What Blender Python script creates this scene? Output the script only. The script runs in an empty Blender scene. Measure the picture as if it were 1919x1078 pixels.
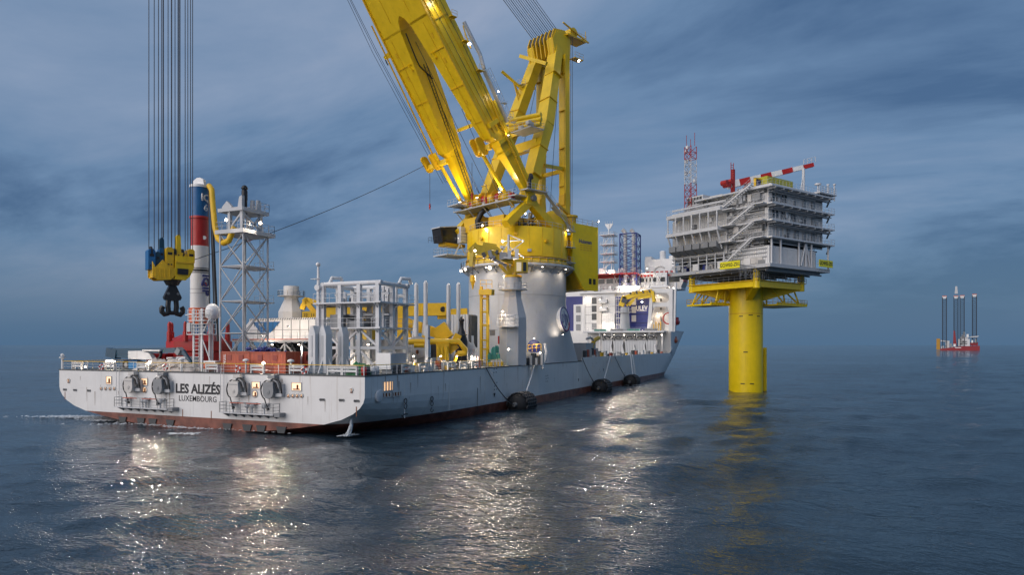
import bpy, math, random
import numpy as np
from mathutils import Vector, Matrix
random.seed(7); np.random.seed(7)
R=math.radians; PI=math.pi
SC=bpy.context.scene; COL=SC.collection

# ---------------------------------------------------------------- camera, sky, sun, exposure
# world axes: +X = ship's bow, +Y = ship's port side, Z up, sea at z=0, origin at the starboard stern corner
FPX=1279.0; PSI=R(23.85); SI=math.sin(PSI); CO=math.cos(PSI); CAMH=10.46
CAM=Vector((-62.14,-45.18,CAMH))
cd=bpy.data.cameras.new('camera'); cam=bpy.data.objects.new('camera',cd); COL.objects.link(cam)
cam.location=CAM; cam.rotation_euler=(R(90),0,PSI-R(90))
cd.sensor_fit='HORIZONTAL'; cd.sensor_width=36; cd.lens=36*FPX/1919; cd.shift_y=(647-539)/1919
cd.clip_start=1; cd.clip_end=60000
SC.camera=cam
SC.view_settings.view_transform='Standard'; SC.view_settings.look='None'; SC.view_settings.gamma=1
SC.view_settings.use_curve_mapping=False; SC.view_settings.exposure=0.90
SC.render.engine='CYCLES'; SC.cycles.use_denoising=True
SC.cycles.max_bounces=6; SC.cycles.diffuse_bounces=2; SC.cycles.glossy_bounces=3; SC.cycles.transmission_bounces=2
SC.cycles.caustics_reflective=False; SC.cycles.caustics_refractive=False; SC.cycles.sample_clamp_indirect=6; SC.cycles.use_light_tree=True

# heading 0 = camera axis; the last daylight comes from behind and to the left of the camera
SUN_EL=R(30); SUN_LEFT=R(128)           # degrees to the left of the view axis
vx=Vector((CO,SI,0)); vl=Vector((-SI,CO,0))
sun_dir=(vx*math.cos(SUN_LEFT)+vl*math.sin(SUN_LEFT))*math.cos(SUN_EL)+Vector((0,0,math.sin(SUN_EL)))
sl=bpy.data.lights.new('sun','SUN'); so=bpy.data.objects.new('sun',sl); COL.objects.link(so)
sl.energy=1.5; sl.angle=R(74); sl.color=(1.0,0.90,0.84)
so.rotation_euler=sun_dir.to_track_quat('Z','Y').to_euler()

w=bpy.data.worlds.new('World'); SC.world=w; w.use_nodes=True
def build_world():
    nt=w.node_tree; N=nt.nodes; L=nt.links; N.clear()
    out=N.new('ShaderNodeOutputWorld'); bg=N.new('ShaderNodeBackground')
    sky=N.new('ShaderNodeTexSky'); sky.sky_type='NISHITA'; sky.sun_disc=False
    sky.sun_elevation=R(3); sky.sun_rotation=math.atan2(sun_dir.x,sun_dir.y); sky.air_density=1.0; sky.dust_density=1.5; sky.ozone_density=3.0
    geo=N.new('ShaderNodeTexCoord')
    # cloud deck: project the view direction on a high flat layer so clouds flatten towards the horizon
    sep=N.new('ShaderNodeSeparateXYZ'); L.new(geo.outputs['Generated'],sep.inputs[0])
    mz=N.new('ShaderNodeMath'); mz.operation='MAXIMUM'; mz.inputs[1].default_value=0.0; L.new(sep.outputs[2],mz.inputs[0])
    za=N.new('ShaderNodeMath'); za.operation='ADD'; za.inputs[1].default_value=0.22; L.new(mz.outputs[0],za.inputs[0])
    dx=N.new('ShaderNodeMath'); dx.operation='DIVIDE'; L.new(sep.outputs[0],dx.inputs[0]); L.new(za.outputs[0],dx.inputs[1])
    dy=N.new('ShaderNodeMath'); dy.operation='DIVIDE'; L.new(sep.outputs[1],dy.inputs[0]); L.new(za.outputs[0],dy.inputs[1])
    cmb=N.new('ShaderNodeCombineXYZ'); L.new(dx.outputs[0],cmb.inputs[0]); L.new(dy.outputs[0],cmb.inputs[1])
    mp=N.new('ShaderNodeMapping'); mp.vector_type='POINT'; mp.inputs['Rotation'].default_value=(0,0,-PSI); mp.inputs['Scale'].default_value=(0.75,0.36,1); mp.inputs['Location'].default_value=(3.9,1.7,0)
    L.new(cmb.outputs[0],mp.inputs[0])
    n1=N.new('ShaderNodeTexNoise'); n1.inputs['Scale'].default_value=1.5; n1.inputs['Detail'].default_value=9; n1.inputs['Roughness'].default_value=0.58; n1.inputs['Distortion'].default_value=0.4
    L.new(mp.outputs[0],n1.inputs['Vector'])
    n2=N.new('ShaderNodeTexNoise'); n2.inputs['Scale'].default_value=0.45; n2.inputs['Detail'].default_value=2
    mp2=N.new('ShaderNodeMapping'); mp2.inputs['Location'].default_value=(13.33,8.7,0); mp2.inputs['Rotation'].default_value=(0,0,-PSI); mp2.inputs['Scale'].default_value=(.8,.6,1); L.new(cmb.outputs[0],mp2.inputs[0]); L.new(mp2.outputs[0],n2.inputs['Vector'])
    ad=N.new('ShaderNodeMath'); ad.operation='MULTIPLY_ADD'; ad.inputs[1].default_value=0.64; L.new(n1.outputs['Fac'],ad.inputs[0])
    m2=N.new('ShaderNodeMath'); m2.operation='MULTIPLY'; m2.inputs[1].default_value=0.42; L.new(n2.outputs['Fac'],m2.inputs[0]); L.new(m2.outputs[0],ad.inputs[2])
    rp=N.new('ShaderNodeValToRGB'); L.new(ad.outputs[0],rp.inputs[0])
    e=rp.color_ramp.elements; e[0].position=0.42; e[0].color=(0.046,0.090,0.175,1); e[1].position=0.66; e[1].color=(0.235,0.275,0.365,1)
    k=rp.color_ramp.elements.new(0.49); k.color=(0.100,0.165,0.270,1)
    k=rp.color_ramp.elements.new(0.575); k.color=(0.160,0.218,0.32,1)
    # horizon: the cloud deck thickens to an even slate blue
    rh=N.new('ShaderNodeMapRange'); rh.inputs['From Min'].default_value=0.0; rh.inputs['From Max'].default_value=0.20; rh.interpolation_type='SMOOTHSTEP'; L.new(mz.outputs[0],rh.inputs['Value'])
    mh=N.new('ShaderNodeMix'); mh.data_type='RGBA'; mh.inputs['A'].default_value=(0.056,0.112,0.192,1); L.new(rh.outputs['Result'],mh.inputs['Factor']); L.new(rp.outputs[0],mh.inputs['B'])
    sk=N.new('ShaderNodeVectorMath'); sk.operation='SCALE'; sk.inputs['Scale'].default_value=0.10; L.new(sky.outputs[0],sk.inputs[0])
    mx=N.new('ShaderNodeMix'); mx.data_type='RGBA'; mx.inputs['Factor'].default_value=0.86; L.new(sk.outputs[0],mx.inputs['A']); L.new(mh.outputs['Result'],mx.inputs['B'])
    L.new(mx.outputs['Result'],bg.inputs[0]); bg.inputs[1].default_value=0.86
    L.new(bg.outputs[0],out.inputs[0])
build_world()

# ---------------------------------------------------------------- helpers
def W(px,py,Y=None,s=None,t=None,z=None):
    """a survey bearing from the camera station (picture px,py) taken to a known plane -> world point"""
    a=(px-959.5)/FPX; b=(647-py)/FPX
    ds=CO+a*SI; dt=SI-a*CO
    if s is not None: Y=(s-CAM.x)/ds
    elif t is not None: Y=(t-CAM.y)/dt
    elif z is not None: Y=(z-CAMH)/b
    return Vector((CAM.x+Y*ds,CAM.y+Y*dt,CAMH+Y*b))

class MB:
    """collects shapes into one mesh"""
    def __init__(s): s.v=[]; s.f=[]; s.sm=[]
    def add(s,vs,fs,smooth=False):
        o=len(s.v); s.v+= [tuple(p) for p in vs]; s.f+=[tuple(i+o for i in f) for f in fs]; s.sm+=[smooth]*len(fs); return s
    def box(s,x0,y0,z0,x1,y1,z1,b=0):
        if x0>x1:x0,x1=x1,x0
        if y0>y1:y0,y1=y1,y0
        if z0>z1:z0,z1=z1,z0
        return s.add([(x0,y0,z0),(x1,y0,z0),(x1,y1,z0),(x0,y1,z0),(x0,y0,z1),(x1,y0,z1),(x1,y1,z1),(x0,y1,z1)],
            [(0,3,2,1),(4,5,6,7),(0,1,5,4),(1,2,6,5),(2,3,7,6),(3,0,4,7)])
    def cyl(s,p0,p1,r0,r1=None,n=10,caps=True):
        p0=Vector(p0);p1=Vector(p1); r1=r0 if r1 is None else r1
        d=(p1-p0); 
        if d.length<1e-6: return s
        d.normalize(); a=d.orthogonal().normalized(); b=d.cross(a)
        vs=[];
        for p,r in ((p0,r0),(p1,r1)):
            for i in range(n):
                t=2*PI*i/n; vs.append(p+a*math.cos(t)*r+b*math.sin(t)*r)
        s.add(vs,[(i,(i+1)%n,n+(i+1)%n,n+i) for i in range(n)],True)
        if caps: s.add(vs[:n],[tuple(range(n-1,-1,-1))]); s.add(vs[n:],[tuple(range(n))])
        return s
    def tube(s,pts,r,n=6,closed=False):
        pts=[Vector(p) for p in pts]; m=len(pts); vs=[]; fs=[]
        up=None
        for i,p in enumerate(pts):
            q0=pts[i-1] if (i or closed) else pts[0]; q1=pts[(i+1)%m] if (i<m-1 or closed) else pts[-1]
            d=(q1-q0).normalized()
            if up is None: up=d.orthogonal().normalized()
            a=(up-d*up.dot(d)).normalized(); up=a; b=d.cross(a)
            for k in range(n):
                t=2*PI*k/n; vs.append(p+a*math.cos(t)*r+b*math.sin(t)*r)
        for i in range(m if closed else m-1):
            for k in range(n):
                j=(i+1)%m
                fs.append((i*n+k,i*n+(k+1)%n,j*n+(k+1)%n,j*n+k))
        s.add(vs,fs,True)
        if not closed: s.add(vs[:n],[tuple(range(n-1,-1,-1))]); s.add(vs[-n:],[tuple(range(n))])
        return s
    def beam(s,p0,p1,w,h=None,w1=None,h1=None,up=(0,0,1)):
        p0=Vector(p0);p1=Vector(p1); h=w if h is None else h; w1=w if w1 is None else w1; h1=h if h1 is None else h1
        d=(p1-p0).normalized(); u=Vector(up)
        if abs(d.dot(u))>0.98: u=Vector((1,0,0)) if abs(d.x)<.9 else Vector((0,1,0))
        a=d.cross(u).normalized(); b=a.cross(d).normalized(); vs=[]
        for p,ww,hh in ((p0,w,h),(p1,w1,h1)):
            for sx,sy in ((-1,-1),(1,-1),(1,1),(-1,1)): vs.append(p+a*sx*ww/2+b*sy*hh/2)
        return s.add(vs,[(3,2,1,0),(4,5,6,7),(0,1,5,4),(1,2,6,5),(2,3,7,6),(3,0,4,7)])
    def prism(s,poly,o,ax,ay,d):
        """poly in (ax,ay) plane at o, extruded along vector d"""
        o=Vector(o);ax=Vector(ax);ay=Vector(ay);d=Vector(d); n=len(poly)
        if ax.cross(ay).dot(d)<0: poly=poly[::-1]
        area=sum(poly[i][0]*poly[(i+1)%n][1]-poly[(i+1)%n][0]*poly[i][1] for i in range(n))
        b=[o+ax*p[0]+ay*p[1] for p in poly]; t=[q+d for q in b]
        return s.add(b+t,[tuple(range(n-1,-1,-1)),tuple(range(n,2*n))]+[(i,(i+1)%n,n+(i+1)%n,n+i) for i in range(n)])
    def lathe(s,prof,c,n=32,caps=True,smooth=None):
        smooth=(n>8) if smooth is None else smooth
        c=Vector(c); vs=[]; m=len(prof)
        for r,z in prof:
            for i in range(n):
                t=2*PI*i/n; vs.append((c.x+r*math.cos(t),c.y+r*math.sin(t),c.z+z))
        fs=[(j*n+i,j*n+(i+1)%n,(j+1)*n+(i+1)%n,(j+1)*n+i) for j in range(m-1) for i in range(n)]
        s.add(vs,fs,smooth)
        if caps: s.add(vs[:n],[tuple(range(n-1,-1,-1))]); s.add(vs[-n:],[tuple(range(n))])
        return s
    def sphere(s,c,r,n=12,m=8,sz=1.0):
        prof=[(max(r*math.sin(PI*j/m),1e-3),-r*sz*math.cos(PI*j/m)) for j in range(m+1)]
        return s.lathe(prof,c,n,False)
    def torus(s,c,axis,Rr,r,n=20,m=6,a0=0,a1=2*PI):
        ax=Vector(axis).normalized(); u=ax.orthogonal().normalized(); v=ax.cross(u); c=Vector(c)
        full=abs(a1-a0-2*PI)<1e-6
        k=n if full else n+1
        return s.tube([c+(u*math.cos(a0+(a1-a0)*i/n)+v*math.sin(a0+(a1-a0)*i/n))*Rr for i in range(k)],r,m,full)
    def rail(s,pts,h=1.1,step=1.8,r=0.03,closed=False,rows=2):
        pts=[Vector(p) for p in pts]
        if closed: pts=pts+[pts[0]]
        for a,b in zip(pts,pts[1:]):
            Ln=(b-a).length; k=max(1,int(Ln/step+.5))
            for i in range(k+1):
                p=a.lerp(b,i/k); s.cyl(p,p+Vector((0,0,h)),r,n=4,caps=False)
            for j in range(1,rows+1):
                z=Vector((0,0,h*j/rows)); s.cyl(a+z,b+z,r,n=4,caps=False)
        return s
    def ladder(s,p0,p1,w=0.5,side=(1,0,0),step=0.4,r=0.035):
        p0=Vector(p0);p1=Vector(p1); sd=Vector(side).normalized()*w/2
        s.cyl(p0-sd,p1-sd,r,n=4); s.cyl(p0+sd,p1+sd,r,n=4)
        k=int((p1-p0).length/step)
        for i in range(1,k): q=p0.lerp(p1,i/k); s.cyl(q-sd,q+sd,r*.7,n=4,caps=False)
        return s
    def mesh(s,name,off):
        me=bpy.data.meshes.new(name); ox,oy,oz=off
        me.from_pydata([(x-ox,y-oy,z-oz) for x,y,z in s.v],[],s.f)
        me.polygons.foreach_set('use_smooth',s.sm); me.update(); return me

ORG={}
def T(name,label,cat,loc=(0,0,0),rotz=0,group=None,local=False):
    """a thing: an Empty at its base; parts are given in world axes (or in the thing's own axes when local)"""
    o=bpy.data.objects.new(name,None); o.empty_display_size=.3; COL.objects.link(o)
    o.location=loc; o.rotation_euler=(0,0,rotz); o['label']=label; o['category']=cat
    if group: o['group']=group
    ORG[o.name]=(0,0,0) if local else tuple(loc); return o
def P(name,mb,mat,parent,label=None,kind=None):
    me=mb.mesh(name,ORG[parent.name]); me.materials.append(mat)
    o=bpy.data.objects.new(name,me); COL.objects.link(o); o.parent=parent; ORG[o.name]=ORG[parent.name]
    if label: o['label']=label
    if kind: o['kind']=kind
    return o
def O(name,mb,mat,label,cat,loc=(0,0,0),group=None,kind=None):
    """a thing that is a single mesh"""
    me=mb.mesh(name,loc); me.materials.append(mat)
    o=bpy.data.objects.new(name,me); COL.objects.link(o); o.location=loc; ORG[o.name]=tuple(loc)
    if label: o['label']=label
    if cat: o['category']=cat
    if group: o['group']=group
    if kind: o['kind']=kind
    return o
def children(o): return [c for c in COL.objects if c.parent==o]
def dup(root,loc,rotz=None,label=None,kids=None,parent=None):
    c=root.copy(); COL.objects.link(c); c.parent=parent
    if parent is None: c.location=loc
    if rotz is not None: c.rotation_euler=(0,0,rotz)
    if label: c['label']=label
    for ch in KIDS.get(root.name,[]) if KIDS else children(root): dup(ch,(0,0,0),parent=c)
    return c
KIDS={}
def snap_kids():
    KIDS.clear()
    for o in COL.objects:
        if o.parent: KIDS.setdefault(o.parent.name,[]).append(o)
def bars(name,segs,mat,parent,r=None,w=None,n=6):
    """each bar a part of its own"""
    for a,b in segs:
        m=MB()
        if r: m.cyl(a,b,r,n=n)
        else: m.beam(a,b,w)
        P(name,m,mat,parent)
def text(name,body,size,o,ax,ay,mat,parent,depth=0.02,bold=0.0,align='CENTER',label=None,sx=1.0):
    cu=bpy.data.curves.new(name,'FONT'); cu.body=body; cu.size=size; cu.extrude=depth; cu.offset=bold; cu.align_x=align; cu.align_y='CENTER'; cu.resolution_u=2
    tmp=bpy.data.objects.new(name,cu); COL.objects.link(tmp)
    dg=bpy.context.evaluated_depsgraph_get(); me=bpy.data.meshes.new_from_object(tmp.evaluated_get(dg)); bpy.data.objects.remove(tmp)
    ax=Vector(ax).normalized()*sx; ay=Vector(ay).normalized(); az=ax.cross(ay).normalized()
    off=Vector(ORG[parent.name]); oo=Vector(o)-off
    M=Matrix(((ax.x,ay.x,az.x,oo.x),(ax.y,ay.y,az.y,oo.y),(ax.z,ay.z,az.z,oo.z),(0,0,0,1)))
    me.transform(M); me.materials.clear(); me.materials.append(mat); me.name=name
    ob=bpy.data.objects.new(name,me); COL.objects.link(ob); ob.parent=parent; ORG[ob.name]=ORG[parent.name]
    if label: ob['label']=label
    return ob

# ---------------------------------------------------------------- materials
def mat(name,col,rough=0.5,metal=0.0,var=0.12,streak=0.0,streak_col=(0.16,0.07,0.03),bump=0.02,scale=0.6,emit=None,es=0,spec=0.5):
    m=bpy.data.materials.new(name); m.use_nodes=True; nt=m.node_tree; N=nt.nodes; L=nt.links
    bs=N['Principled BSDF']; bs.inputs['Roughness'].default_value=rough; bs.inputs['Metallic'].default_value=metal; bs.inputs['Specular IOR Level'].default_value=spec
    if emit: bs.inputs['Base Color'].default_value=(*col,1); bs.inputs['Emission Color'].default_value=(*emit,1); bs.inputs['Emission Strength'].default_value=es; return m
    g=N.new('ShaderNodeNewGeometry')
    nz=N.new('ShaderNodeTexNoise'); nz.inputs['Scale'].default_value=scale; nz.inputs['Detail'].default_value=6; nz.inputs['Roughness'].default_value=.65; L.new(g.outputs['Position'],nz.inputs['Vector'])
    mr=N.new('ShaderNodeMapRange'); mr.inputs['From Min'].default_value=.25; mr.inputs['From Max'].default_value=.75; mr.inputs['To Min'].default_value=1-var; mr.inputs['To Max'].default_value=1+var*.6; L.new(nz.outputs['Fac'],mr.inputs['Value'])
    vm=N.new('ShaderNodeVectorMath'); vm.operation='SCALE'; vm.inputs[0].default_value=col; L.new(mr.outputs[0],vm.inputs['Scale'])
    last=vm.outputs[0]
    if streak:
        mp=N.new('ShaderNodeMapping'); mp.inputs['Scale'].default_value=(1.3,1.3,.07); L.new(g.outputs['Position'],mp.inputs[0])
        n2=N.new('ShaderNodeTexNoise'); n2.inputs['Scale'].default_value=1.0; n2.inputs['Detail'].default_value=5; n2.inputs['Roughness'].default_value=.7; L.new(mp.outputs[0],n2.inputs['Vector'])
        r2=N.new('ShaderNodeMapRange'); r2.inputs['From Min'].default_value=.58; r2.inputs['From Max'].default_value=.80; r2.inputs['To Max'].default_value=streak; L.new(n2.outputs['Fac'],r2.inputs['Value'])
        mx=N.new('ShaderNodeMix'); mx.data_type='RGBA'; L.new(r2.outputs[0],mx.inputs['Factor']); L.new(last,mx.inputs['A']); mx.inputs['B'].default_value=(*streak_col,1); last=mx.outputs['Result']
    L.new(last,bs.inputs['Base Color'])
    rr=N.new('ShaderNodeMapRange'); rr.inputs['From Min'].default_value=.3; rr.inputs['From Max'].default_value=.7; rr.inputs['To Min'].default_value=max(.05,rough-.1); rr.inputs['To Max'].default_value=min(1,rough+.12); L.new(nz.outputs['Fac'],rr.inputs['Value']); L.new(rr.outputs[0],bs.inputs['Roughness'])
    if bump:
        n3=N.new('ShaderNodeTexNoise'); n3.inputs['Scale'].default_value=scale*3.5; n3.inputs['Detail'].default_value=3; L.new(g.outputs['Position'],n3.inputs['Vector'])
        bp=N.new('ShaderNodeBump'); bp.inputs['Strength'].default_value=.35; bp.inputs['Distance'].default_value=bump; L.new(n3.outputs['Fac'],bp.inputs['Height']); L.new(bp.outputs[0],bs.inputs['Normal'])
    return m
M={}
def mk(k,*a,**b): M[k]=mat(k,*a,**b)
mk('white',(0.74,0.74,0.73),.45,streak=.25,var=.08)
mk('offwhite',(0.58,0.56,0.53),.5,streak=.35,var=.1)
mk('grey',(0.46,0.475,0.49),.48,streak=.3,var=.1)
mk('lightgrey',(0.60,0.61,0.62),.48,streak=.3,var=.1)
mk('midgrey',(0.24,0.25,0.26),.5,streak=.3)
mk('darkgrey',(0.06,0.065,0.07),.55)
mk('black',(0.014,0.014,0.016),.45)
mk('tyre',(0.035,0.035,0.037),.6,bump=.05)
mk('rubber',(0.016,0.016,0.017),.7,bump=.05)
mk('steel',(0.20,0.20,0.20),.45,metal=.5)
mk('wire',(0.055,0.056,0.065),.5,metal=.3,bump=0)
mk('yellow',(0.84,0.56,0.008),.38,streak=.35,streak_col=(.30,.13,.01),var=.12)
mk('mustard',(0.76,0.46,0.012),.45,streak=.4,streak_col=(.25,.10,.01),var=.15)
mk('pile_yellow',(0.90,0.64,0.003),.40,streak=.35,streak_col=(.40,.22,.01),var=.1)
mk('red',(0.42,0.018,0.014),.42,streak=.3,streak_col=(.14,.02,.01))
mk('orange',(0.62,0.115,0.03),.45,streak=.3,streak_col=(.2,.05,.02))
mk('box_red',(0.46,0.105,0.055),.5,streak=.4,streak_col=(.16,.04,.02),var=.18)
mk('box_dark',(0.28,0.05,0.035),.5,streak=.4,streak_col=(.1,.03,.02),var=.18)
mk('blue',(0.010,0.115,0.30),.4,streak=.2,streak_col=(.02,.05,.09))
mk('navy',(0.020,0.032,0.19),.4,streak=.2,streak_col=(.02,.02,.06))
mk('teal',(0.01,0.055,0.10),.4)
mk('green',(0.06,0.24,0.10),.6,var=.3)
mk('seafoam',(0.07,0.30,0.24),.6,var=.2)
mk('olive',(0.46,0.33,0.012),.45,var=.2,streak=.3)
mk('deck',(0.085,0.10,0.095),.7,var=.3,streak=.2)
mk('glass',(0.015,0.022,0.028),.08,bump=0,var=.05)
mk('canvas',(0.55,0.50,0.45),.8,bump=.06)
mk('ink',(0.012,0.013,0.018),.55,var=.05)
mk('sign_yellow',(0.78,0.72,0.012),.5,var=.08)
mk('lime',(0.42,0.40,0.03),.5,var=.15)
mk('rust',(0.22,0.075,0.03),.7,var=.4)
mk('glow',(1,.9,.8),emit=(1.0,.84,.66),es=13)
mk('glow_dim',(1,.85,.7),emit=(1.0,.55,.22),es=.5)
mk('cab_lit',(.5,.45,.35),emit=(1.0,.8,.5),es=.18)
mk('glow_white',(1,1,1),emit=(1.0,.93,.86),es=22)

LAMPN=[0]
def lamp(p,power,label,aim=None,warm=1,size=.22,post=0.0,group='floodlights on the ship'):
    """floodlight: housing, glowing lens, bracket and the light it gives"""
    p=Vector(p); LAMPN[0]+=1
    root=T('floodlight',label,'lamp',p,group=group)
    d=Vector(aim if aim else (0,0,-1)).normalized()
    m=MB(); m.cyl(p-d*size*1.2,p,size*.75,size*1.1,n=8); P('housing',m,M['lightgrey'],root)
    m=MB(); m.cyl(p,p+d*.04,size,n=8); P('lens',m,M['glow'] if warm else M['glow_white'],root)
    m=MB(); m.cyl(p-d*size*1.1,p-d*size*1.1-Vector((0,0,post if post else size*1.2)),.05,n=5); P('bracket',m,M['lightgrey'],root)
    l=bpy.data.lights.new('lamp_light','SPOT'); l.energy=power; l.shadow_soft_size=size; l.color=(1.0,.83,.66) if warm else (1.0,.92,.84); l.spot_size=R(165 if power<5000 else 64); l.spot_blend=.6
    lo=bpy.data.objects.new('lamp_light',l); COL.objects.link(lo); lo.parent=root; lo.location=d*.10; lo.rotation_euler=(-d).to_track_quat('Z','Y').to_euler()
    return root
# ---------------------------------------------------------------- sea
def sea():
    # graded grid that runs along the camera's view axis: fine near, coarse to the horizon
    rows=[]; y=-30.0
    while y<60: rows.append(y); y+=.55
    while y<45000: rows.append(y); y+=max(.55,(y-15)*.0118)
    rows.append(45000.); rows=np.array(rows); nc=560
    Yv=np.maximum(rows,40)
    hw=np.where(rows<400,40+np.maximum(rows,0)*1.05+45,40+rows*1.05+45)
    u=np.linspace(-1,1,nc); X=hw[:,None]*u[None,:]; Yg=np.repeat(rows[:,None],nc,1)
    wx=CAM.x+X*SI+Yg*CO; wy=CAM.y-X*CO+Yg*SI
    cell=np.maximum(2*hw/nc,np.gradient(rows))[:,None]
    Z=np.zeros_like(X); rng=np.random.RandomState(3)
    wind=PSI+R(16)
    for i in range(64):
        lam=2.2*(26/2.2)**rng.rand(); k=2*PI/lam; th=wind+rng.randn()*.6; ph=rng.rand()*2*PI
        amp=.0052*lam**.78*(.6+.8*rng.rand())
        fade=np.clip(lam/(cell*2.6)-.6,0,1)
        arg=k*(wx*math.cos(th)+wy*math.sin(th))+ph
        Z+=amp*fade*(np.sin(arg)+.33*np.sin(2*arg+1.2))
    # calmer patches
    patch=.75+.35*np.sin(wx*.021+wy*.013+1)*np.sin(wx*.011-wy*.027)
    Z*=patch
    n=len(rows); V=np.stack([wx,wy,Z],-1).reshape(-1,3)
    idx=np.arange(n*nc).reshape(n,nc); Fq=np.stack([idx[:-1,:-1],idx[:-1,1:],idx[1:,1:],idx[1:,:-1]],-1).reshape(-1,4)
    me=bpy.data.meshes.new('sea'); me.vertices.add(len(V)); me.vertices.foreach_set('co',V.ravel())
    me.loops.add(Fq.size); me.loops.foreach_set('vertex_index',Fq.ravel()); me.polygons.add(len(Fq)); me.polygons.foreach_set('loop_start',np.arange(0,Fq.size,4)); 
    me.update(calc_edges=True); me.polygons.foreach_set('use_smooth',np.ones(len(Fq),bool))
    m=bpy.data.materials.new('sea_water'); m.use_nodes=True; nt=m.node_tree; N=nt.nodes; L=nt.links; b=N['Principled BSDF']
    b.inputs['Base Color'].default_value=(.020,.038,.054,1); b.inputs['Roughness'].default_value=.10; b.inputs['IOR'].default_value=1.333; b.inputs['Specular IOR Level'].default_value=.5
    g=N.new('ShaderNodeNewGeometry')
    def layer(scale,stretch,rot,detail,dist):
        mp=N.new('ShaderNodeMapping'); mp.inputs['Rotation'].default_value=(0,0,rot); mp.inputs['Scale'].default_value=(scale,scale*stretch,scale); L.new(g.outputs['Position'],mp.inputs[0])
        t=N.new('ShaderNodeTexNoise'); t.inputs['Scale'].default_value=1; t.inputs['Detail'].default_value=detail; t.inputs['Roughness'].default_value=.55; t.inputs['Distortion'].default_value=.4; L.new(mp.outputs[0],t.inputs['Vector'])
        return t.outputs['Fac'],dist
    gm=N.new('ShaderNodeMapping'); gm.inputs['Rotation'].default_value=(0,0,-wind); gm.inputs['Scale'].default_value=(.016,.006,.01); L.new(g.outputs['Position'],gm.inputs[0])
    gn=N.new('ShaderNodeTexNoise'); gn.inputs['Scale'].default_value=1; gn.inputs['Detail'].default_value=4; L.new(gm.outputs[0],gn.inputs['Vector'])
    gr=N.new('ShaderNodeMapRange'); gr.inputs['From Min'].default_value=.35; gr.inputs['From Max'].default_value=.65; gr.inputs['To Min'].default_value=.05; gr.inputs['To Max'].default_value=.11; L.new(gn.outputs['Fac'],gr.inputs['Value']); L.new(gr.outputs[0],b.inputs['Roughness'])
    prev=None
    for args in ((.42,.42,-wind,3,.26),(1.5,.5,-wind+.3,3,.17),(4.5,.6,-wind-.4,2,.07)):
        fac,dist=layer(*args); bp=N.new('ShaderNodeBump'); bp.inputs['Strength'].default_value=1; bp.inputs['Distance'].default_value=dist; L.new(fac,bp.inputs['Height'])
        if prev: L.new(prev,bp.inputs['Normal'])
        prev=bp.outputs[0]
    L.new(prev,b.inputs['Normal'])
    me.materials.append(m); o=bpy.data.objects.new('sea',me); COL.objects.link(o); o['kind']='structure'; o['label']='dark blue sea with small waves and warm light reflections'
    return o
SEA=sea()

# ---------------------------------------------------------------- ship
DK=7.03
SHIP=T('ship','long white crane ship with its stern towards the viewer and red underwater paint','ship',(0,26,0))
def hull_mat():
    m=mat('hull_paint',(0.72,0.715,0.70),.38,streak=.7,streak_col=(.34,.27,.21),var=.10,scale=.25,bump=.05); nt=m.node_tree; N=nt.nodes; L=nt.links; bs=N['Principled BSDF']
    src=bs.inputs['Base Color'].links[0].from_socket
    g=N.new('ShaderNodeNewGeometry'); sp=N.new('ShaderNodeSeparateXYZ'); L.new(g.outputs['Position'],sp.inputs[0])
    lt=N.new('ShaderNodeMath'); lt.operation='LESS_THAN'; lt.inputs[1].default_value=1.42; L.new(sp.outputs[2],lt.inputs[0])
    nz=N.new('ShaderNodeTexNoise'); nz.inputs['Scale'].default_value=.7; nz.inputs['Detail'].default_value=8; L.new(g.outputs['Position'],nz.inputs['Vector'])
    cr=N.new('ShaderNodeValToRGB'); cr.color_ramp.elements[0].color=(.10,.028,.018,1); cr.color_ramp.elements[1].color=(.26,.085,.055,1); cr.color_ramp.elements[0].position=.35; cr.color_ramp.elements[1].position=.7; L.new(nz.outputs['Fac'],cr.inputs[0])
    # plate seams: faint darker verticals every 9 m and strakes every 2.6 m
    mx=N.new('ShaderNodeMix'); mx.data_type='RGBA'; L.new(lt.outputs[0],mx.inputs['Factor']); L.new(src,mx.inputs['A']); L.new(cr.outputs[0],mx.inputs['B']); L.new(mx.outputs['Result'],bs.inputs['Base Color'])
    return m
M['hull']=hull_mat(); M['stain']=mat('stain',(.36,.30,.25),.6,var=.3,scale=2)
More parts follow.
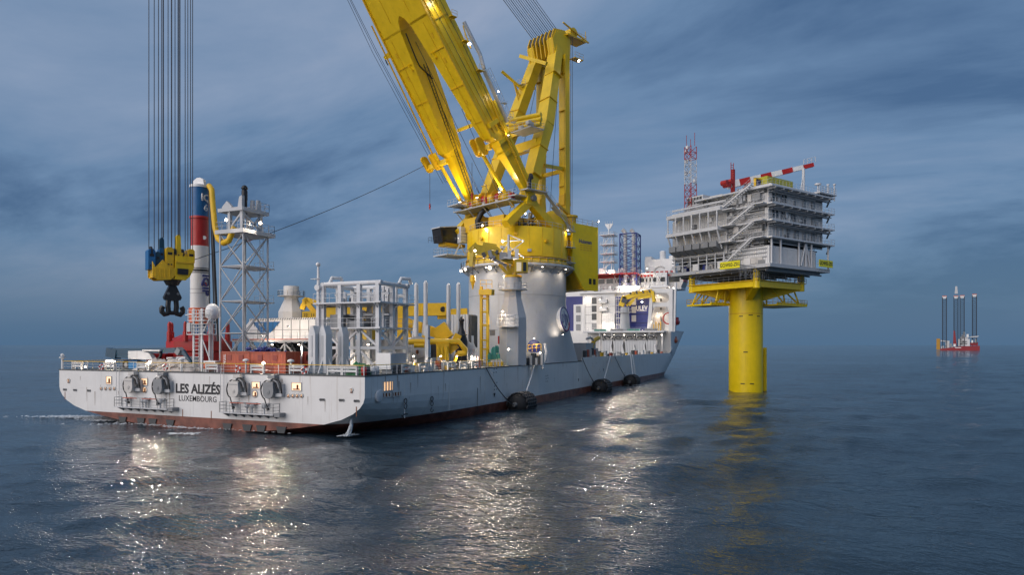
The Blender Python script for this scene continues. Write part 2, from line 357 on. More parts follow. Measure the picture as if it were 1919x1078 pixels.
def hull():
    S0=[(0,7.03),(0,6.2),(0,5.3),(.02,4.6),(.22,4.0),(.7,3.4),(1.6,2.75),(3.2,2.05),(5.6,1.42),(9,.9),(13,.4),(18,-.05),(26,-.3)]
    S1=[(0,7.03),(0,6.2),(0,5.0),(0,3.6),(0,2.4),(0,1.2),(0,0),(0,-1.5),(.1,-3.2),(.6,-4.8),(2.4,-6.2),(7,-7),(26,-7)]
    n=len(S0); rows=[]
    def sec(k): return [(a[0]+(b[0]-a[0])*k,a[1]+(b[1]-a[1])*k) for a,b in zip(S0,S1)]
    for s in list(range(0,46,3))+[60,80,100,120,140]:
        k=min(1,s/44.); k=k**.75
        rows.append([(s,t,z) for t,z in sec(k)])
    for j in range(0,15):
        p=j/14.; p=1-(1-p)**1.4; r=[]
        for t,z in S1:
            zz=max(z,0); sf=148+zz/7.03*24; se=214+zz/7.03*13
            s=sf+(se-sf)*p; wv=math.sqrt(max(0,1-p**2.0))
            r.append((s,26-(26-t)*wv,z))
        rows.append(r)
    mb=MB(); vs=[]; fs=[]
    full=[]
    for r in rows:
        st=r; po=[(s,52-t,z) for s,t,z in r[::-1][1:]]
        full.append(st+po)
    m=len(full[0])
    for r in full: vs+=r
    for i in range(len(full)-1):
        for j in range(m-1): fs.append((i*m+j,(i+1)*m+j,(i+1)*m+j+1,i*m+j+1))
    mb.add(vs,fs,False)
    # smooth only the bow
    mb.sm=[(f[0]//m)>=20 for f in fs]
    h=P('hull',mb,M['hull'],SHIP)
    tr=MB(); tr.add(full[0],[tuple(range(m))]); P('transom',tr,M['hull'],SHIP,label='flat white stern plate with rounded lower corners')
    d=MB(); d.add([(0.02,.02,DK-.01),(180,.02,DK-.01),(200,6,DK-.01),(218,18,DK-.01),(218,34,DK-.01),(200,46,DK-.01),(180,51.98,DK-.01),(0.02,51.98,DK-.01)],[tuple(range(8))]); P('deck',d,M['deck'],SHIP)
    # forward bulwark and forecastle
    for y0,y1 in ((-.004,.16),(51.84,52.004)):
        b=MB(); b.box(77,y0,DK-.25,174,y1,7.8); P('bulwark',b,M['hull'],SHIP)
    fc=MB(); vs=[]; fs=[]; lv=[7.03,8.5,10,11.5,13,14.5,15.6]; mm=2*13-1
    for z in lv:
        q=(z-7.03)/8.6
        row=[(176,0,z)]
        for j in range(12):
            p=j/11.; p=1-(1-p)**1.35; sf=172+q*24; se=227+q*9; row.append((sf+(se-sf)*p,26-26*math.sqrt(max(0,1-p*p))-.15*q,z))
        row=row+[(s,52-t,z) for s,t,z in row[::-1][1:]]; vs+=row
    for i in range(len(lv)-1):
        for j in range(mm-1): fs.append((i*mm+j,i*mm+j+1,(i+1)*mm+j+1,(i+1)*mm+j))
    fc.add(vs,fs,True); fc.add(vs[-mm:],[tuple(range(mm))]); fc.add([vs[0],vs[mm-1],vs[-1],vs[-mm]],[(0,1,2,3)]); P('forecastle',fc,M['hull'],SHIP)
hull()
# weld seams of the shell plating, a hand's width proud
for x in range(8,150,11):
    m=MB(); m.box(x-.05,-.018,1.6,x+.05,.01,DK-.12); P('plate_seam',m,M['hull'],SHIP)
for z,x0 in ((5.2,1),(3.4,26)):
    m=MB(); m.box(x0,-.016,z-.04,150,.01,z+.04); P('plate_seam',m,M['hull'],SHIP)
for y in (8.7,17.3,26,34.7,43.3):
    m=MB(); m.box(-.014,y-.05,1.6,.01,y+.05,DK-.12); P('plate_seam',m,M['hull'],SHIP)
m=MB(); m.box(-.013,2.5,4.55,.01,49.5,4.62); P('plate_seam',m,M['hull'],SHIP)
rr=random.Random(9)
for k in range(46):
    x=rr.uniform(3,150); L_=rr.uniform(.5,2.6); wd=rr.uniform(.03,.09); z=DK-.15-rr.random()**2*3
    m=MB(); m.add([(x-wd,-.022,z),(x+wd,-.022,z),(x+wd*.25,-.022,z-L_),(x-wd*.25,-.022,z-L_)],[(0,1,2,3)]); P('rust_run',m,M['stain'],SHIP)
for k in range(26):
    y=rr.uniform(3,49); L_=rr.uniform(.4,2.0); wd=rr.uniform(.03,.07); z=DK-.15-rr.random()*3
    m=MB(); m.add([(-.02,y-wd,z),(-.02,y+wd,z),(-.02,y+wd*.25,z-L_),(-.02,y-wd*.25,z-L_)],[(0,1,2,3)]); P('rust_run',m,M['stain'],SHIP)
# edge trim (gunwale) round the stern
g=MB(); g.box(-.06,-.06,DK-.10,.12,52.06,DK+.05); P('gunwale',g,M['darkgrey'],SHIP)
g=MB(); g.box(.12,-.06,DK-.10,76.9,.12,DK+.05); P('gunwale',g,M['darkgrey'],SHIP)
# ship's name
text('lettering','LES ALIZÉS',1.62,W(370,730.5,s=-.012),(0,-1,0),(0,0,1),M['ink'],SHIP,.01,.06,label='black ship name LES ALIZÉS',sx=1.0)
text('lettering','LUXEMBOURG',1.02,W(370,748.5,s=-.012),(0,-1,0),(0,0,1),M['ink'],SHIP,.01,.004,label='black port of registry LUXEMBOURG',sx=.97)

def recess(px,py,w,h,round_=False,lit=True,name='mooring_port'):
    """an opening in the stern plate: dark steel rim proud of the plate, lit plate inside and a roller"""
    c=W(px,py,s=0); y,z=c.y,c.z
    m=MB()
    if round_: m.torus((-.02,y,z),(1,0,0),w/2,.09,16,6)
    else:
        for a,b,cc,d in ((y-w/2-.09,z-h/2-.09,y+w/2+.09,z-h/2),(y-w/2-.09,z+h/2,y+w/2+.09,z+h/2+.09),(y-w/2-.09,z-h/2,y-w/2,z+h/2),(y+w/2,z-h/2,y+w/2+.09,z+h/2)): m.box(-.10,a,b,.0,cc,d)
    q=P(name,m,M['offwhite'],SHIP)
    m=MB()
    if round_: m.cyl((-.012,y,z),(-.03,y,z),w/2-.04,n=16)
    else: m.box(-.03,y-w/2,z-h/2,-.012,y+w/2,z+h/2)
    P('opening',m,M['glow_dim'] if lit else M['black'],q)
    m=MB(); m.cyl((-.06,y-w*.12,z-h*.32),(-.06,y-w*.12,z+h*.25),min(w,h)*.13,n=8); m.cyl((-.06,y-w*.35,z-h*.36),(-.06,y+w*.35,z-h*.36),.07,n=6); P('roller',m,M['rust'],q)
for a in ((129,713.5,.55,.75,True),(204.5,713,.95,.95,False),(271,716,1.1,.8,False),(271.5,731,.8,.8,True),(480,722.5,1.2,.75,False),(478,738.5,.8,.8,True),(556,725,1.35,.85,False),(659,731,.35,.8,True)): recess(*a[:5])
for x0,py in ((190,728.3),(541,742),):
    for i in range(4): recess(x0+i*(8.2),py,.42,.36,True,name='porthole')
for px,py in ((122,730.5),(141,731.5),(167,732.5),(604,749.5),(640.5,750.5),(668.5,752)):
    c=W(px,py,s=0); m=MB(); m.tube([(-.03,c.y+dy*.32,c.z+dz*.16) for dy,dz in ((-1,-.7),(-1.2,0),(-1,.7),(1,.7),(1.2,0),(1,-.7))],.05,5,True); q=P('fairlead',m,M['midgrey'],SHIP)
    m=MB(); m.box(-.02,c.y-.32,c.z-.12,-.008,c.y+.32,c.z+.12); P('opening',m,M['black'],q)
# dark sockets in the red paint, rust runs
for px in (231,265,287,320,427,464,490,528):
    y=W(px,790,s=0).y; zb=.55
    m=MB(); m.prism([(-.75,.35),(.75,.35),(.5,-.4),(-.5,-.4)],(-.02,y,zb),(0,1,0),(0,0,1),(-.12,0,0)); P('anode_socket',m,M['darkgrey'],SHIP)
for px,py in ((342.5,776),(396,779),(122,742),(668,772)):
    c=W(px,py,s=0); m=MB(); m.box(-.02,c.y-.06,c.z-.55,-.006,c.y+.06,c.z+.55); P('rust_run',m,M['rust'],SHIP)
# stern service platforms with drum machines
def plat(px0,px1,py,lab):
    a=W(px0,py,s=-.7); y0,y1,z=W(px1,py,s=0).y,W(px0,py,s=0).y,a.z
    z=2.35
    root=T('service_platform',lab,'platform',(0,(y0+y1)/2,z))
    m=MB(); m.box(-1.1,y0,z-.09,-.02,y1,z); P('grating',m,M['lightgrey'],root)
    k=7
    for i in range(k):
        y=y0+.4+(y1-y0-.8)*i/(k-1); m=MB(); m.prism([(0,0),(-.95,0),(0,-.5)],(-.02,y-.05,z-.09),(1,0,0),(0,0,1),(0,.1,0)); P('bracket',m,M['midgrey'],root)
    m=MB(); m.rail([(-1.05,y0,z),(-1.05,y1,z)],1.25,1.7,.03,rows=3); P('railing',m,M['midgrey'],root)
    for yy in (y0,y1):
        m=MB(); m.rail([(-1.05,yy,z),(-.05,yy,z)],1.25,1.2,.03,rows=3); P('railing',m,M['midgrey'],root)
    for yy in (y1-1.6,y1-4.6,y0+4.6,y0+1.9):
        m=MB(); m.sphere((-.45,yy,z+.85),.30,8,6); m.cyl((-.45,yy,z),(-.45,yy,z+.6),.12,n=6); m.box(-.3,yy-.42,z+1.05,-.02,yy+.42,z+1.25); P('valve',m,M['grey'],root)
    for yy in (y1-3,y0+3.2):
        m=MB(); m.box(-1.12,yy-1.3,z+1.16,-1.0,yy+1.3,z+1.26); P('red_guard_bar',m,M['box_red'],root)
    m=MB(); m.box(-1.0,y0-.9,z-.25,-.05,y0-.05,z+.2); P('gear_box',m,M['midgrey'],root)
    m=MB(); m.ladder((-.35,y1+.3,z-.1),(-.35,y1+.3,DK+.9),.55,(0,1,0)); P('ladder',m,M['lightgrey'],root)
plat(228,326,771,'railed steel service platform on the stern under the port side hose drums')
plat(424,524,779,'railed steel service platform on the stern under the starboard side hose drums')
def drum(px,py,mt,lab):
    c=W(px,py,s=-.9); y,z=c.y,c.z
    root=T('hose_drum',lab,'hose drum',(0,y,z),group='hose drums on the stern')
    A=(0,1,0);B=(0,0,1)
    prof=[(-1.0,1.15),(.95,1.15),(1.05,-.1)]+[(1.05*math.cos(t),-.35+1.05*math.sin(t)) for t in [0,-.5,-1,-1.57,-2.1,-2.6,-3.14]]
    m=MB(); m.prism([(-p,q) for p,q in prof],(-1.25,y,z),A,B,(.75,0,0)); P('casing',m,M[mt],root)
    m=MB(); m.cyl((-1.32,y,z-.35),(-1.25,y,z-.35),.36,n=14); m.cyl((-1.37,y,z-.35),(-1.32,y,z-.35),.16,n=10); P('hub',m,M[mt],root)
    m=MB(); m.box(-1.27,y-.9,z+.62,-1.25,y+.85,z+.72); P('seam',m,M['midgrey'],root)
    m=MB(); m.torus((-.85,y+.15,z-.15),(1,0,0),1.62,.10,26,6,R(-95),R(125)); 
    P('guide_ring',m,M['black'],root)
    for a in (-20,20,60,100):
        # spokes on the port side of the ring
        t=R(a+70); m=MB(); m.cyl((-.85,y+.15,z-.15),(-.85,y+.15+1.6*math.sin(t),z-.15-1.6*math.cos(t)*.9),.06,n=5); P('spoke',m,M['lightgrey'],root)
    m=MB(); m.tube([(-.8,y-.2,z+1.2),(-.85,y-.65,z+1.75),(-.8,y-1.5,z+1.65),(-.75,y-2.05,z+.9),(-.7,y-2.15,z-.2),(-.6,y-2.1,z-.6)],.13,7); P('hose',m,M['black'],root)
    m=MB(); m.tube([(-.7,y+.0,z+1.2),(-.75,y-.7,z+1.5),(-.7,y-1.4,z+1.1),(-.65,y-1.65,z+.2)],.16,7); P('inner_hose',m,M['midgrey'],root)
    m=MB(); m.box(-.9,y-.55,z+1.15,-.02,y+.55,z+1.75); m.cyl((-.95,y+.35,z+1.45),(-.95,y-.4,z+1.45),.22,n=8); P('drive',m,M['offwhite'],root)
    m=MB(); m.box(-.95,y-1.0,z+1.75,-.02,y+.35,z+2.25); P('head_bracket',m,M[mt] ,root)
    m=MB(); m.box(-.75,y-2.2,z-1.05,-.02,y-.9,z-.55); m.box(-.7,y-2.2,z-.55,-.02,y-1.95,z+.9); P('mount',m,M['grey'],root)
    m=MB(); m.tube([(-.85,y+1.1,z-1.35),(-.95,y+.75,z-2.0),(-1.0,y+.35,z-2.75)],.10,6); m.cyl((-1.0,y+.35,z-2.7),(-1.02,y+.15,z-3.15),.16,.26,n=7); P('hose_end',m,M['black'],root)
    for o in COL.objects:
        if o.parent==root: o.scale=(.8,.76,.76)
drum(241,722,'offwhite','beige drum of the pair nearest the port corner of the stern')
drum(296,724,'midgrey','grey drum on the stern directly beside the first letter of the ship name')
drum(438,729,'offwhite','beige drum on the stern just past the last letter of the ship name')
drum(503,731,'midgrey','grey drum on the stern nearest the starboard corner')
# hull marks on the starboard side
def hmark(px,py,kind):
    c=W(px,py,t=-.012); m=MB()
    x,z=c.x,c.z
    if kind=='ring2':
        for dz in (.32,-.32): m.torus((x,-.02,z+dz),(0,1,0),.30,.05,14,4)
        m.box(x-.5,-.03,z-1.35,x+.5,-.01,z-1.2); m.box(x-.9,-.03,z-1.6,x-.6,-.01,z-1.3)
    if kind=='ringc':
        for dz in (.5,-.14): m.torus((x,-.02,z+dz),(0,1,0),.30,.05,14,4)
        m.torus((x,-.02,z-.95),(0,1,0),.30,.05,14,4,R(40),R(320))
    if kind=='tri': m.prism([(-.35,.3),(.35,.3),(0,-.35)],(x,-.02,z),(1,0,0),(0,0,1),(0,-.015,0))
    if kind=='dots':
        for dx,dz in ((-.5,.4),(.4,.45),(-.4,-.1),(.5,-.05),(-.5,-.6),(.35,-.6)): m.box(x+dx-.14,-.03,z+dz-.07,x+dx+.14,-.01,z+dz+.07)
    if kind=='bar': m.box(x-.05,-.03,z-1.6,x+.05,-.01,z+1.6)
    P('hull_mark',m,M['ink'],SHIP)
for a in ((760,757,'ring2'),(809.5,755,'ringc'),(926.5,741,'tri'),(929,723,'dots'),(1025,709,'dots'),(928,691,'dots'),(895,748,'bar'),(1084,713,'tri'),(1171,702,'dots'),(1131,694,'tri')): hmark(*a)
# lit openings in the starboard side near the stern
for px,py,wd,h in ((727,724,1.8,1.0),(725,740.5,1.9,.42),(742,739,1.9,.42)):
    c=W(px,py,t=0); m=MB()
    for x0,z0,x1,z1 in ((-wd/2-.1,-h/2-.1,wd/2+.1,-h/2),(-wd/2-.1,h/2,wd/2+.1,h/2+.1),(-wd/2-.1,-h/2,-wd/2,h/2),(wd/2,-h/2,wd/2+.1,h/2)): m.box(c.x+x0,-.09,c.z+z0,c.x+x1,0,c.z+z1)
    q=P('mooring_port',m,M['offwhite'],SHIP)
    m=MB(); m.box(c.x-wd/2,-.03,c.z-h/2,c.x+wd/2,-.012,c.z+h/2); P('opening',m,M['rust'] if h<.6 else M['glow_dim'],q)
    for i in (-.28,.05,.34): 
        m=MB(); m.cyl((c.x+i*wd,-.07,c.z-h/2),(c.x+i*wd,-.07,c.z+h/2),.10,n=6); P('roller',m,M['offwhite'],q)
c=W(710,743,t=0); m=MB(); m.lathe([(.05,0),(.62,0),(.62,.1),(.5,.18),(.05,.2)],(0,0,0),16); m.v=[(c.x+x*1.2,-.0-z,c.z+y*1.2) for x,y,z in m.v]; P('mooring_port',m,M['lightgrey'],SHIP)
# fenders at the waterline
def fender(px,py,L,rr,lab):
    c=W(px,py,t=-rr-.1); x=c.x; z=rr*.55
    root=T('fender',lab,'fender',(x,-rr-.1,0),group='black fenders along the hull')
    y=-rr-.1; A=(x-L/2,y,z)
    m=MB(); m.lathe([(.2,-L/2),(rr*.55,-L*.46),(rr*.9,-L*.36),(rr,-L*.25),(rr,L*.25),(rr*.9,L*.36),(rr*.55,L*.46),(.2,L/2)],(0,0,0),20); m.v=[(x+c_,y+a,z+b) for a,b,c_ in m.v]; P('body',m,M['rubber'],root)
    for i in range(-4,5):
        xx=x+i*L*.075; 
        for k in range(11):
            t=2*PI*k/11+(i%2)*.28; p=(xx,y+rr*1.02*math.cos(t),z+rr*1.02*math.sin(t)); 
            if p[2]<-.2: continue
            m=MB(); m.torus(p,(0,math.cos(t),math.sin(t)),.34,.13,9,5); P('tyre',m,M['tyre'],root)
    m=MB(); m.cyl((x-L/2-.5,y,z),(x-L/2+.2,y,z),.3,.45,n=8); P('end_fitting',m,M['steel'],root)
    return x,y,z
FX=[fender(978,751,5.5,1.75,'large tyre-clad black fender floating nearest the stern'),
    fender(1128,726,5.3,1.75,'middle one of three tyre-clad fenders along the hull'),
    fender(1184,714,5.1,1.7,'tyre-clad black fender floating nearest the bow')]
def rope(name,a,b,sag,r,mt,lab,cat='rope',n=12,group=None):
    a=Vector(a);b=Vector(b); pts=[a.lerp(b,i/n)-Vector((0,0,sag*4*(i/n)*(1-i/n))) for i in range(n+1)]
    m=MB(); m.tube(pts,r,5); return O(name,m,M[mt],lab,cat,tuple(a),group)
x,y,z=FX[0]; rope('fender_line',W(911,690,t=-.15),(x-3.1,y,z),.8,.075,'black','dark rope from the deck edge down to the fender nearest the stern')
rope('fender_line',W(918,692,t=-.15),(x-3.0,y,z+.1),1.2,.06,'white','pale rope hanging beside the dark one at the fender nearest the stern')
rope('fender_line',W(1002,684,t=-.15),(x+1.8,y,z+1.75),.1,.10,'white','white line straight down to the bow end of the fender nearest the stern')
x,y,z=FX[1]; rope('fender_line',W(1091,671,t=-.2),(x-3.0,y,z),.6,.08,'black','dark rope from the crane pedestal foot to the middle fender')
rope('fender_line',W(1144,667,t=-.25),(x+1.8,y,z+1.75),.1,.12,'white','white line straight down to the middle fender')
x,y,z=FX[2]; rope('fender_line',W(1152,668,t=-.2),(x-2.9,y,z),.5,.08,'wire','thin grey rope to the fender nearest the bow')
rope('fender_line',W(1182,666,t=-.25),(x+1,y,z+1.7),.1,.14,'white','white line straight down to the fender nearest the bow')
# water pouring from the stern and bow outlets
def waterfall(name,a,b,r,lab):
    a=Vector(a);b=Vector(b); m=MB()
    for j in range(16):
        o=Vector((random.uniform(-1,1),random.uniform(-1,1),0))*r*1.2
        pts=[a.lerp(b,i/10)+o*(i/10)+Vector((random.uniform(-1,1),random.uniform(-1,1),0))*r*.22+Vector((0,-1,0))*math.sin(i/10*PI)*.2 for i in range(11)]
        m.tube(pts,r*random.uniform(.08,.22),4)
    o=O(name,m,M['spray'],lab,'water',tuple(a)); o['kind']='stuff'; return o
M['spray']=mat('spray',(.72,.77,.80),.25,var=.15,bump=.04,scale=3)
waterfall('falling_water',W(658,783,s=1.2),W(650,818,s=.8),.28,'thin white stream of water falling from the starboard stern corner')
waterfall('falling_water',W(1185,664,t=-.3),W(1190,716,t=-1.6),.22,'white stream of water running down the hull near the bow')
# broken foam on the water: irregular patches of many small flecks
def foam(name,cells,lab,n,seed):
    rng=random.Random(seed); m=MB()
    for _ in range(n):
        cx,cy,sx,sy,ang=rng.choice(cells); a=rng.gauss(0,.45)*sx; b=rng.gauss(0,.4)*sy
        x=cx+a*math.cos(ang)-b*math.sin(ang); y=cy+a*math.sin(ang)+b*math.cos(ang)
        r=abs(rng.gauss(0,.10))+.03; k=7; z=.10+rng.random()*.14
        vs=[(x+r*(1.5+rng.random())*math.cos(2*PI*i/k)*1.2*rng.uniform(.6,1.2),y+r*math.sin(2*PI*i/k)*rng.uniform(.6,1.3),z+rng.uniform(-.02,.02)) for i in range(k)]
        vs.append((x,y,z+.07)); m.add(vs,[(i,(i+1)%k,k) for i in range(k)],True)
    o=O(name,m,M['spray'],lab,'foam'); o['kind']='stuff'
def fp(px,py,sx,sy,ang): c=W(px,py,z=0); return (c.x,c.y,sx,sy,ang)
foam('sea_foam',[fp(175,784,9,1.3,PSI-R(92)),fp(150,783,7,.8,PSI-R(92)),fp(222,790,4,1.2,PSI-R(90)),fp(205,787,4,1.5,PSI-R(90))],'white foam at the port corner of the stern',1100,1)
foam('sea_foam',[fp(250,797,6,.5,PSI-R(88)),fp(330,803,9,.35,R(-90)),fp(440,808,10,.35,R(-90)),fp(340,816,2.5,.3,PSI-R(88)),fp(500,806,6,.3,R(-90))],'broken foam along the foot of the stern',300,2)
foam('sea_foam',[fp(651,819,1.2,.6,0)],'small splash of foam where the water stream lands',70,3)
foam('sea_foam',[fp(1205,724,6,.6,PSI-R(90)),fp(1190,727,4,.5,PSI-R(90))],'pale foam streak beside the fender nearest the bow',130,4)
# stern and side railings, a yellow top rail
def deck_rail(pts,name='railing'):
    for a,b in zip(pts,pts[1:]):
        a=Vector(a);b=Vector(b); m=MB(); Ln=(b-a).length; k=max(1,int(Ln/2.0))
        for i in range(k+1):
            p=a.lerp(b,i/k); m.cyl(p,p+Vector((0,0,1.15)),.035,n=4,caps=False)
        for h in (.4,.78): m.cyl(a+Vector((0,0,h)),b+Vector((0,0,h)),.02,n=4,caps=False)
        q=P(name,m,M['lightgrey'],SHIP)
        m=MB(); m.cyl(a+Vector((0,0,1.15)),b+Vector((0,0,1.15)),.045,n=5); P('top_rail',m,M['mustard'],q)
ys=[.35,8,17,26,35,44,51.6]
for a,b in zip(ys,ys[1:]): deck_rail([(.3,a,DK),(.3,b,DK)])
xs=[.3,9,18,27,36]
for a,b in zip(xs,xs[1:]): deck_rail([(a,.3,DK),(b,.3,DK)])
deck_rail([(.3,51.7,DK),(20,51.7,DK)])
# ---------------------------------------------------------------- crane pedestal (part of the ship)
PC=Vector((67,10.7,0)); TOPZ=25.9
def pedestal():
    m=MB(); n=72; zs=[DK+.01,9,11,13,15,17,18.6,20,23,TOPZ]; vs=[]; 
    for z in zs:
        g=max(0,min(1,(18.6-z)/(18.6-DK)))
        for i in range(n):
            t=2*PI*i/n; c,s=math.cos(t),math.sin(t); p=7.0
            hx=10.4 if c>0 else (10.4 if s<0 else 9.6); hy=10.7 if s<0 else 9.4
            rb=(abs(c/hx)**p+abs(s/hy)**p)**(-1/p)
            r=10.0+(max(rb,10.0)-10.0)*g
            vs.append((PC.x+r*c,PC.y+r*s,z))
    m.add(vs,[(j*n+i,j*n+(i+1)%n,(j+1)*n+(i+1)%n,(j+1)*n+i) for j in range(len(zs)-1) for i in range(n)],True)
    m.add(vs[-n:],[tuple(range(n))])
    return P('crane_pedestal',m,M['grey'],SHIP,label='round grey crane pedestal flaring down to the hull side')
PED=pedestal()
m=MB()
for z in (20.2,13.4): m.lathe([(10.03,z-.04),(10.06,z),(10.03,z+.04)],(PC.x,PC.y,0),48,False)
P('weld_seam',m,M['midgrey'],PED)
m=MB(); m.lathe([(10.0,25.55),(11.7,25.75),(11.75,25.95),(10.0,25.95)],(PC.x,PC.y,0),60,False); P('walkway',m,M['lightgrey'],PED)
m=MB(); pts=[(PC.x+11.62*math.cos(2*PI*i/40),PC.y+11.62*math.sin(2*PI*i/40),25.95) for i in range(40)]; m.rail(pts,1.2,3,.035,True); P('walkway_railing',m,M['lightgrey'],PED)
m=MB(); m.lathe([(11.5,25.96),(11.52,26.25)],(PC.x,PC.y,0),60,False); P('kick_plate',m,M['offwhite'],PED)
for i in range(28):
    t=2*PI*i/28; d=Vector((math.cos(t),math.sin(t),0)); m=MB(); m.beam(PC+d*10+Vector((0,0,24.6)),PC+d*11.5+Vector((0,0,25.7)),.14,.2); P('walkway_bracket',m,M['midgrey'],PED)
# emblem on the flared side: white oval with a dark ring and interlaced initials
def emblem():
    c=W(1055.5,600,t=1.2); o=Vector((c.x,0,c.z)); 
    ax=Vector((1,0,0)); ay=Vector((0,.14,1)).normalized(); nrm=ax.cross(ay) 
    o=Vector((c.x-2.2,.16,c.z))
    nn=Vector((0,-1,.14)).normalized()
    def E(rx,ry,k=28): return [(rx*math.cos(2*PI*i/k),ry*math.sin(2*PI*i/k)) for i in range(k)]
    m=MB(); m.prism(E(2.6,2.5),o-nn*1.6,ax,ay,nn*1.7); e=P('emblem',m,M['white'],PED,label='white oval company emblem with dark interlaced letters')
    m=MB(); m.tube([o+nn*.12+ax*p+ay*q for p,q in E(2.55,2.45)],.10,6,True); P('emblem_ring',m,M['navy'],e)
    m=MB(); m.tube([o+nn*.12+ax*p+ay*q for p,q in E(2.34,2.24)][15:28],.09,6); P('emblem_rim',m,M['red'],e)
    m=MB()
    m.tube([o+nn*.13+ax*p*.88+ay*q*.92 for p,q in ((-1.9,-.9),(-1.7,.9),(-1.1,1.1),(-.7,.2),(-1.1,-.6),(-1.7,-.7))],.07,5)
    m.tube([o+nn*.13+ax*p*.88+ay*q*.92 for p,q in ((-.9,-1.4),(-.4,-1.9),(0,-1.3),(0,1.9))],.07,5)
    m.tube([o+nn*.13+ax*p*.88+ay*q*.92 for p,q in ((.6,-1.4),(.6,1.2),(1.0,1.1),(1.7,-1.2),(1.75,1.0))],.07,5)
    P('emblem_initials',m,M['navy'],e)
emblem()

# ---------------------------------------------------------------- main crane (own axes: x along the boom, y to the viewer's right)
AZ=R(42); ucam=(-math.cos(AZ),-math.sin(AZ))
CROT=math.atan2(-ucam[0]*CO+ucam[1]*SI,ucam[0]*SI+ucam[1]*CO)
CRANE=T('main_crane','huge yellow offshore crane with a split boom and back mast on the ship','crane',(PC.x,PC.y,TOPZ),CROT,local=True); ORG[CRANE.name]=(0,0,TOPZ)
_cr,_sr=math.cos(CROT),math.sin(CROT)
def toC(p): q=Vector(p)-PC; return Vector((q.x*_cr+q.y*_sr,-q.x*_sr+q.y*_cr,q.z))
def fromC(p): p=Vector(p); return Vector((PC.x+p.x*_cr-p.y*_sr,PC.y+p.x*_sr+p.y*_cr,p.z))
CAMC=toC(CAM)
def KP(px,py,n,d):
    q=toC(W(px,py,Y=100)); r=q-CAMC; n=Vector(n); k=(d-n.dot(CAMC))/n.dot(r); return CAMC+r*k
def K(px,py,x=None,y=None,z=None):
    if x is not None: return KP(px,py,(1,0,0),x)
    if y is not None: return KP(px,py,(0,1,0),y)
    return KP(px,py,(0,0,1),z)
TH=R(54); E1=Vector((math.cos(TH),0,math.sin(TH))); EN=Vector((math.sin(TH),0,-math.cos(TH))); PIV=Vector((4.5,0,38.6))
def B(a,b,o=0): return PIV+E1*a+Vector((0,b,0))+EN*o
def Bp(px,py,o=1.5): p=KP(px,py,EN,EN.dot(PIV)+o); return ((p-PIV).dot(E1),p.y)
Y_=M['yellow']
m=MB(); m.lathe([(9.8,26.0),(10.5,26.3),(10.5,27.0),(10.2,27.1),(10.2,27.6)],(0,0,0),60,False); sr=P('slew_ring',m,Y_,CRANE)
for i in range(40):
    t=2*PI*i/40; m=MB(); m.beam((10.45*math.cos(t),10.45*math.sin(t),26.1),(10.45*math.cos(t),10.45*math.sin(t),27.3),.25,.3); P('slew_bolt_block',m,M['mustard'],sr)
m=MB(); m.lathe([(10.35,27.45),(10.35,33.2),(10.15,33.35)],(0,0,0),64,False); m.lathe([(.1,33.35),(10.2,33.35)],(0,0,0),64,False); tt=P('turntable',m,Y_,CRANE)
m=MB(); m.lathe([(10.37,27.5),(10.6,27.5),(10.6,27.75),(10.37,27.75)],(0,0,0),60,False); P('turntable_flange',m,M['mustard'],tt)
m=MB(); pts=[(10.1*math.cos(2*PI*i/36),10.1*math.sin(2*PI*i/36),33.35) for i in range(36)]; m.rail(pts,1.1,3,.04,True); P('turntable_railing',m,M['lightgrey'],tt)
for k in range(24):
    t=2*PI*k/24; d=Vector((math.cos(t),math.sin(t),0)); m=MB(); m.beam(d*10.36+Vector((0,0,27.8)),d*10.36+Vector((0,0,33.1)),.07,.05); P('turntable_seam',m,M['mustard'],tt)
for k,(t,z) in enumerate(((-.5,29.5),(.1,31.2),(.55,29.2),(.8,31.8),(1.05,28.6),(1.4,30.6),(-.2,28.7))):
    d=Vector((math.cos(t),math.sin(t),0)); m=MB(); m.beam(d*10.3+Vector((0,0,z)),d*10.75+Vector((0,0,z)),.7,.5); P('turntable_bracket',m,M['mustard' if k%2 else 'grey'],tt)
# boom foot supports
for sy in (1,-1):
    y=8.3*sy; top=Vector((4.5,y,38.2))
    for q,wd in (((10.0,y*.93,33.2),1.9),((-2.6,y*1.0,33.2),1.9)):
        m=MB(); m.beam(top,q,1.5,1.5,1.5,wd,up=(0,1,0)); P('boom_foot_leg',m,Y_,CRANE)
    m=MB(); m.prism([(-1.5,0),(1.5,0),(1.1,1.6),(.4,2.1),(-.4,2.1),(-1.1,1.6)],(4.5,y-.9*sy,37.4),(1,0,0),(0,0,1),(0,1.8*sy,0)); P('boom_foot_bearing',m,Y_,CRANE)
    m=MB(); m.cyl((4.5,y-1.6,38.6),(4.5,y+1.6,38.6),.55,n=14); P('boom_foot_pin',m,M['steel'],CRANE)
    m=MB(); m.prism([(-3.4,0),(-1.4,0),(-2.4,-2.2),(-3.2,-1.6)],(0,y*1.14,33.3),(1,0,0),(0,0,1),(0,.25*sy,0)); P('gusset',m,Y_,CRANE)
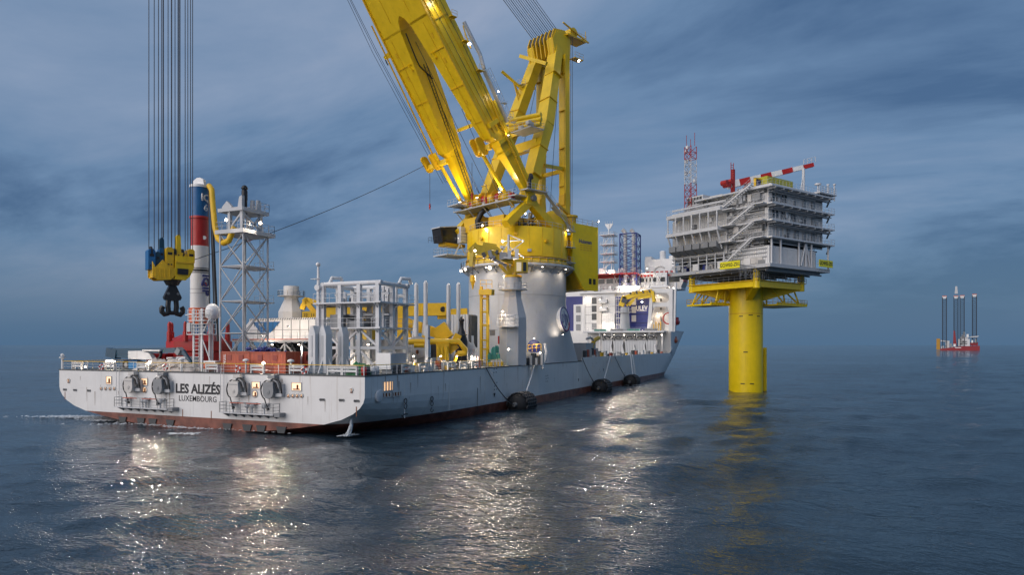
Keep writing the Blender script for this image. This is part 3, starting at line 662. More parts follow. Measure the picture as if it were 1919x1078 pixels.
# machinery on the turntable
for i,(x0,y0,x1,y1,z1,mt) in enumerate(((5.5,-6.5,8.8,-1.5,36.2,'mustard'),(-7.5,-6.5,-2,5.2,36.6,'yellow'),(-1.5,-5,3.5,3.5,36.0,'mustard'),(5.5,1,8.6,5.5,35.6,'mustard'),(3.0,-9.2,6.5,-7.2,37.8,'mustard'))):
    m=MB(); m.box(x0,y0,33.36,x1,y1,z1); q=P('machinery_house',m,M[mt],CRANE)
    for k in range(3):
        xx=x0+(x1-x0)*(k+.5)/3; m=MB(); m.box(xx-.35,y1,34.2,xx+.35,y1+.06,35.2); P('vent_panel',m,M['darkgrey'],q)
m=MB(); m.cyl((-4.2,6.6,33.4),(-4.2,6.6,36.4),2.5,n=22); m.sphere((-4.2,6.6,36.4),2.5,22,10,.55); P('round_housing',m,Y_,CRANE)
m=MB(); m.beam((-1.2,8.9,37.8),(-6.8,9.0,33.5),.9,.12); m.rail([(-1.2,8.5,37.8),(-6.8,8.6,33.5)],1.1,1.2); m.rail([(-1.2,9.35,37.8),(-6.8,9.45,33.5)],1.1,1.2); P('stairway',m,M['grey'],CRANE)
for k in range(9):
    m=MB(); c=Vector((random.uniform(-3,3.6),random.uniform(5.4,7.2),33.5+random.uniform(0,2.6))); m.cyl(c,c+Vector((random.uniform(.4,1.2),0,random.uniform(-.3,.3))),random.uniform(.25,.5),n=9); P('hydraulic_motor',m,M['offwhite'] if k%3 else M['mustard'],CRANE)
for k in range(8):
    m=MB(); a=Vector((random.uniform(-2,4),random.uniform(5,7),33.4)); m.tube([a,a+Vector((0,0,1.6)),a+Vector((random.uniform(-1,1),.4,2.2)),a+Vector((random.uniform(-2,2),.6,2.4))],.10,5); P('hydraulic_pipe',m,M['offwhite'] if k%2 else M['black'],CRANE)
m=MB(); m.tube([(9,-1.6,33.4),(9.2,-1.7,35.2),(8.6,-1.2,36.8),(7.6,-.6,37.8)],.55,8); P('cable_chain',m,M['black'],CRANE)
# winch platform across the front
wz=38.05
m=MB(); m.box(6.0,-9.2,wz-.22,9.6,8.2,wz); wp=P('winch_platform',m,M['grey'],CRANE)
m=MB(); m.rail([(9.5,-9.1,wz),(9.5,8.1,wz)],1.1,2.0,.035); P('platform_railing',m,M['lightgrey'],wp)
for y in (-8.6,-4.5,0,4,7.6):
    m=MB(); m.beam((9.3,y,wz-.2),(7.2,y,wz-2.0),.16); P('platform_brace',m,M['grey'],wp)
for k,(y,r) in enumerate(((-6.6,1.0),(-2.6,1.35),(1.4,1.25),(5.2,.9))):
    m=MB(); m.cyl((7.8,y-1.1,wz+r+.1),(7.8,y+1.1,wz+r+.1),r*.72,n=16)
    for yy in (-1.1,1.0): m.cyl((7.8,y+yy,wz+r+.1),(7.8,y+yy+.14,wz+r+.1),r*1.12,n=18)
    q=P('winch_drum',m,M['mustard'],CRANE)
    m=MB(); m.cyl((7.8,y+1.2,wz+r+.1),(7.8,y+2.2,wz+r+.1),r*.62,n=12); P('winch_motor',m,M['red'],q)
    m=MB(); m.box(7.2,y+1.3,wz,8.4,y+2.1,wz+r*.6); P('winch_mount',m,M['offwhite'],q)
for y,x in ((7.0,5.2),(-7.6,8.0)):
    m=MB(); m.box(x-1.6,y-1.4,38.8,x+3.2,y+1.9,39.0); q=P('pin_platform',m,M['grey'],CRANE)
    m=MB(); m.rail([(x-1.6,y+1.85,39),(x+3.2,y+1.85,39),(x+3.2,y-1.4,39)],1.1,1.2); P('platform_railing',m,M['lightgrey'],q)
m=MB(); m.box(1.5,8.6,39.9,6.9,10.4,40.1); q=P('pin_platform',m,M['grey'],CRANE); m=MB(); m.rail([(1.5,10.3,40.1),(6.9,10.3,40.1)],1.1,1.2); P('platform_railing',m,M['lightgrey'],q)
m=MB(); m.tube([(4.4,8.8,42.6),(4.9,9.2,43.0),(5.4,9.3,42.0),(5.4,9.3,40.2)],.42,8); P('cable_chain',m,M['black'],CRANE)
m=MB(); m.beam((1.5,9.6,40.0),(-3.0,9.6,36.4),.8,.14); m.rail([(1.5,9.95,40),(-3.0,9.95,36.4)],1.0,1); P('stairway',m,M['grey'],CRANE)
# operator cabin on its arm, and the boarding platform below
c0=K(862,428,y=-9); 
cb=MB(); cb.prism([(7.9,31.7),(13.6,31.2),(14.1,34.0),(7.9,34.9)],(0,-10.4,0),(1,0,0),(0,0,1),(0,2.9,0)); cab=P('operator_cabin',cb,M['black'],CRANE,label='black glazed operator cabin')
m=MB(); m.prism([(7.8,34.95),(14.3,34.02),(14.3,34.2),(7.8,35.15)],(0,-10.5,0),(1,0,0),(0,0,1),(0,3.1,0)); P('cabin_roof',m,M['lightgrey'],cab)
m=MB(); m.prism([(8.4,32.2),(13.3,31.8),(13.6,33.6),(8.4,34.3)],(0,-7.49,0),(1,0,0),(0,0,1),(0,.03,0)); P('cabin_window',m,M['glass'],cab)
m=MB(); m.box(7.6,-10.2,30.6,12.6,-7.7,31.25); P('cabin_floor',m,M['mustard'],cab)
m=MB(); m.rail([(12.6,-10.5,31.2),(14.9,-10.5,31.2),(14.9,-7.3,31.2),(12.6,-7.3,31.2)],1.1,1.2); P('cabin_railing',m,M['darkgrey'],cab)
m=MB(); m.box(8.3,-7.4,31.3,9.9,-6.2,34.6); P('cabin_stair_cage',m,M['lightgrey'],cab)
m=MB()
for k in range(5): m.box(8.2,-6.15,31.5+k*.62,9.95,-6.05,31.7+k*.62)
P('cage_slat',m,M['white'],cab)
m=MB(); m.box(7.0,-11.2,28.6,13.2,-6.5,28.8); bp=P('boarding_platform',m,M['lightgrey'],CRANE)
m=MB(); m.rail([(7.2,-6.55,28.8),(13.1,-6.55,28.8),(13.1,-11.1,28.8),(7.2,-11.1,28.8)],1.3,1.3); P('platform_railing',m,M['lightgrey'],bp)
for p0,p1 in (((8,-7,28.8),(9.5,-7,31.2)),((10.8,-7,28.8),(9.5,-7,31.2)),((8.2,-6.8,28.7),(7.6,-6,31.3))):
    m=MB(); m.cyl(p0,p1,.13,n=6); P('platform_brace',m,M['white'],bp)
# ---- boom
bo=1.5; bi=-3.6
def slab(outline,o0,o1):
    m=MB(); m.prism(outline,PIV+EN*o0,E1,(0,1,0),EN*(o1-o0)); return m
for sy,nm in ((-1,'left'),(1,'right')):
    # each leg: box that gets slimmer and shallower towards the foot
    ip=lambda a,T_: float(np.interp(a,[t[0] for t in T_],[t[1] for t in T_]))
    OUT=[(.2,8.9),(3,8.75),(14,8.15),(30,7.5),(37,7.1)]; INN=[(.2,7.9),(3,7.5),(6,7.0),(9.5,6.35),(12.8,5.75),(13.6,5.2),(22,3.9),(28,3.0),(33,2.2),(37,1.6)]
    FO=[(.2,.5),(12.6,.75),(13.6,bo),(37,bo)]; BA=[(.2,-.9),(6,-1.5),(14,-2.3),(24,-3.1),(36,bi),(37,bi)]
    st_=[.2,3,6,9.5,12.6,13.6,18,22,28,33,37]; vs=[]; fs=[]
    for a in st_:
        for b_,o_ in ((ip(a,OUT),ip(a,FO)),(ip(a,INN),ip(a,FO)),(ip(a,INN),ip(a,BA)),(ip(a,OUT),ip(a,BA))): vs.append(B(a,b_*sy,o_))
    for k in range(len(st_)-1):
        for q in range(4): fs.append((4*k+q,4*k+(q+1)%4,4*k+4+(q+1)%4,4*k+4+q))
    fs+=[(0,1,2,3),tuple(range(4*len(st_)-4,4*len(st_)))]
    m=MB(); m.add(vs,fs)
    leg=P('boom_leg',m,Y_,CRANE)
    # edge flanges and stiffeners on the under face
    for b0,b1 in ((8.25,7.2),):
        m=MB(); m.beam(B(13.8,8.1*sy,bo+.12),B(37,b1*sy,bo+.12),.28,.28); P('flange',m,M['mustard'],leg)
    for a in (12,16.5,21,25.5,30,34.5):
        bb=(8.35-.035*a)*sy; m=MB(); m.beam(B(a,bb,(bo if a>13 else .75)+.02),B(a,bb,ip(a,BA)-.02),.10,.20,up=E1); P('stiffener',m,M['mustard'],leg)
    for a in (17,24,31):
        m=MB(); o=8.0-.03*a; m.beam(B(a,o*sy,bo+.1),B(a,(o-2.2 if a<24 else o-4)*sy,bo+.1),.07,.12,up=EN); P('weld_seam',m,M['mustard'],leg)
    for a in (18,30):
        m=MB(); m.prism([(0,0),(1.2,0),(0,.5)],B(a,(5.6-.06*a)*sy,bo),E1,(0,1,0),EN*.4); P('lug',m,Y_,leg)
    # foot lug
    m=MB(); m.beam(B(-.3,8.35*sy,-.1),B(4,8.1*sy,-.3),1.3,1.6,up=EN); P('foot_lug',m,Y_,leg)
# upper boom above the crotch, up to the head
up_l=[(36.6,7.15),(60,6.2),(85,5.0),(104,4.0)]
front=[(a,b) for a,b in up_l]+[(a,-b) for a,b in up_l[::-1]]
front+= [(36.6,-1.6),(38.2,-.9),(38.9,0),(38.2,.9),(36.6,1.6)]
m=slab(front,bi,bo); ub=P('upper_boom',m,Y_,CRANE)
for s_ in (-1,1):
    m=MB(); m.beam(B(36.6,7.2*s_,bo+.12),B(104,4.05*s_,bo+.12),.3,.3); P('flange',m,M['mustard'],ub)
    for a in range(40,104,6):
        b_=7.2-(a-36.6)*.047; m=MB(); m.beam(B(a,b_*s_,bo+.02),B(a,b_*s_,bi-.02),.12,.22,up=E1); P('stiffener',m,M['mustard'],ub)
m=MB(); m.cyl(B(104,-4.4,-.5),B(104,4.4,-.5),1.6,n=16); P('boom_head_sheave',m,M['darkgrey'],CRANE)
# boom fittings
for sy,aa in ((-1,12.9),(1,12.9)):
    # double round lugs and the thin strut below each leg
    for dy in (1.0,3.8):
        bb=(8.4+dy)*sy if sy<0 else 3.2+dy*.6
        c=B(aa,bb,2.6); m=MB()
        m.prism([(1.5*math.sin(t)*.62,(1.05 if math.cos(t)>0 else -1.05)+.75*math.cos(t)) for t in [2*PI*i/20 for i in range(20)]],c,EN*.9+E1*.2,E1,(0,.35,0)); P('sheave_plate',m,M['mustard'],CRANE)
    b0=-12.3 if sy<0 else 3.6; m=MB(); m.beam(B(aa-.8,b0,2.6),B(aa-.8,-7.0 if sy<0 else 6.5,1.4),.9,.9); P('sheave_arm',m,Y_,CRANE)
st=[(B(14.5,-8.9,2.0),K(868,386,y=-8.8)),(B(13.2,4.2,2.2),K(962,388,y=6.5))]
for a,b in st:
    m=MB(); m.cyl(a,b,.38,n=10); P('boom_strut',m,Y_,CRANE)
m=MB(); m.tube([B(40,-7.7,2.0),B(26,-8.5,2.1),B(13,-9.3,2.2)],.16,6); P('boom_pipe',m,M['mustard'],CRANE)
m=MB(); m.prism([(0,0),(2.6,.3),(2.7,.9),(.3,1.3)],B(33.6,-7.6,.6),(0,-1,0),E1,EN*.35); q=P('rope_guide',m,Y_,CRANE)
m=MB(); m.tube([B(33.9,-10.3,.8),B(33.3,-10.4,.8),B(32.8,-10.35,.8)],.12,5); P('shackle',m,M['darkgrey'],q)
# right-hand side: walkway boxes, light arms, ladders along the boom
for a,b_ in ((30.0,8.3),(24.6,8.4),(34.5,8.0)):
    m=MB(); m.box(-.6,-.5,-.05,.6,.5,.05); q0=B(a,b_,-2.6); m.v=[tuple(q0+Vector(v)) for v in m.v]; m.beam(q0,q0+Vector((0,-1.2,-.6)),.1); m.rail([q0+Vector((-.6,.5,0)),q0+Vector((.6,.5,0))],1.0,1.2); P('light_platform',m,M['mustard'],CRANE)
m=MB(); m.beam(B(24.2,8.4,-3.6),B(14.4,8.7,-3.0),.9,.10,up=EN); wk=P('boom_walkway',m,M['grey'],CRANE)
m=MB(); 
for bb in (8.0,9.0): 
    for i in range(9): p=B(24.2-i*1.2,bb+.03*i,-3.6+.07*i); m.cyl(p,p-EN*1.1,.04,n=4)
    m.cyl(B(24.2,bb,-4.7),B(14.4,bb+.25,-4.1),.04,n=4); m.cyl(B(24.2,bb,-4.15),B(14.4,bb+.25,-3.55),.04,n=4)
P('walkway_railing',m,M['lightgrey'],wk)
m=MB(); m.ladder(B(30,-2.35,-.9),B(3,-7.1,-.2),.7,EN,.7,.07); P('boom_ladder',m,M['black'],CRANE)
m=MB(); m.tube([B(36,-1.2,.9),B(31.5,-2.2,.6),B(30,-2.6,.3),B(27,-3.0,-1.5)],.12,5); P('boom_cable',m,M['black'],CRANE)
# long pipes, seams and cable runs along the boom's side and under face
for o_,mt in ((.9,'mustard'),(-.3,'darkgrey'),(-1.4,'mustard'),(-2.4,'darkgrey')):
    m=MB(); m.tube([B(14,8.28,o_*.75),B(30,7.62,o_),B(37,7.22,o_),B(60,6.3,o_),B(100,4.4,o_)],.07 if mt=='mustard' else .045,5); P('boom_side_line',m,M[mt],CRANE)
for b0,b1,a0 in ((5.9,5.0,14),(-6.1,-5.2,14),(3.0,2.2,38.6),(-3.0,-2.2,38.6)):
    m=MB(); m.beam(B(a0,b0,bo+.03),B(70 if a0>30 else 36,b1,bo+.03),.09,.06); P('boom_seam',m,M['mustard'],CRANE)
for a in (22.5,26.5,31,35.5,41,47):
    bb=8.2-.028*a; m=MB(); m.beam(B(a,bb+.05,.9),B(a,bb+.05,-2.6),.10,.16,up=E1); P('pipe_clamp',m,M['mustard'],CRANE)
for a in (20.5,28.5,33):
    for sy in (-1,1):
        m=MB(); c=B(a,(6.4-.02*a)*sy,bo+.02); m.beam(c,c+E1*.9,.5,.08,up=EN); P('inspection_cover',m,M['mustard'],CRANE)
m=MB(); m.tube([B(33,8.0,-4.6),B(27,8.2,-4.6),B(24.5,8.6,-3.6)],.35,7); P('boom_duct',m,M['lightgrey'],CRANE)
m=MB(); m.tube([B(28.6,9.6,-1.8),B(30.8,9.0,-2.6),B(32.5,8.8,-3.2)],.12,5); P('lamp_arm',m,M['mustard'],CRANE)
for a in (8.0,13.8,17.6):
    m=MB(); m.beam(B(a,8.9,-4.1),B(a,8.9,-5.3),.06); m.box(-.5,-.4,-.04,.5,.4,.04); q0=B(a,9.0,-4.1); m.v[-8:]=[tuple(q0+Vector(v)) for v in m.v[-8:]]; P('step_platform',m,M['lightgrey'],CRANE)
# inner panels of the left leg's far face
m=MB(); m.beam(B(16.5,-2.6,-1.0),B(16.5,2.6,-1.0),.5,.5); P('boom_crosstie',m,Y_,CRANE)
# lower right detail: bright collars, bearing housing
for a in (15.2,11.6,9.2):
    m=MB(); c=B(a,7.2,-.6); m.beam(B(a,7.45,-.55),B(a+.8,7.4,-.55),2.9 if a>12 else 2.4,3.9 if a>12 else 2.9,up=EN); P('boom_collar',m,Y_,CRANE)
m=MB(); m.beam(B(19,8.3,-2.6),B(2.5,9.0,-1.2),.5,.5); P('boom_side_tube',m,Y_,CRANE)
m=MB(); m.beam(B(19,8.75,-1.6),B(2.5,9.3,-.4),.28,.28); P('boom_side_tube',m,M['mustard'],CRANE)
# ---- back mast (A-frame)
AP=Vector((-9.6,0,74.2))
for sy in (-1,1):
    foot=Vector((3.6,6.6*sy,39.6)); top=Vector((-8.6,2.7*sy,73.2))
    kink=foot.lerp(top,.46)+Vector((-.5,.7*sy,0))
    m=MB(); m.beam(foot,kink,1.9,2.5,2.3,3.0,up=(0,1,0)); leg=P('mast_front_leg',m,Y_,CRANE)
    m=MB(); m.beam(kink,top,2.3,3.0,1.9,2.4,up=(0,1,0)); P('upper_leg',m,Y_,leg)
    m=MB(); m.cyl(foot+Vector((0,-1.2,-.4)),foot+Vector((0,1.2,-.4)),.9,n=14); P('leg_pin',m,M['steel'],leg)
    m=MB(); m.beam((-10.2,3.7*sy,36),(-10.4,3.4*sy,72),1.35,1.9,up=(0,1,0)); bl=P('mast_back_leg',m,Y_,CRANE)
    m=MB(); m.prism([(-1.1,0),(1.1,0),(.9,2.2),(0,3.0),(-.9,2.2)],(-10.2,3.7*sy-.8,40),(1,0,0),(0,0,1),(0,1.6,0)); P('leg_clevis',m,M['mustard'],bl)
for f,w_ in ((.335,1.9),(.455,.8)):
    a=Vector((3.6,-6.6,39.6)).lerp(Vector((-8.6,-2.7,73.2)),f); b=Vector((a.x,-a.y,a.z)); a.y-=.6;b.y+=.6
    m=MB(); m.beam(a,b,1.6 if w_>1 else .7,w_); P('mast_crossbeam',m,Y_,CRANE)
m=MB(); m.rail([a+Vector((1,0,.5)),b+Vector((1,0,.5))],1.1,1.6); P('crossbeam_railing',m,M['lightgrey'],CRANE)
m=MB(); m.beam((-10.3,-3.6,47.6),(-10.3,3.6,47.6),.6,.8); P('mast_crossbeam',m,Y_,CRANE)
m=MB(); m.beam((-10.2,3.6,47.8),(-2.2,5.6,46.8),.6,.7); P('mast_tie',m,Y_,CRANE)
# mast ladders, lamp brackets, seams
for sy in (-1,1):
    m=MB(); m.ladder((-10.2+.75,3.7*sy+.9,37),(-10.4+.75,3.4*sy+.9,71),.5,(1,0,0),.6,.05); P('mast_ladder',m,M['mustard'],CRANE)
    for f in (.12,.3,.62,.8):
        c=Vector((3.6,6.6*sy,39.6)).lerp(Vector((-8.6,2.7*sy,73.2)),f)+Vector((-.3,.5*sy,0)); m=MB(); dd=Vector((-12.2,-3.9*sy,33.6)).normalized(); m.beam(c-dd*.06,c+dd*.06,2.5,3.15,up=(0,1,0)); P('mast_seam',m,M['mustard'],CRANE)
    for z in (44,52,60,68): m=MB(); m.box(-11.4,3.55*sy-.72,z,-9.2,3.55*sy+.72,z+.1); P('mast_seam',m,M['mustard'],CRANE)
for f in (.56,.78):
    c=Vector((3.6,-6.6,39.6)).lerp(Vector((-8.6,-2.7,73.2)),f)+Vector((1.3,-.3,.6)); m=MB(); m.box(c.x-.5,c.y-.8,c.z,c.x+.5,c.y+.8,c.z+.08); m.rail([c+Vector((.5,-.8,0)),c+Vector((.5,.8,0)),c+Vector((-.5,.8,0))],1.1,.8,.035); P('lamp_balcony',m,M['lightgrey'],CRANE)
# mast head with sheave plates
m=MB(); m.prism([(-11.6,71.0),(-7.2,71.2),(-6.4,74.5),(-7.5,76.6),(-10.0,77.2),(-11.8,75.5)],(0,2.0,0),(1,0,0),(0,0,1),(0,1.9,0)); P('mast_head_cheek',m,Y_,CRANE)
m=MB(); m.prism([(-11.6,71.0),(-7.2,71.2),(-6.4,74.5),(-7.5,75.6),(-10.0,76.2),(-11.8,75.0)],(0,-3.9,0),(1,0,0),(0,0,1),(0,1.9,0)); P('mast_head_cheek',m,Y_,CRANE)
for i,y in enumerate((-3.6,-2.4,-1.2,0,1.2,2.4,3.6)):
    m=MB(); m.prism([(-10.6,72),(-7.0,71.5),(-6.3,75.0),(-7.0,76.8),(-9.4,77.2)],(0,y-.14,0),(1,0,0),(0,0,1),(0,.28,0)); P('sheave_plate',m,M['mustard'],CRANE)
    if i<6:
        m=MB(); m.cyl((-8.2,y+.35,75.4),(-8.2,y+.85,75.4),1.6,n=18); P('mast_sheave',m,M['darkgrey'],CRANE)
m=MB(); m.box(-16.2,1.5,76.2,-10.2,4.6,76.5); q=P('mast_top_platform',m,M['mustard'],CRANE)
m=MB(); m.beam((-9,4.4,78.4),(-17.0,4.4,76.4),.25); m.cyl((-16,4.4,76.4),(-16,4.4,78.6),.08,n=5); m.rail([(-16.2,4.5,76.5),(-10.2,4.5,76.5)],1.1,1.5); P('platform_railing',m,M['mustard'],q)
m=MB(); m.cyl((-12.6,1.6,77.4),(-12.6,4.2,77.4),1.1,n=14); P('mast_top_winch',m,Y_,q)
m=MB(); m.box(-14.2,3.9,71.4,-11.6,5.4,71.6); m.rail([(-14.2,5.4,71.6),(-11.6,5.4,71.6)],1.1,1.2); P('light_platform',m,M['mustard'],CRANE)
# jib stubs and ram cluster on the mast
a0=Vector((3.6,-6.6,39.6)).lerp(Vector((-8.6,-2.7,73.2)),.76)
m=MB(); m.cyl(a0,a0+Vector((5.2,-1.8,3.6)),.32,n=8); q=P('jib_stub',m,Y_,CRANE)
m=MB(); m.cyl(a0+Vector((1.4,-.4,-2.6)),a0+Vector((2.6,-1.0,1.9)),.18,n=6); m.cyl(a0+Vector((.4,0,-3.2)),a0+Vector((2.6,-1.0,1.9)),.18,n=6); P('jib_brace',m,M['mustard'],q)
m=MB(); m.beam((-4.4,-3.9,72.6),(-4.2,4.3,68.4),.55,.7); P('jib_stub',m,Y_,CRANE)
kz=55.6
for i,(dx,dy,dz) in enumerate(((0,0,0),(.2,.3,-1.0),(.3,.2,-1.9))):
    m=MB(); m.cyl((3.5+dx,1.5+dy,kz+dz),(1.0+dx,8.0+dy,kz+dz+.2),.48,n=12); q=P('hydraulic_ram',m,M['lime'] if 0 else Y_,CRANE)
    m=MB(); m.cyl((3.5+dx,1.5+dy,kz+dz),(5.6+dx,-4.0+dy,kz+dz+.3),.2,n=8); P('ram_rod',m,M['steel'],q)
m=MB(); m.box(.2,2.2,52.9,3.8,8.0,53.1); q=P('ram_platform',m,M['grey'],CRANE); m=MB(); m.rail([(3.8,2.2,53.1),(3.8,8,53.1),(.2,8,53.1)],1.1,1.2); P('platform_railing',m,M['lightgrey'],q)
for k in range(7):
    m=MB(); c=Vector((2.6+random.uniform(-.5,1),random.uniform(2,7),53.3+random.uniform(0,1.6))); m.box(c.x-.4,c.y-.45,c.z-.3,c.x+.4,c.y+.45,c.z+.4); P('ram_block',m,M['mustard'] if k%2 else M['offwhite'],CRANE)
# ---- tail: counterweight box with side cheeks
for sy in (-1,1):
    y=8.5*sy; poly=[(-7.4,35.5),(-15.4,35.4),(-15.4,21.9),(-11.2,21.9),(-7.4,26.4)]
    m=MB(); m.prism(poly,(0,y-.5*sy,0),(1,0,0),(0,0,1),(0,.5*sy,0)); ck=P('counterweight_cheek',m,M['pile_yellow'],CRANE)
    for xx in (-12.9,-14.2):
        m=MB(); m.box(xx-.4,y,23.2,xx+.4,y+.03*sy,24.4); P('vent',m,M['black'],ck)
m=MB(); m.prism([(-8.4,33.3),(-15.2,33.3),(-15.2,22.1),(-11.4,22.1),(-8.4,26.2)],(0,-8.0,0),(1,0,0),(0,0,1),(0,16,0)); P('counterweight',m,M['mustard'],CRANE)
m=MB(); m.rail([(-7.6,8.4,35.5),(-15.3,8.4,35.4),(-15.3,-8.4,35.4)],1.1,1.5,.04); P('counterweight_railing',m,M['grey'],CRANE)
m=MB(); m.cyl((-8.5,7,35),(-8.5,7,36.8),1.2,n=14); m.cyl((-8.5,7,36.8),(-8.5,7,37.2),1.5,n=14); P('slew_drive',m,M['mustard'],CRANE)
m=MB(); m.beam((-8.5,7,37.2),(-4,7.5,39.0),.5,.4); P('tail_arm',m,M['mustard'],CRANE)
ck_c=K(1097,453.5,y=8.515)
text('lettering','Huisman',1.15,ck_c,(-1,0,0),(0,0,1),M['navy'],CRANE,.01,.03,label='dark blue builder lettering Huisman',sx=.98)
for k in range(3):
    p=K(1098,460.5+k*4.2,y=8.515); m=MB(); 
    for j in range(4): m.box(p.x-1.9+j*1.0,8.505,p.z-.12,p.x-1.9+j*1.0+.72,8.53,p.z+.12)
    P('small_print',m,M['mustard'],CRANE)
m=MB()
for z in (34.6,31.3,28.2): m.rail([(-5,9.4,z-1),(-7.4,9.0,z-1)],1.1,1.2); m.box(-7.4,8.0,z-1.15,-4.6,9.5,z-1)
P('access_landing',m,M['grey'],CRANE)
# ---- ropes
tipz=B(104,0,-.5)
for i in range(14):
    y=-3.5+i*.54; m=MB(); m.cyl((-8.0,y,76.9 if 1 else 0),B(100,y*.95,-4.5),.055 if i%3 else .075,n=5); P('luffing_rope',m,M['wire'] if i%2 else M['steel'],CRANE)
for (x0,y0,z0),(x1,y1,z1) in (((-3,6.4,37),(-9,3.4,71)),((-1,3,36.5),(-9.2,1,71)),((-2,0,36.5),(-9.2,-1,71)),((0,-3,36.5),(-9.0,-2.5,71)),((2,-5,36.5),(B(36,-6,0))),((5,-4,38.5),(B(30,-4.2,-2))),((5,-1,38.5),B(34,-2,-1)),((6,2,38.8),B(20,1.2,-1)),((6,3,38.8),B(33,2.6,-4.2)),((-9.5,6.0,36.5),(-11.2,4.6,76)),((-9.8,6.2,36.5),(-11.6,4.7,76))):
    m=MB(); m.cyl((x0,y0,z0),(x1,y1,z1),.05,n=5); P('winch_rope',m,M['wire'],CRANE)
for dy in (0,.5,1.4):
    m=MB(); m.tube([B(60,-9.6-dy*.3,1.5),B(36,-10.1-dy,1.8),B(8,-9.8-dy,1.8)],.045,5); P('tugger_rope',m,M['wire'],CRANE)
for px,py0,py1,yy in ((805.5,318,385,-12.6),(884.5,305,365,2.2),(911,345,372,4.0)):
    a=K(px,py0,y=yy); b=K(px,py1,y=yy); m=MB(); m.cyl(a,b,.05,n=5); q=P('whip_line',m,M['wire'],CRANE)
    m=MB(); m.cyl(b,b-Vector((0,0,.9)),.22,.12,n=8); m.sphere(b-Vector((0,0,-.2)),.18,8,6); P('hook_ball',m,M['red'],q)
# ---- main hook block
HB=K(320,500,y=0); hx=HB.x
hw=fromC(HB)
HOOK=T('hook_block','big yellow and blue hoist block with a black double hook hanging from the ropes','hook',(hw.x,hw.y,15.0),CROT,local=True); ORG[HOOK.name]=(hx,0,15.0)
def H(px,py,y=0): p=K(px,py,y=y); return p
# block seen along its own axes: x runs to the viewer's left
prof=[(2.65,19.9),(2.65,22.0),(2.3,21.2),(1.9,21.6),(1.35,22.3),(.75,21.5),(.1,21.1),(-.3,21.4),(-.3,20.3),(.3,19.6),(1.9,19.45)]
prof2=[(-.25,19.7),(-.25,23.0),(-2.75,23.0),(-2.75,21.5),(-2.2,20.2),(-1.6,19.6)]
for y in (-1.2,.98):
    m=MB(); m.prism([(hx+a,z) for a,z in prof],(0,y,0),(1,0,0),(0,0,1),(0,.22,0)); P('side_plate',m,M['mustard'],HOOK)
    m=MB(); m.prism([(hx+a,z) for a,z in prof2],(0,y+.05,0),(1,0,0),(0,0,1),(0,.22,0)); P('side_plate',m,M['yellow'],HOOK)
m=MB(); m.prism([(hx+a,z) for a,z in ((2.5,19.8),(2.5,20.9),(-2.5,21.6),(-2.3,20.6),(-1.6,19.7))],(0,-.98,0),(1,0,0),(0,0,1),(0,1.96,0)); P('block_body',m,M['mustard'],HOOK)
for xx in (2.3,1.7,1.1,.5):
    m=MB(); m.box(hx+xx-.07,1.2,19.8,hx+xx+.07,1.3,21.1); P('rib',m,M['mustard'],HOOK)
m=MB(); m.box(hx-2.7,1.25,22.0,hx-.3,1.36,22.2); P('rib',m,M['mustard'],HOOK)
def sheavebox(x0,x1,z0,z1,mt,y0,y1):
    a=min(x0,x1);b=max(x0,x1); m=MB(); w=b-a
    m.prism([(hx+a,z0),(hx+b,z0),(hx+b,z1),(hx+b-.25*w,z1+.25),(hx+a+.25*w,z1+.25),(hx+a,z1)],(0,y0,0),(1,0,0),(0,0,1),(0,y1-y0,0)); q=P('sheave_box',m,M[mt],HOOK)
    for f in (.3,.7):
        m=MB(); xx=hx+a+w*f; m.cyl((xx,y1,z0+.55),(xx,y1+.04,z0+.55),.10,n=10); P('bolt_cover',m,M['black'],q)
    m=MB(); m.box(hx+a+.2*w,y1-.02,z1-.8,hx+b-.2*w,y1+.03,z1-.45); P('rope_slot',m,M['black'],q)
sheavebox(.85,-.12,21.2,23.9,'mustard',-.7,1.0); sheavebox(-2.0,-2.95,22.2,23.9,'mustard',-.9,.9); sheavebox(-.35,-1.9,22.6,23.3,'mustard',-.9,.8)
sheavebox(3.05,2.15,20.9,23.5,'blue',-.9,.7); sheavebox(2.05,1.5,21.0,23.2,'teal',-.9,.5); sheavebox(1.5,.95,21.0,23.8,'blue',-1.1,.2)
for xx,z,mt in ((-.95,26.2,'yellow'),(1.15,25.6,'teal')):
    m=MB(); m.prism([(hx+xx-.36,22.5),(hx+xx+.36,22.5),(hx+xx+.26,z-.3),(hx+xx,z),(hx+xx-.26,z-.3)],(0,-.6 if mt=='teal' else -.3,0),(1,0,0),(0,0,1),(0,.7,0)); P('sheave_tower',m,M[mt],HOOK)
for xx in (-.45,-1.5,-2.4,2.6):
    m=MB(); m.cyl((hx+xx-.09,.1,23.4),(hx+xx+.09,.1,23.4),.75,n=16); P('sheave',m,M['black'],HOOK)
m=MB(); m.box(hx-1.9,1.30,20.4,hx-.5,1.6,21.2); P('swivel_drive',m,M['black'],HOOK)
m=MB(); m.cyl((hx-.2,0,18.9),(hx-.2,0,19.6),.8,1.2,n=14); P('swivel',m,M['black'],HOOK)
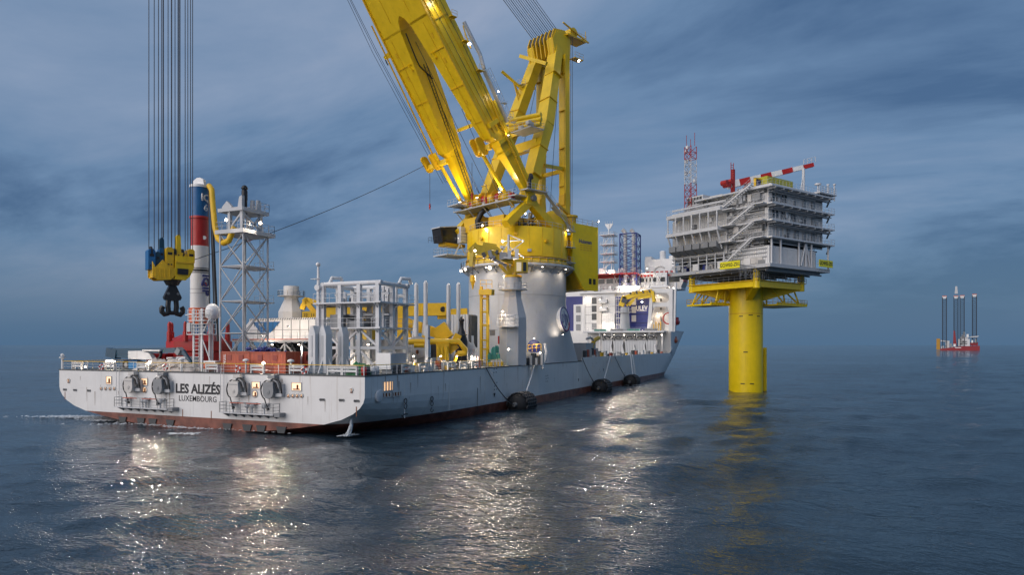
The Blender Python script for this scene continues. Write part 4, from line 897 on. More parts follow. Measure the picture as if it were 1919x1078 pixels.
# double hook
m=MB(); m.prism([(-.55,0),(.55,0),(1.75,-2.5),(1.55,-3.0),(.9,-3.2),(-.9,-3.2),(-1.55,-3.0),(-1.75,-2.5)],(hx-.2,-.4,19.0),(.66,0,0),(0,0,.72),(0,.8,0)); hk=P('hook_shank',m,M['black'],HOOK)
for s_ in (-1,1):
    pts=[(.75,-3.0),(.85,-4.2),(.75,-5.2),(.95,-5.75),(1.55,-5.9),(2.05,-5.4),(2.1,-4.75),(1.8,-4.35)]
    m=MB(); vs=[Vector((hx-.2+s_*a*.66,0,19.0+b*.72)) for a,b in pts]; m.tube(vs,.35,9); P('hook_prong',m,M['black'],HOOK)
m=MB(); m.cyl((hx-.9,0,15.0),(hx+.5,0,15.0),.3,n=9); P('hook_root',m,M['black'],HOOK)
for xx in (-.85,.45):
    m=MB(); m.cyl((hx+xx,-.5,17.7),(hx+xx,.5,17.7),.2,n=10); P('hook_bolt',m,M['steel'],HOOK)
# falls of rope: up to the boom head
k=0
for px in (279,289,297,303,306,315,321.5,328,334,337,347,352,357,361,369):
    k+=1; yy=random.uniform(-.8,.8)
    zt=118; p=K(px,440,y=yy); 
    zb={279:23.5,289:23.5,297:23.2,303:25.4,306:25.4,315:23.9,321.5:23.9,328:23.3,334:26,337:26,347:23.5,352:23.9,357:23.9,361:23.9,369:20}[px]
    if px==369: continue
    m=MB(); m.cyl((p.x,p.y,zb),(p.x,p.y,zt),.085 if px in (306,334,337,321.5) else .055,n=5); P('hoist_rope',m,M['wire'],CRANE)
# ---------------------------------------------------------------- aft deck
def lattice(root,mt,xs,ys,zs,rl,rb,leg='leg',brace='brace',ring='crossbar',x_bracing=True):
    (x0,x1),(y0,y1)=xs,ys; cs=[(x0,y0),(x1,y0),(x1,y1),(x0,y1)]
    bars(leg,[((x,y,zs[0]),(x,y,zs[-1])) for x,y in cs],mt,root,r=rl,n=8)
    for i in range(4):
        a,b=cs[i],cs[(i+1)%4]
        for k,(z0,z1) in enumerate(zip(zs,zs[1:])):
            bars(brace,[((*a,z0),(*b,z1))]+([((*b,z0),(*a,z1))] if x_bracing else []),mt,root,r=rb)
            if k: bars(ring,[((*a,z0),(*b,z0))],mt,root,r=rb)
# lattice hose tower
x0,x1=9.0,13.6; y0,y1=26.8,31.1
HT=T('hose_tower','tall grey lattice tower with a platform on top behind the red containers','tower',(x0,y0,DK))
lattice(HT,M['grey'],(x0,x1),(y0,y1),[DK,12.1,16.6,21.5,26.0],.14,.085)
m=MB(); m.box(x0-.5,y0-.5,26.0,x1+1.0,y1+.5,26.55); tp=P('top_platform',m,M['grey'],HT)
m=MB(); m.rail([(x0-.4,y1+.4,26.55),(x0-.4,y0-.4,26.55),(x1+.9,y0-.4,26.55),(x1+.9,y1+.4,26.55)],1.1,1.1,.03,True); P('railing',m,M['grey'],tp)
for z in (21.5,16.6):
    m=MB(); m.box(x0+1,y0+.2,z-.08,x1+1.6,y1-.2,z+.08); lp=P('landing',m,M['grey'],HT); m=MB(); m.rail([(x1+1.5,y0+.3,z),(x1+1.5,y1-.3,z)],1.1,1.2); P('railing',m,M['grey'],lp)
m=MB(); m.ladder((x1-.6,y0+.6,DK),(x1-.6,y0+.6,26),.6,(0,1,0)); P('ladder',m,M['grey'],HT)
for p in ((x0+.6,y0+.8),(x0+.6,y1-1.2),(x1-.6,y0+.8),(x1-.6,y1-1.2)):
    m=MB(); m.beam((*p,26.5),(*p,29.2),.45,.45); P('upper_post',m,M['grey'],HT)
m=MB(); m.box(x0+.1,y0+.3,29.2,x1+.6,y1+.6,29.7); q=P('upper_deck',m,M['grey'],HT); m=MB(); m.rail([(x0+2,y0+.3,29.7),(x1+.6,y0+.3,29.7),(x1+.6,y1+.6,29.7)],1.1,.9,.03,rows=2); P('railing',m,M['grey'],q)
for a,b in (((x0+.6,y0+.8,29.1),(x0+.6,y1-1.2,26.8)),((x0+.6,y0+.8,29.1),(x1-.6,y0+.8,26.8)),((x1-.6,y0+.8,29.1),(x0+2.2,y0+.8,26.8))):
    m=MB(); m.beam(a,b,.22); P('diagonal',m,M['grey'],HT)
m=MB(); m.prism([(-.9,0),(.9,0),(.9,.2),(0,1.0),(-.9,.2)],(x0+.2,y1-1.0,29.7),(0,1,0),(0,0,1),(.4,0,0)); P('cable_saddle',m,M['grey'],HT)
m=MB(); m.prism([(0,0),(.8,0),(.5,1.5),(0,1.7)],(x0+.6,y0+.9,29.7),(0,1,0),(0,0,1),(.5,0,0)); P('guide_fin',m,M['grey'],HT)
for xx,hh in ((x1-1.3,1.5),(x1-.2,1.7)):
    m=MB(); m.cyl((xx,y0+1.6,29.7),(xx,y0+1.6,29.7+hh),.42,.3,n=10); P('stub_mast',m,M['grey'],HT)
m=MB(); m.lathe([(.38,0),(.38,2.0),(.42,2.1),(.42,3.3),(.34,3.6),(.5,3.7),(.3,4.1),(.1,4.2)],(x0+2.2,y0+2.0,29.0),12); P('black_cap_column',m,M['black'],HT)
# hammer
hp=W(374,640,Y=104); hx_,hy_=hp.x,hp.y
def pz(py): return CAMH+(647-py)*104/FPX
HM=T('pile_hammer','tall banded blue red and white hydraulic hammer standing upright on the aft deck','hammer',(hx_,hy_,9.0))
def band(n,y1,y0,r0,r1,mt,seg=24): 
    m=MB(); m.lathe([(r0,pz(y0)),(r1,pz(y1))],(hx_,hy_,0),seg); return P(n,m,M[mt],HM)
band('lower_sleeve',606,660,1.0,1.0,'blue'); band('orange_sleeve',578,608,1.5,1.5,'orange'); wb=band('white_body',462,578,1.33,1.3,'white'); band('red_section',408,462,1.28,1.28,'red')
m=MB(); m.lathe([(1.42,pz(411)),(1.42,pz(407)),(1.3,pz(406))],(hx_,hy_,0),24); P('red_collar',m,M['red'],HM)
bb=band('blue_section',353,407,1.38,1.38,'blue'); band('cap',348,353,1.45,1.4,'white')
m=MB(); m.prism([(-1.2,0),(1.2,0),(1.0,.9),(.3,1.25),(-.3,1.25),(-1.0,.9)],(hx_-.25,hy_,pz(349)),(0,1,0),(0,0,1),(.5,0,0)); P('lifting_eye',m,M['white'],HM)
for y0,y1 in ((503,504.5),(506,510),(511.5,513)): 
    m=MB(); m.lathe([(1.335,pz(y1)),(1.335,pz(y0))],(hx_,hy_,0),24,False); P('black_band',m,M['ink'],wb)
for y0 in (543,551): 
    m=MB(); m.lathe([(1.335,pz(y0)),(1.335,pz(y0-.7))],(hx_,hy_,0),24,False); P('seam',m,M['midgrey'],wb)
# letters wrap: placed on the camera-facing right flank
nd=(CAM-Vector((hx_,hy_,CAMH))); nd.z=0; nd.normalize(); rt=Vector((-nd.y,nd.x,0))
def onpile(ang,py,r): d=(nd*math.cos(ang)+rt*math.sin(ang)); return Vector((hx_,hy_,pz(py)))+d*r,Vector((0,0,1)).cross(d)
o,ax=onpile(R(38),380,1.40); text('lettering','IQ',1.5,o+Vector((0,0,.55)),ax,(0,0,1),M['white'],HM,.06,.03); text('lettering','6',1.4,o-Vector((0,0,.95)),ax,(0,0,1),M['white'],HM,.06,.02)
o,ax=onpile(R(40),535,1.36); text('lettering','IQIP',1.75,o,(0,0,-1),ax,M['navy'],HM,.08,.06,label='dark blue vertical lettering IQIP')
o2,ax2=onpile(R(32),533,1.385); m=MB(); m.prism([(-.3,-.3),(.3,-.3),(.3,.2),(-.2,.3)],o2+Vector((0,0,0)),ax2,(0,0,1),nd*.05); P('logo_mark',m,M['red'],HM)
m=MB(); o,_=onpile(R(30),447,1.29); m.cyl(o,o+nd*.06,.3,n=12); P('white_disc',m,M['white'],HM)
# red hammer stand
RS=T('hammer_stand','red steel stand with upright posts round the foot of the hammer','stand',(hx_,hy_,DK))
m=MB(); m.lathe([(4.3,DK),(4.3,9.4),(4.6,9.6),(4.6,11.0),(2.6,12.0),(1.2,12.2)],(hx_,hy_,0),8); P('stand_body',m,M['red'],RS)
for a in range(8):
    t=R(22.5+45*a); c=Vector((hx_+4.3*math.cos(t),hy_+4.3*math.sin(t),0)); m=MB(); m.lathe([(.36,11.0),(.36,12.4),(.26,12.5),(.26,13.6),(.12,13.9)],(c.x,c.y,0),8); P('post',m,M['red'],RS)
    m=MB(); m.cyl((hx_+4.2*math.cos(t+.39)*1.0,hy_+4.2*math.sin(t+.39),10.3),(hx_+4.45*math.cos(t+.39),hy_+4.45*math.sin(t+.39),10.3),.26,n=8); P('pad_bolt',m,M['box_dark'],RS)
m=MB(); m.box(hx_-5.2,hy_+1,DK,hx_-3.5,hy_+5,9.2); P('side_block',m,M['red'],RS)
# hoses from hammer to tower
pts=[W(392,348,Y=103.5),W(397,356,Y=102.5),W(399,385,Y=101),W(403,425,Y=99),W(409,448,Y=97.5),W(419,456,Y=96),W(429,451,Y=95),W(434,438,Y=95),W(440,425,Y=95)]
pp=[]
for i in range(len(pts)-1):
    for k in range(4): pp.append(pts[i].lerp(pts[i+1],k/4))
pp.append(pts[-1])
m=MB(); m.tube(pp,.42,8); O('feed_hose',m,M['mustard'],'thick yellow hose bundle looping from the hammer top to the lattice tower','hose',tuple(pts[0]))
for i,(pa,pb) in enumerate((((393,352),(403,640)),((396,360),(408,640)),((391,352),(393,600)))):
    rope('umbilical',W(*pa,Y=103),W(*pb,Y=100-2*i),0,.20 if i==1 else .09,'black',['thin black hose left of the thick one beside the hammer','thick black hose slanting down beside the hammer','thinnest black line hanging along the hammer'][i],'hose')
# white access tower with radome
ap=W(378,694,s=3.2); ax_,ay_=ap.x,ap.y
AT=T('access_tower','slim white ladder tower with small landings at the stern rail','tower',(ax_,ay_,DK))
bars('post',[((ax_+a,ay_+b,DK),(ax_+a,ay_+b,15.2)) for a in (-.6,.6) for b in (-.75,.75)],M['white'],AT,w=.2)
for z,d in ((11.9,1.7),(13.7,1.5)):
    m=MB(); m.box(ax_-.9,ay_-d,z-.1,ax_+.9,ay_+d,z); q=P('landing',m,M['white'],AT); m=MB(); m.rail([(ax_-.85,ay_-d,z),(ax_-.85,ay_+d,z)],1.3,.8,.04,rows=3); m.rail([(ax_-.85,ay_-d,z),(ax_+.85,ay_-d,z)],1.3,.8,.04); P('railing',m,M['white'],q)
m=MB(); m.ladder((ax_-.62,ay_+.2,DK),(ax_-.62,ay_+.2,15),.9,(0,1,0),.45,.05); P('ladder',m,M['white'],AT)
for a,b in (((ax_-.6,ay_-.8,11.2),(ax_-.2,ay_-2.4,DK+.1)),((ax_-.6,ay_-.8,12.0),(ax_-.6,ay_-1.9,13.6))): m=MB(); m.cyl(a,b,.09,n=6); P('diagonal',m,M['white'],AT)
m=MB(); m.box(ax_-.95,ay_+1.0,12.2,ax_-.3,ay_+1.6,13.4); P('control_box',m,M['grey'],AT)
m=MB(); m.tube([(ax_-.3,ay_+.6,14.2),(ax_-.3,ay_+1.6,14.5),(ax_-.3,ay_+2.6,14.4)],.07,5); P('light_arm',m,M['white'],AT)
rp_=W(398,600,s=4.2); RD=T('radome','small white satellite dome on a pole beside the ladder tower','radome',(rp_.x,rp_.y,DK))
m=MB(); m.cyl((rp_.x,rp_.y,DK),(rp_.x,rp_.y,14.2),.12,n=8); P('pole',m,M['white'],RD)
m=MB(); m.lathe([(.5,13.9),(.85,14.1),(.9,14.9),(.75,15.5),(.4,15.85),(.02,15.95)],(rp_.x,rp_.y,0),16); P('dome',m,M['white'],RD)
# containers
def container(s0,t0,lx,ly,mt,lab,z0=DK,lz=2.59,end=True,writing=None):
    r=T('shipping_container',lab,'container',(s0,t0,z0),group='containers on the aft deck')
    m=MB(); 
    # corrugated skin on the four sides
    def corr(ax0,ax1,fix,axis,sgn):
        n=max(4,int((ax1-ax0)/.28)); step=(ax1-ax0)/n; vs=[];fs=[]
        for i in range(n+1):
            d=.0 if i%2 else .06
            a=ax0+i*step
            for dd in ((d,) ): 
                for z in (z0+.12,z0+lz-.1): vs.append((a,fix+sgn*dd,z) if axis=='x' else (fix+sgn*dd,a,z))
        for i in range(n): fs.append((2*i,2*i+2,2*i+3,2*i+1))
        return vs,fs
    x1=s0+lx;y1=t0+ly
    for a in ((s0,x1,t0+.05,'x',-1),(s0,x1,y1-.05,'x',1),(t0,y1,s0+.05,'y',-1),(t0,y1,x1-.05,'y',1)): m.add(*corr(*a))
    P('side_panel',m,M[mt],r)
    m=MB(); m.box(s0+.06,t0+.06,z0+lz-.14,x1-.06,y1-.06,z0+lz-.05); P('roof',m,M[mt],r)
    for (px_,py_) in ((s0,t0),(s0,y1),(x1,t0),(x1,y1)):
        m=MB(); m.box(px_-.07,py_-.07,z0,px_+.07,py_+.07,z0+lz); P('corner_post',m,M[mt],r)
    for z in (z0+.06,z0+lz-.06):
        for (a,b) in (((s0,t0),(x1,t0)),((s0,y1),(x1,y1)),((s0,t0),(s0,y1)),((x1,t0),(x1,y1))):
            m=MB(); m.beam((*a,z),(*b,z),.14,.14); P('frame_rail',m,M[mt],r)
    for i in (0,1):
        cy=t0+ly*(.28+.42*i) if ly>lx else t0+ly/2
        m=MB(); m.box(s0-.05,cy-.35,z0+1.5,s0-.02,cy+.35,z0+2.2); P('vent_panel',m,M['box_dark'],r)
    if writing:
        y=y1-.55
        text('lettering',writing,.55,(s0-.05,y,z0+1.55),(0,0,-1),(0,-1,0),M['white'],r,.005,.01)
    return r
ya=W(415,690,s=2.2).y; yb=W(467,690,s=2.2).y; yc=W(535,690,s=2.2).y
container(2.2,yb+.06,2.44,ya-yb-.06,'box_red','rust red container with white vertical letters below the lattice tower',writing='TITAL')
container(2.2,yc,2.44,yb-yc-.06,'box_red','orange red container lit by a floodlight at the stern rail')
container(5.4,ya-1.0,2.44,2.6,'box_dark','dark red container end behind the ladder tower')
container(5.2,yc-1.9,2.44,1.8,'box_dark','narrow dark red container right of the floodlit one')
m=MB(); c=W(497,660,s=3.4); 
for i in range(60):
    a=Vector((c.x+random.gauss(0,.5),c.y+random.gauss(0,.9),9.62+abs(random.gauss(0,.22)))); r=random.uniform(.15,.4); m.sphere(a,r,6,4,.6)
O('tarpaulin',m,M['navy'],'crumpled dark blue tarpaulin on top of the floodlit container','tarpaulin',(c.x,c.y,9.6))
# orange drum tank by the rail
c=W(398,690,s=2.0); m=MB(); m.cyl((c.x,c.y-.9,DK+.75),(c.x,c.y+.9,DK+.75),.62,n=14); r=T('orange_tank','small orange tank with a white cradle at the stern rail','tank',(c.x,c.y,DK)); P('tank_body',m,M['orange'],r)
m=MB(); m.box(c.x-.5,c.y-1.0,DK+1.2,c.x+.5,c.y+1.0,DK+1.42); P('cradle_top',m,M['white'],r)
for d in (-.9,.9): m=MB(); m.box(c.x-.5,c.y+d-.06,DK,c.x+.5,c.y+d+.06,DK+1.2); P('cradle_leg',m,M['white'],r)
# paddle posts
def paddle(px,s,w,d,lab,top):
    c=W(px,700,s=s); y=c.y; r=T('guide_post',lab,'post',(s,y,DK),group='pointed grey guide posts')
    h=top-DK
    m=MB(); m.prism([(-w/2,0),(w/2,0),(w/2,h-1.0),(w*.18,h),(-w*.18,h),(-w/2,h-1.0)],(s,y,DK),(0,1,0),(0,0,1),(d,0,0)); P('blade',m,M['lightgrey'],r)
    for e in (-1,1):
        m=MB(); m.prism([(0,0),(.9*e,0),(0,1.9)],(s+d*.5-.06,y+e*w/2,DK),(0,1,0),(0,0,1),(.12,0,0)); P('foot_gusset',m,M['lightgrey'],r)
    m=MB(); m.prism([(0,0),(-.8,0),(0,1.6)],(s,y-.06,DK),(1,0,0),(0,0,1),(0,.12,0)); P('foot_gusset',m,M['lightgrey'],r)
    m=MB(); m.box(s-.05,y-w*.12,DK+2,s-.0,y+w*.12,DK+h-1.2); P('web_plate',m,M['grey'],r)
paddle(584,3.4,1.05,1.35,'wide pointed grey post nearest the red containers',12.8)
paddle(604,4.0,1.05,1.2,'pointed grey post standing between the widest post and the tall frame',12.8)
paddle(638,6.2,.8,1.15,'narrow pointed grey post in front of the tall frame',12.7)
# big frame
fx0,fx1=9.0,15.2; fy0=W(709,690,s=9).y; fy1=W(606,690,s=9).y
FR=T('equipment_frame','large grey two storey steel frame with walkways on the starboard aft deck','frame',(fx0,fy0,DK))
cols=[fy0+(fy1-fy0)*f for f in (0,.335,.68,1)]; zt=18.2
for x in (fx0,(fx0+fx1)/2,fx1):
    for y in (cols if x!=(fx0+fx1)/2 else (cols[0],cols[3])): m=MB(); m.beam((x,y,DK),(x,y,zt),.52,.52); P('column',m,M['lightgrey'],FR)
for z,ov in ((12.7,.7),(15.9,.9)):
    m=MB(); m.box(fx0-ov,fy0-ov,z-.18,fx1+ov,fy1+ov,z); q=P('walkway_deck',m,M['lightgrey'],FR)
    m=MB(); m.rail([(fx0-ov,fy1+ov,z),(fx0-ov,fy0-ov,z),(fx1+ov,fy0-ov,z)],1.15,1.3,.03); P('railing',m,M['lightgrey'],q)
    for y in cols: m=MB(); m.beam((fx0-ov,y,z-.2),(fx0,y,z-.9),.12); P('bracket',m,M['lightgrey'],q)
    for x in (fx0+1,fx0+3.2,fx1-.5): m=MB(); m.beam((x,fy0-ov,z-.2),(x,fy0,z-.9),.12); P('bracket',m,M['lightgrey'],q)
for x in (fx0,fx1):
    m=MB(); m.cyl((x,fy0-.5,zt+.1),(x,fy1+.3,zt+.1),.3,n=12); P('top_beam',m,M['lightgrey'],FR)
for y in (fy0,fy1):
    m=MB(); m.cyl((fx0-.3,y,zt+.05),(fx1+.4,y,zt+.05),.3,n=12); P('top_beam',m,M['lightgrey'],FR)
for z in (17.0,): 
    m=MB(); m.cyl((fx1,fy0,z),(fx1,fy1,z),.2,n=8); P('cross_tube',m,M['lightgrey'],FR)
for z in (10.1,):
    for x in (fx0,fx1): m=MB(); m.beam((x,fy0,z),(x,fy1,z),.36,.36); P('girder',m,M['lightgrey'],FR)
    m=MB(); m.beam((fx0,fy0,z),(fx1,fy0,z),.36,.36); P('girder',m,M['lightgrey'],FR)
def dg(x,i,j,za,zb): m=MB(); m.beam((x,cols[i],za),(x,cols[j],zb),.26,.26); P('diagonal',m,M['lightgrey'],FR)
for x in (fx0,fx1):
    for i,j in ((0,1),(2,1),(2,3)): dg(x,i,j,10.2,12.5) if (i,j)!=(2,3) else dg(x,3,2,12.5,10.2)
    for i,j in ((1,0),(1,2),(3,2)): dg(x,i,j,9.9,DK+.2) if i!=3 else dg(x,2,3,9.9,DK+.2)
for za,zb in ((12.5,10.2),(DK+.2,9.9)):
    xm=(fx0+fx1)/2
    for xa in (fx0,fx1): m=MB(); m.beam((xa,fy0,za),(xm,fy0,zb),.26,.26); P('diagonal',m,M['lightgrey'],FR)
# contents
for y in (fy0+1.5,fy0+4.2,fy0+6.6):
    m=MB(); m.tube([(fx0+2,y,12.8),(fx0+2,y,16.6),(fx0+2.2,y+.3,17.3),(fx0+2.6,y+.8,17.4),(fx0+2.8,y+1.1,16.9),(fx0+2.8,y+1.1,14)],.24,8); P('process_pipe',m,M['lightgrey'],FR)
m=MB(); m.cyl((fx0+3.5,fy0+1.8,12.75),(fx0+3.5,fy0+1.8,14.7),1.3,n=20); q=P('coil_reel',m,M['midgrey'],FR)
for k in range(5): m=MB(); m.torus((fx0+3.5,fy0+1.8,12.95+.38*k),(0,0,1),1.33,.12,20,6); P('coil_turn',m,M['grey'],q)
m=MB(); m.box(fx0+.6,fy1-2.4,12.75,fx0+3.4,fy1-.6,14.4); P('equipment_cabinet',m,M['midgrey'],FR)
m=MB(); m.box(fx0+.7,fy0+3.0,12.75,fx0+2.6,fy0+5.0,13.6); P('equipment_cabinet',m,M['midgrey'],FR)
for xx,y in ((fx0+.2,fy1-.9),(fx1-1.8,fy0-.2)):
    m=MB(); m.tube([(xx,y,zt+.3),(xx+.3,y-.1,zt+1.0),(xx+1.5,y-.6,zt+1.0),(xx+1.8,y-.7,zt+.3)],.24,8); P('lifting_handle',m,M['lightgrey'],FR)
m=MB(); m.beam((fx0-.4,fy1+.5,12.6),(fx0-.4,fy1+.5,20.6),.5,.4,.2,.2); q=P('corner_mast',m,M['lightgrey'],FR)
m=MB(); m.sphere((fx0-.4,fy1+.5,20.9),.3,10,6); m.box(fx0-.7,fy1+.4,19.0,fx0-.1,fy1+1.5,19.08); m.cyl((fx0-.7,fy1+.5,17.9),(fx0-.3,fy1+.5,17.9),.4,n=12); P('mast_fittings',m,M['lightgrey'],q)
rf_=random.Random(21)
for k in range(26):
    x=rf_.uniform(fx0+.8,fx1-.6); y=rf_.uniform(fy0+.6,fy1-.6); z=rf_.choice((DK,12.75,12.75,15.95)); h=rf_.uniform(.8,2.6); m=MB()
    if k%3==0: m.box(x-.4,y-.5,z,x+.4,y+.5,z+h*.6)
    elif k%3==1: m.cyl((x,y,z),(x,y,z+h),rf_.uniform(.12,.3),n=8)
    else: m.tube([(x,y,z),(x,y,z+h),(x+.3,y+.3,z+h+.3),(x+.3,y+1.2,z+h+.3)],.12,6)
    P('frame_equipment',m,M[('midgrey','lightgrey','darkgrey','grey','offwhite')[k%5]],FR)
for y in (fy0+.9,fy0+2.2,fy1-1.2): 
    for x in (fx0+2.4,fx1-.9): m=MB(); m.beam((x,y,12.7),(x,y,18.0),.3,.3); P('inner_post',m,M['lightgrey'],FR)
for z in (14.4,17.1): m=MB(); m.beam((fx0+2.4,fy0,z),(fx0+2.4,fy1,z),.26,.26); P('inner_beam',m,M['lightgrey'],FR)
# plates behind the frame
m=MB(); m.box(fx1+1,fy0+.4,DK,fx1+1.3,fy1+1,11.2); r=T('bulkhead_panel','plain grey bulkhead panel behind the tall frame','panel',(fx1+1,fy0,DK)); P('plate',m,M['grey'],r)
for a,b in (((fx1+.97,fy0+1,DK+.3),(fx1+.97,fy0+4,10.8)),((fx1+.97,fy0+4,DK+.3),(fx1+.97,fy0+1,10.8))): m=MB(); m.beam(a,b,.1,.1); P('stiffener',m,M['lightgrey'],r)
# grey-blue cabin with a white side near the starboard rail
c=W(722,697,t=2.0); cs=c.x
r=T('control_cabin','small blue grey windowless cabin at the starboard rail','cabin',(cs,1.2,DK)); m=MB(); m.box(cs+.25,1.2,DK+.9,cs+3.4,2.9,9.45); P('cabin_body',m,M['grey'],r,label='blue grey side panel')
m=MB(); m.box(cs,1.25,DK+.5,cs+.22,3.3,9.5); P('door_panel',m,M['white'],r)
for i in range(4): m=MB(); m.box(cs+.3+i*.9,1.25,DK,cs+.5+i*.9,2.7,DK+.9); P('support_leg',m,M['midgrey'],r)
c=W(722,640,Y=98); m=MB(); m.lathe([(1.9,DK),(1.9,9.6),(1.6,10.4),(.9,10.9),(.1,11.0)],(0,0,0),20); m.v=[(x+c.x,y+c.y,z) for x,y,z in m.v]; O('domed_tank',m,M['grey'],'grey domed tank behind the blue grey cabin','tank',(c.x,c.y,DK))
# cabin of white panels with a blue wedge on a truss platform
wy0=W(612,640,Y=112); cx0=22.; 
WC=T('hopper_house','white panelled housing with a blue wedge on a raised truss platform','housing',(cx0,20,DK))
yl=W(468,640,s=cx0).y; yr=W(612,640,s=cx0).y; zf=W(540,637,s=cx0).z; zr=W(540,600,s=cx0).z
m=MB(); m.box(cx0,yr,zf,cx0+7,yl,zr-.0); wh=P('housing_wall',m,M['white'],WC)
for i in range(1,9):
    y=yr+(yl-yr)*i/9; m=MB(); m.box(cx0-.05,y-.05,zf,cx0,y+.05,zr); P('panel_joint',m,M['midgrey'],wh)
m=MB(); m.box(cx0-.05,yr,(zf+zr)/2-.04,cx0,yl,(zf+zr)/2+.04); P('panel_joint',m,M['midgrey'],wh)
yb0=W(473,603,s=cx0-.08).y; yb1=W(525,603,s=cx0-.08).y; ybm=W(494,622,s=cx0-.08).y
m=MB(); m.prism([(yb0,zr-.25),(yb1,zr-.25),(ybm-1.3,zf+1.1),(ybm+.6,zf+1.1)],(cx0-.10,0,0),(0,1,0),(0,0,1),(.09,0,0)); P('blue_wedge',m,M['blue'],wh)
for i in range(6):
    y=yb0+(yb1-yb0)*(i+.5)/6; m=MB(); m.box(cx0-.13,y-.04,zr-1.0 if i in (0,5) else zf+1.3,cx0-.10,y+.04,zr-.3); P('wedge_rib',m,M['teal'],wh)
for s0,y0,y1 in ((-.0,yl,yl+1.3),(0,yr-1.2,yr)):
    pass
m=MB(); m.prism([(yl,zf),(yl+1.2,zf),(yl+1.2,zr-1.2),(yl,zr)],(cx0,0,0),(0,1,0),(0,0,1),(7,0,0)); P('end_wall',m,M['white'],wh)
# hazard stripes along the roof edge: each stripe a piece
nst=44
m0=MB(); m0.box(cx0-.08,yr-.2,zr,cx0+7,yl,zr+.32); rf=P('roof_edge',m0,M['white'],WC)
for i in range(nst):
    y=yr+(yl-yr)*i/nst; m=MB(); m.prism([(0,0),(.14,0),(.30,.30),(.16,.30)],(cx0-.09,y,zr+.01),(0,1,0),(0,0,1),(-.01,0,0)); P('stripe',m,M['ink'],rf)
text('lettering','IQIP',.55,(cx0-.16,yb0-1.9,zr-.65),(0,-1,0),(0,0,1),M['white'],WC,.01,.01)
m=MB(); m.box(cx0-2,yr-.5,zf-.35,cx0+8,yl+1.8,zf-.02); q=P('platform_deck',m,M['grey'],WC); m=MB(); m.box(cx0-2.04,yr-.5,zf-.02,cx0-1.9,yl+1.8,zf+.12); P('red_kerb',m,M['box_red'],q)
m=MB(); m.rail([(cx0-1.95,yr-.5,zf),(cx0-1.95,yl+1.8,zf)],1.15,1.5,.03); P('railing',m,M['grey'],q)
ny=6
for i in range(ny):
    y=yr+(yl+1.4-yr)*i/(ny-1)
    for x in (cx0-1.5,cx0+7.5):
        m=MB(); m.beam((x,y,DK),(x,y,zf-.35),.3,.3); P('support_column',m,M['grey'],WC)
    if i<ny-1:
        y2=yr+(yl+1.4-yr)*(i+1)/(ny-1); m=MB(); m.beam((cx0-1.5,y if i%2 else y2,DK+.2),(cx0-1.5,y2 if i%2 else y,zf-.5),.2,.2); P('support_diagonal',m,M['grey'],WC)
for i in range(10):
    y=random.uniform(yr,yl); m=MB(); m.tube([(cx0+1,y,DK),(cx0+.8,y,9.6),(cx0+.8,y+random.uniform(-2,2),10.6)],.18,6); P('process_pipe',m,M['midgrey'] if i%2 else M['offwhite'],WC)
m=MB(); m.box(cx0+2,yr,DK,cx0+5,yl-3,10.8); P('pump_unit',m,M['darkgrey'],WC)
# boxes below it at the rail
c=W(527+20,690,s=5.5); m=MB(); m.box(5.5,W(566,690,s=5.5).y,DK,7.2,W(556,690,s=5.5).y,9.1); O('switch_cabinet',m,M['lightgrey'],'grey louvred cabinet right of the dark red container','cabinet',(5.5,c.y,DK))
m=MB(); m.box(5.8,W(574,690,s=5.8).y,DK,7.2,W(567,690,s=5.8).y,9.0); O('orange_locker',m,M['orange'],'orange locker squeezed beside the widest grey post','locker',(5.8,c.y,DK))
# port deck crane: white pedestal
c=W(546,600,Y=150); r=T('port_deck_crane','yellow deck crane with a long horizontal boom and a white flared pedestal','crane',(c.x,c.y,DK)); 
z_=lambda py,Y=150: CAMH+(647-py)*Y/FPX
m=MB()
n=8; prof=[(2.7,DK),(2.7,z_(598)),(2.7,z_(585)),(1.5,z_(562)),(1.5,z_(556))]; m.lathe(prof,(c.x,c.y,0),8); P('pedestal',m,M['offwhite'],r)
m=MB(); m.lathe([(1.65,z_(556)),(1.65,z_(537)),(1.55,z_(536.5))],(c.x,c.y,0),20); P('pedestal_head',m,M['offwhite'],r)
m=MB(); m.lathe([(1.6,z_(557)),(2.9,z_(556)),(2.9,z_(555)),(1.6,z_(555))],(c.x,c.y,0),20); q=P('head_walkway',m,M['offwhite'],r)
m=MB(); m.rail([(c.x+2.85*math.cos(2*PI*i/14),c.y+2.85*math.sin(2*PI*i/14),z_(555)) for i in range(14)],1.1,2,.04,True); P('railing',m,M['offwhite'],q)
yb_=c
def seg(n,pa,pb,Y,h,wd,mt,lab=None):
    a=W(*pa,Y=Y);b=W(*pb,Y=Y); m=MB(); m.beam(a,b,wd,h); return P(n,m,M[mt],r,label=lab)
seg('boom',(604,584),(838,580),138,2.5,2.0,'mustard'); seg('boom_inner',(820,590),(876,587),138.5,1.9,1.6,'mustard')
m=MB(); a=W(829,580,Y=136.9); m.cyl(a,a+Vector((-.1,-.25,0)),.55,n=14); P('boom_sheave',m,M['black'],r)
q=seg('boom_tail',(568,591),(606,590),141,1.5,1.3,'mustard')
text('lettering','22  11  12',.95,W(586,591,Y=140.0),(SI,-CO,0),(0,0,1),M['ink'],r,.01,.01)
for pa,pb in (((570,560),(595,592)),((575,562),(615,575)),((566,580),(575,560))): seg('knuckle_arm',pa,pb,142,1.0,.8,'mustard')
seg('boom_hydraulics',(610,575),(690,572),137,.35,.35,'black')
for i in range(6): seg('slew_machinery',(660+i*9,592+random.uniform(-6,6)),(668+i*9,596+random.uniform(-6,6)),136,1.2,1.0,'mustard' if i%2 else 'midgrey')
seg('crane_column',(692,574),(692,690),139,2.6,2.6,'mustard')
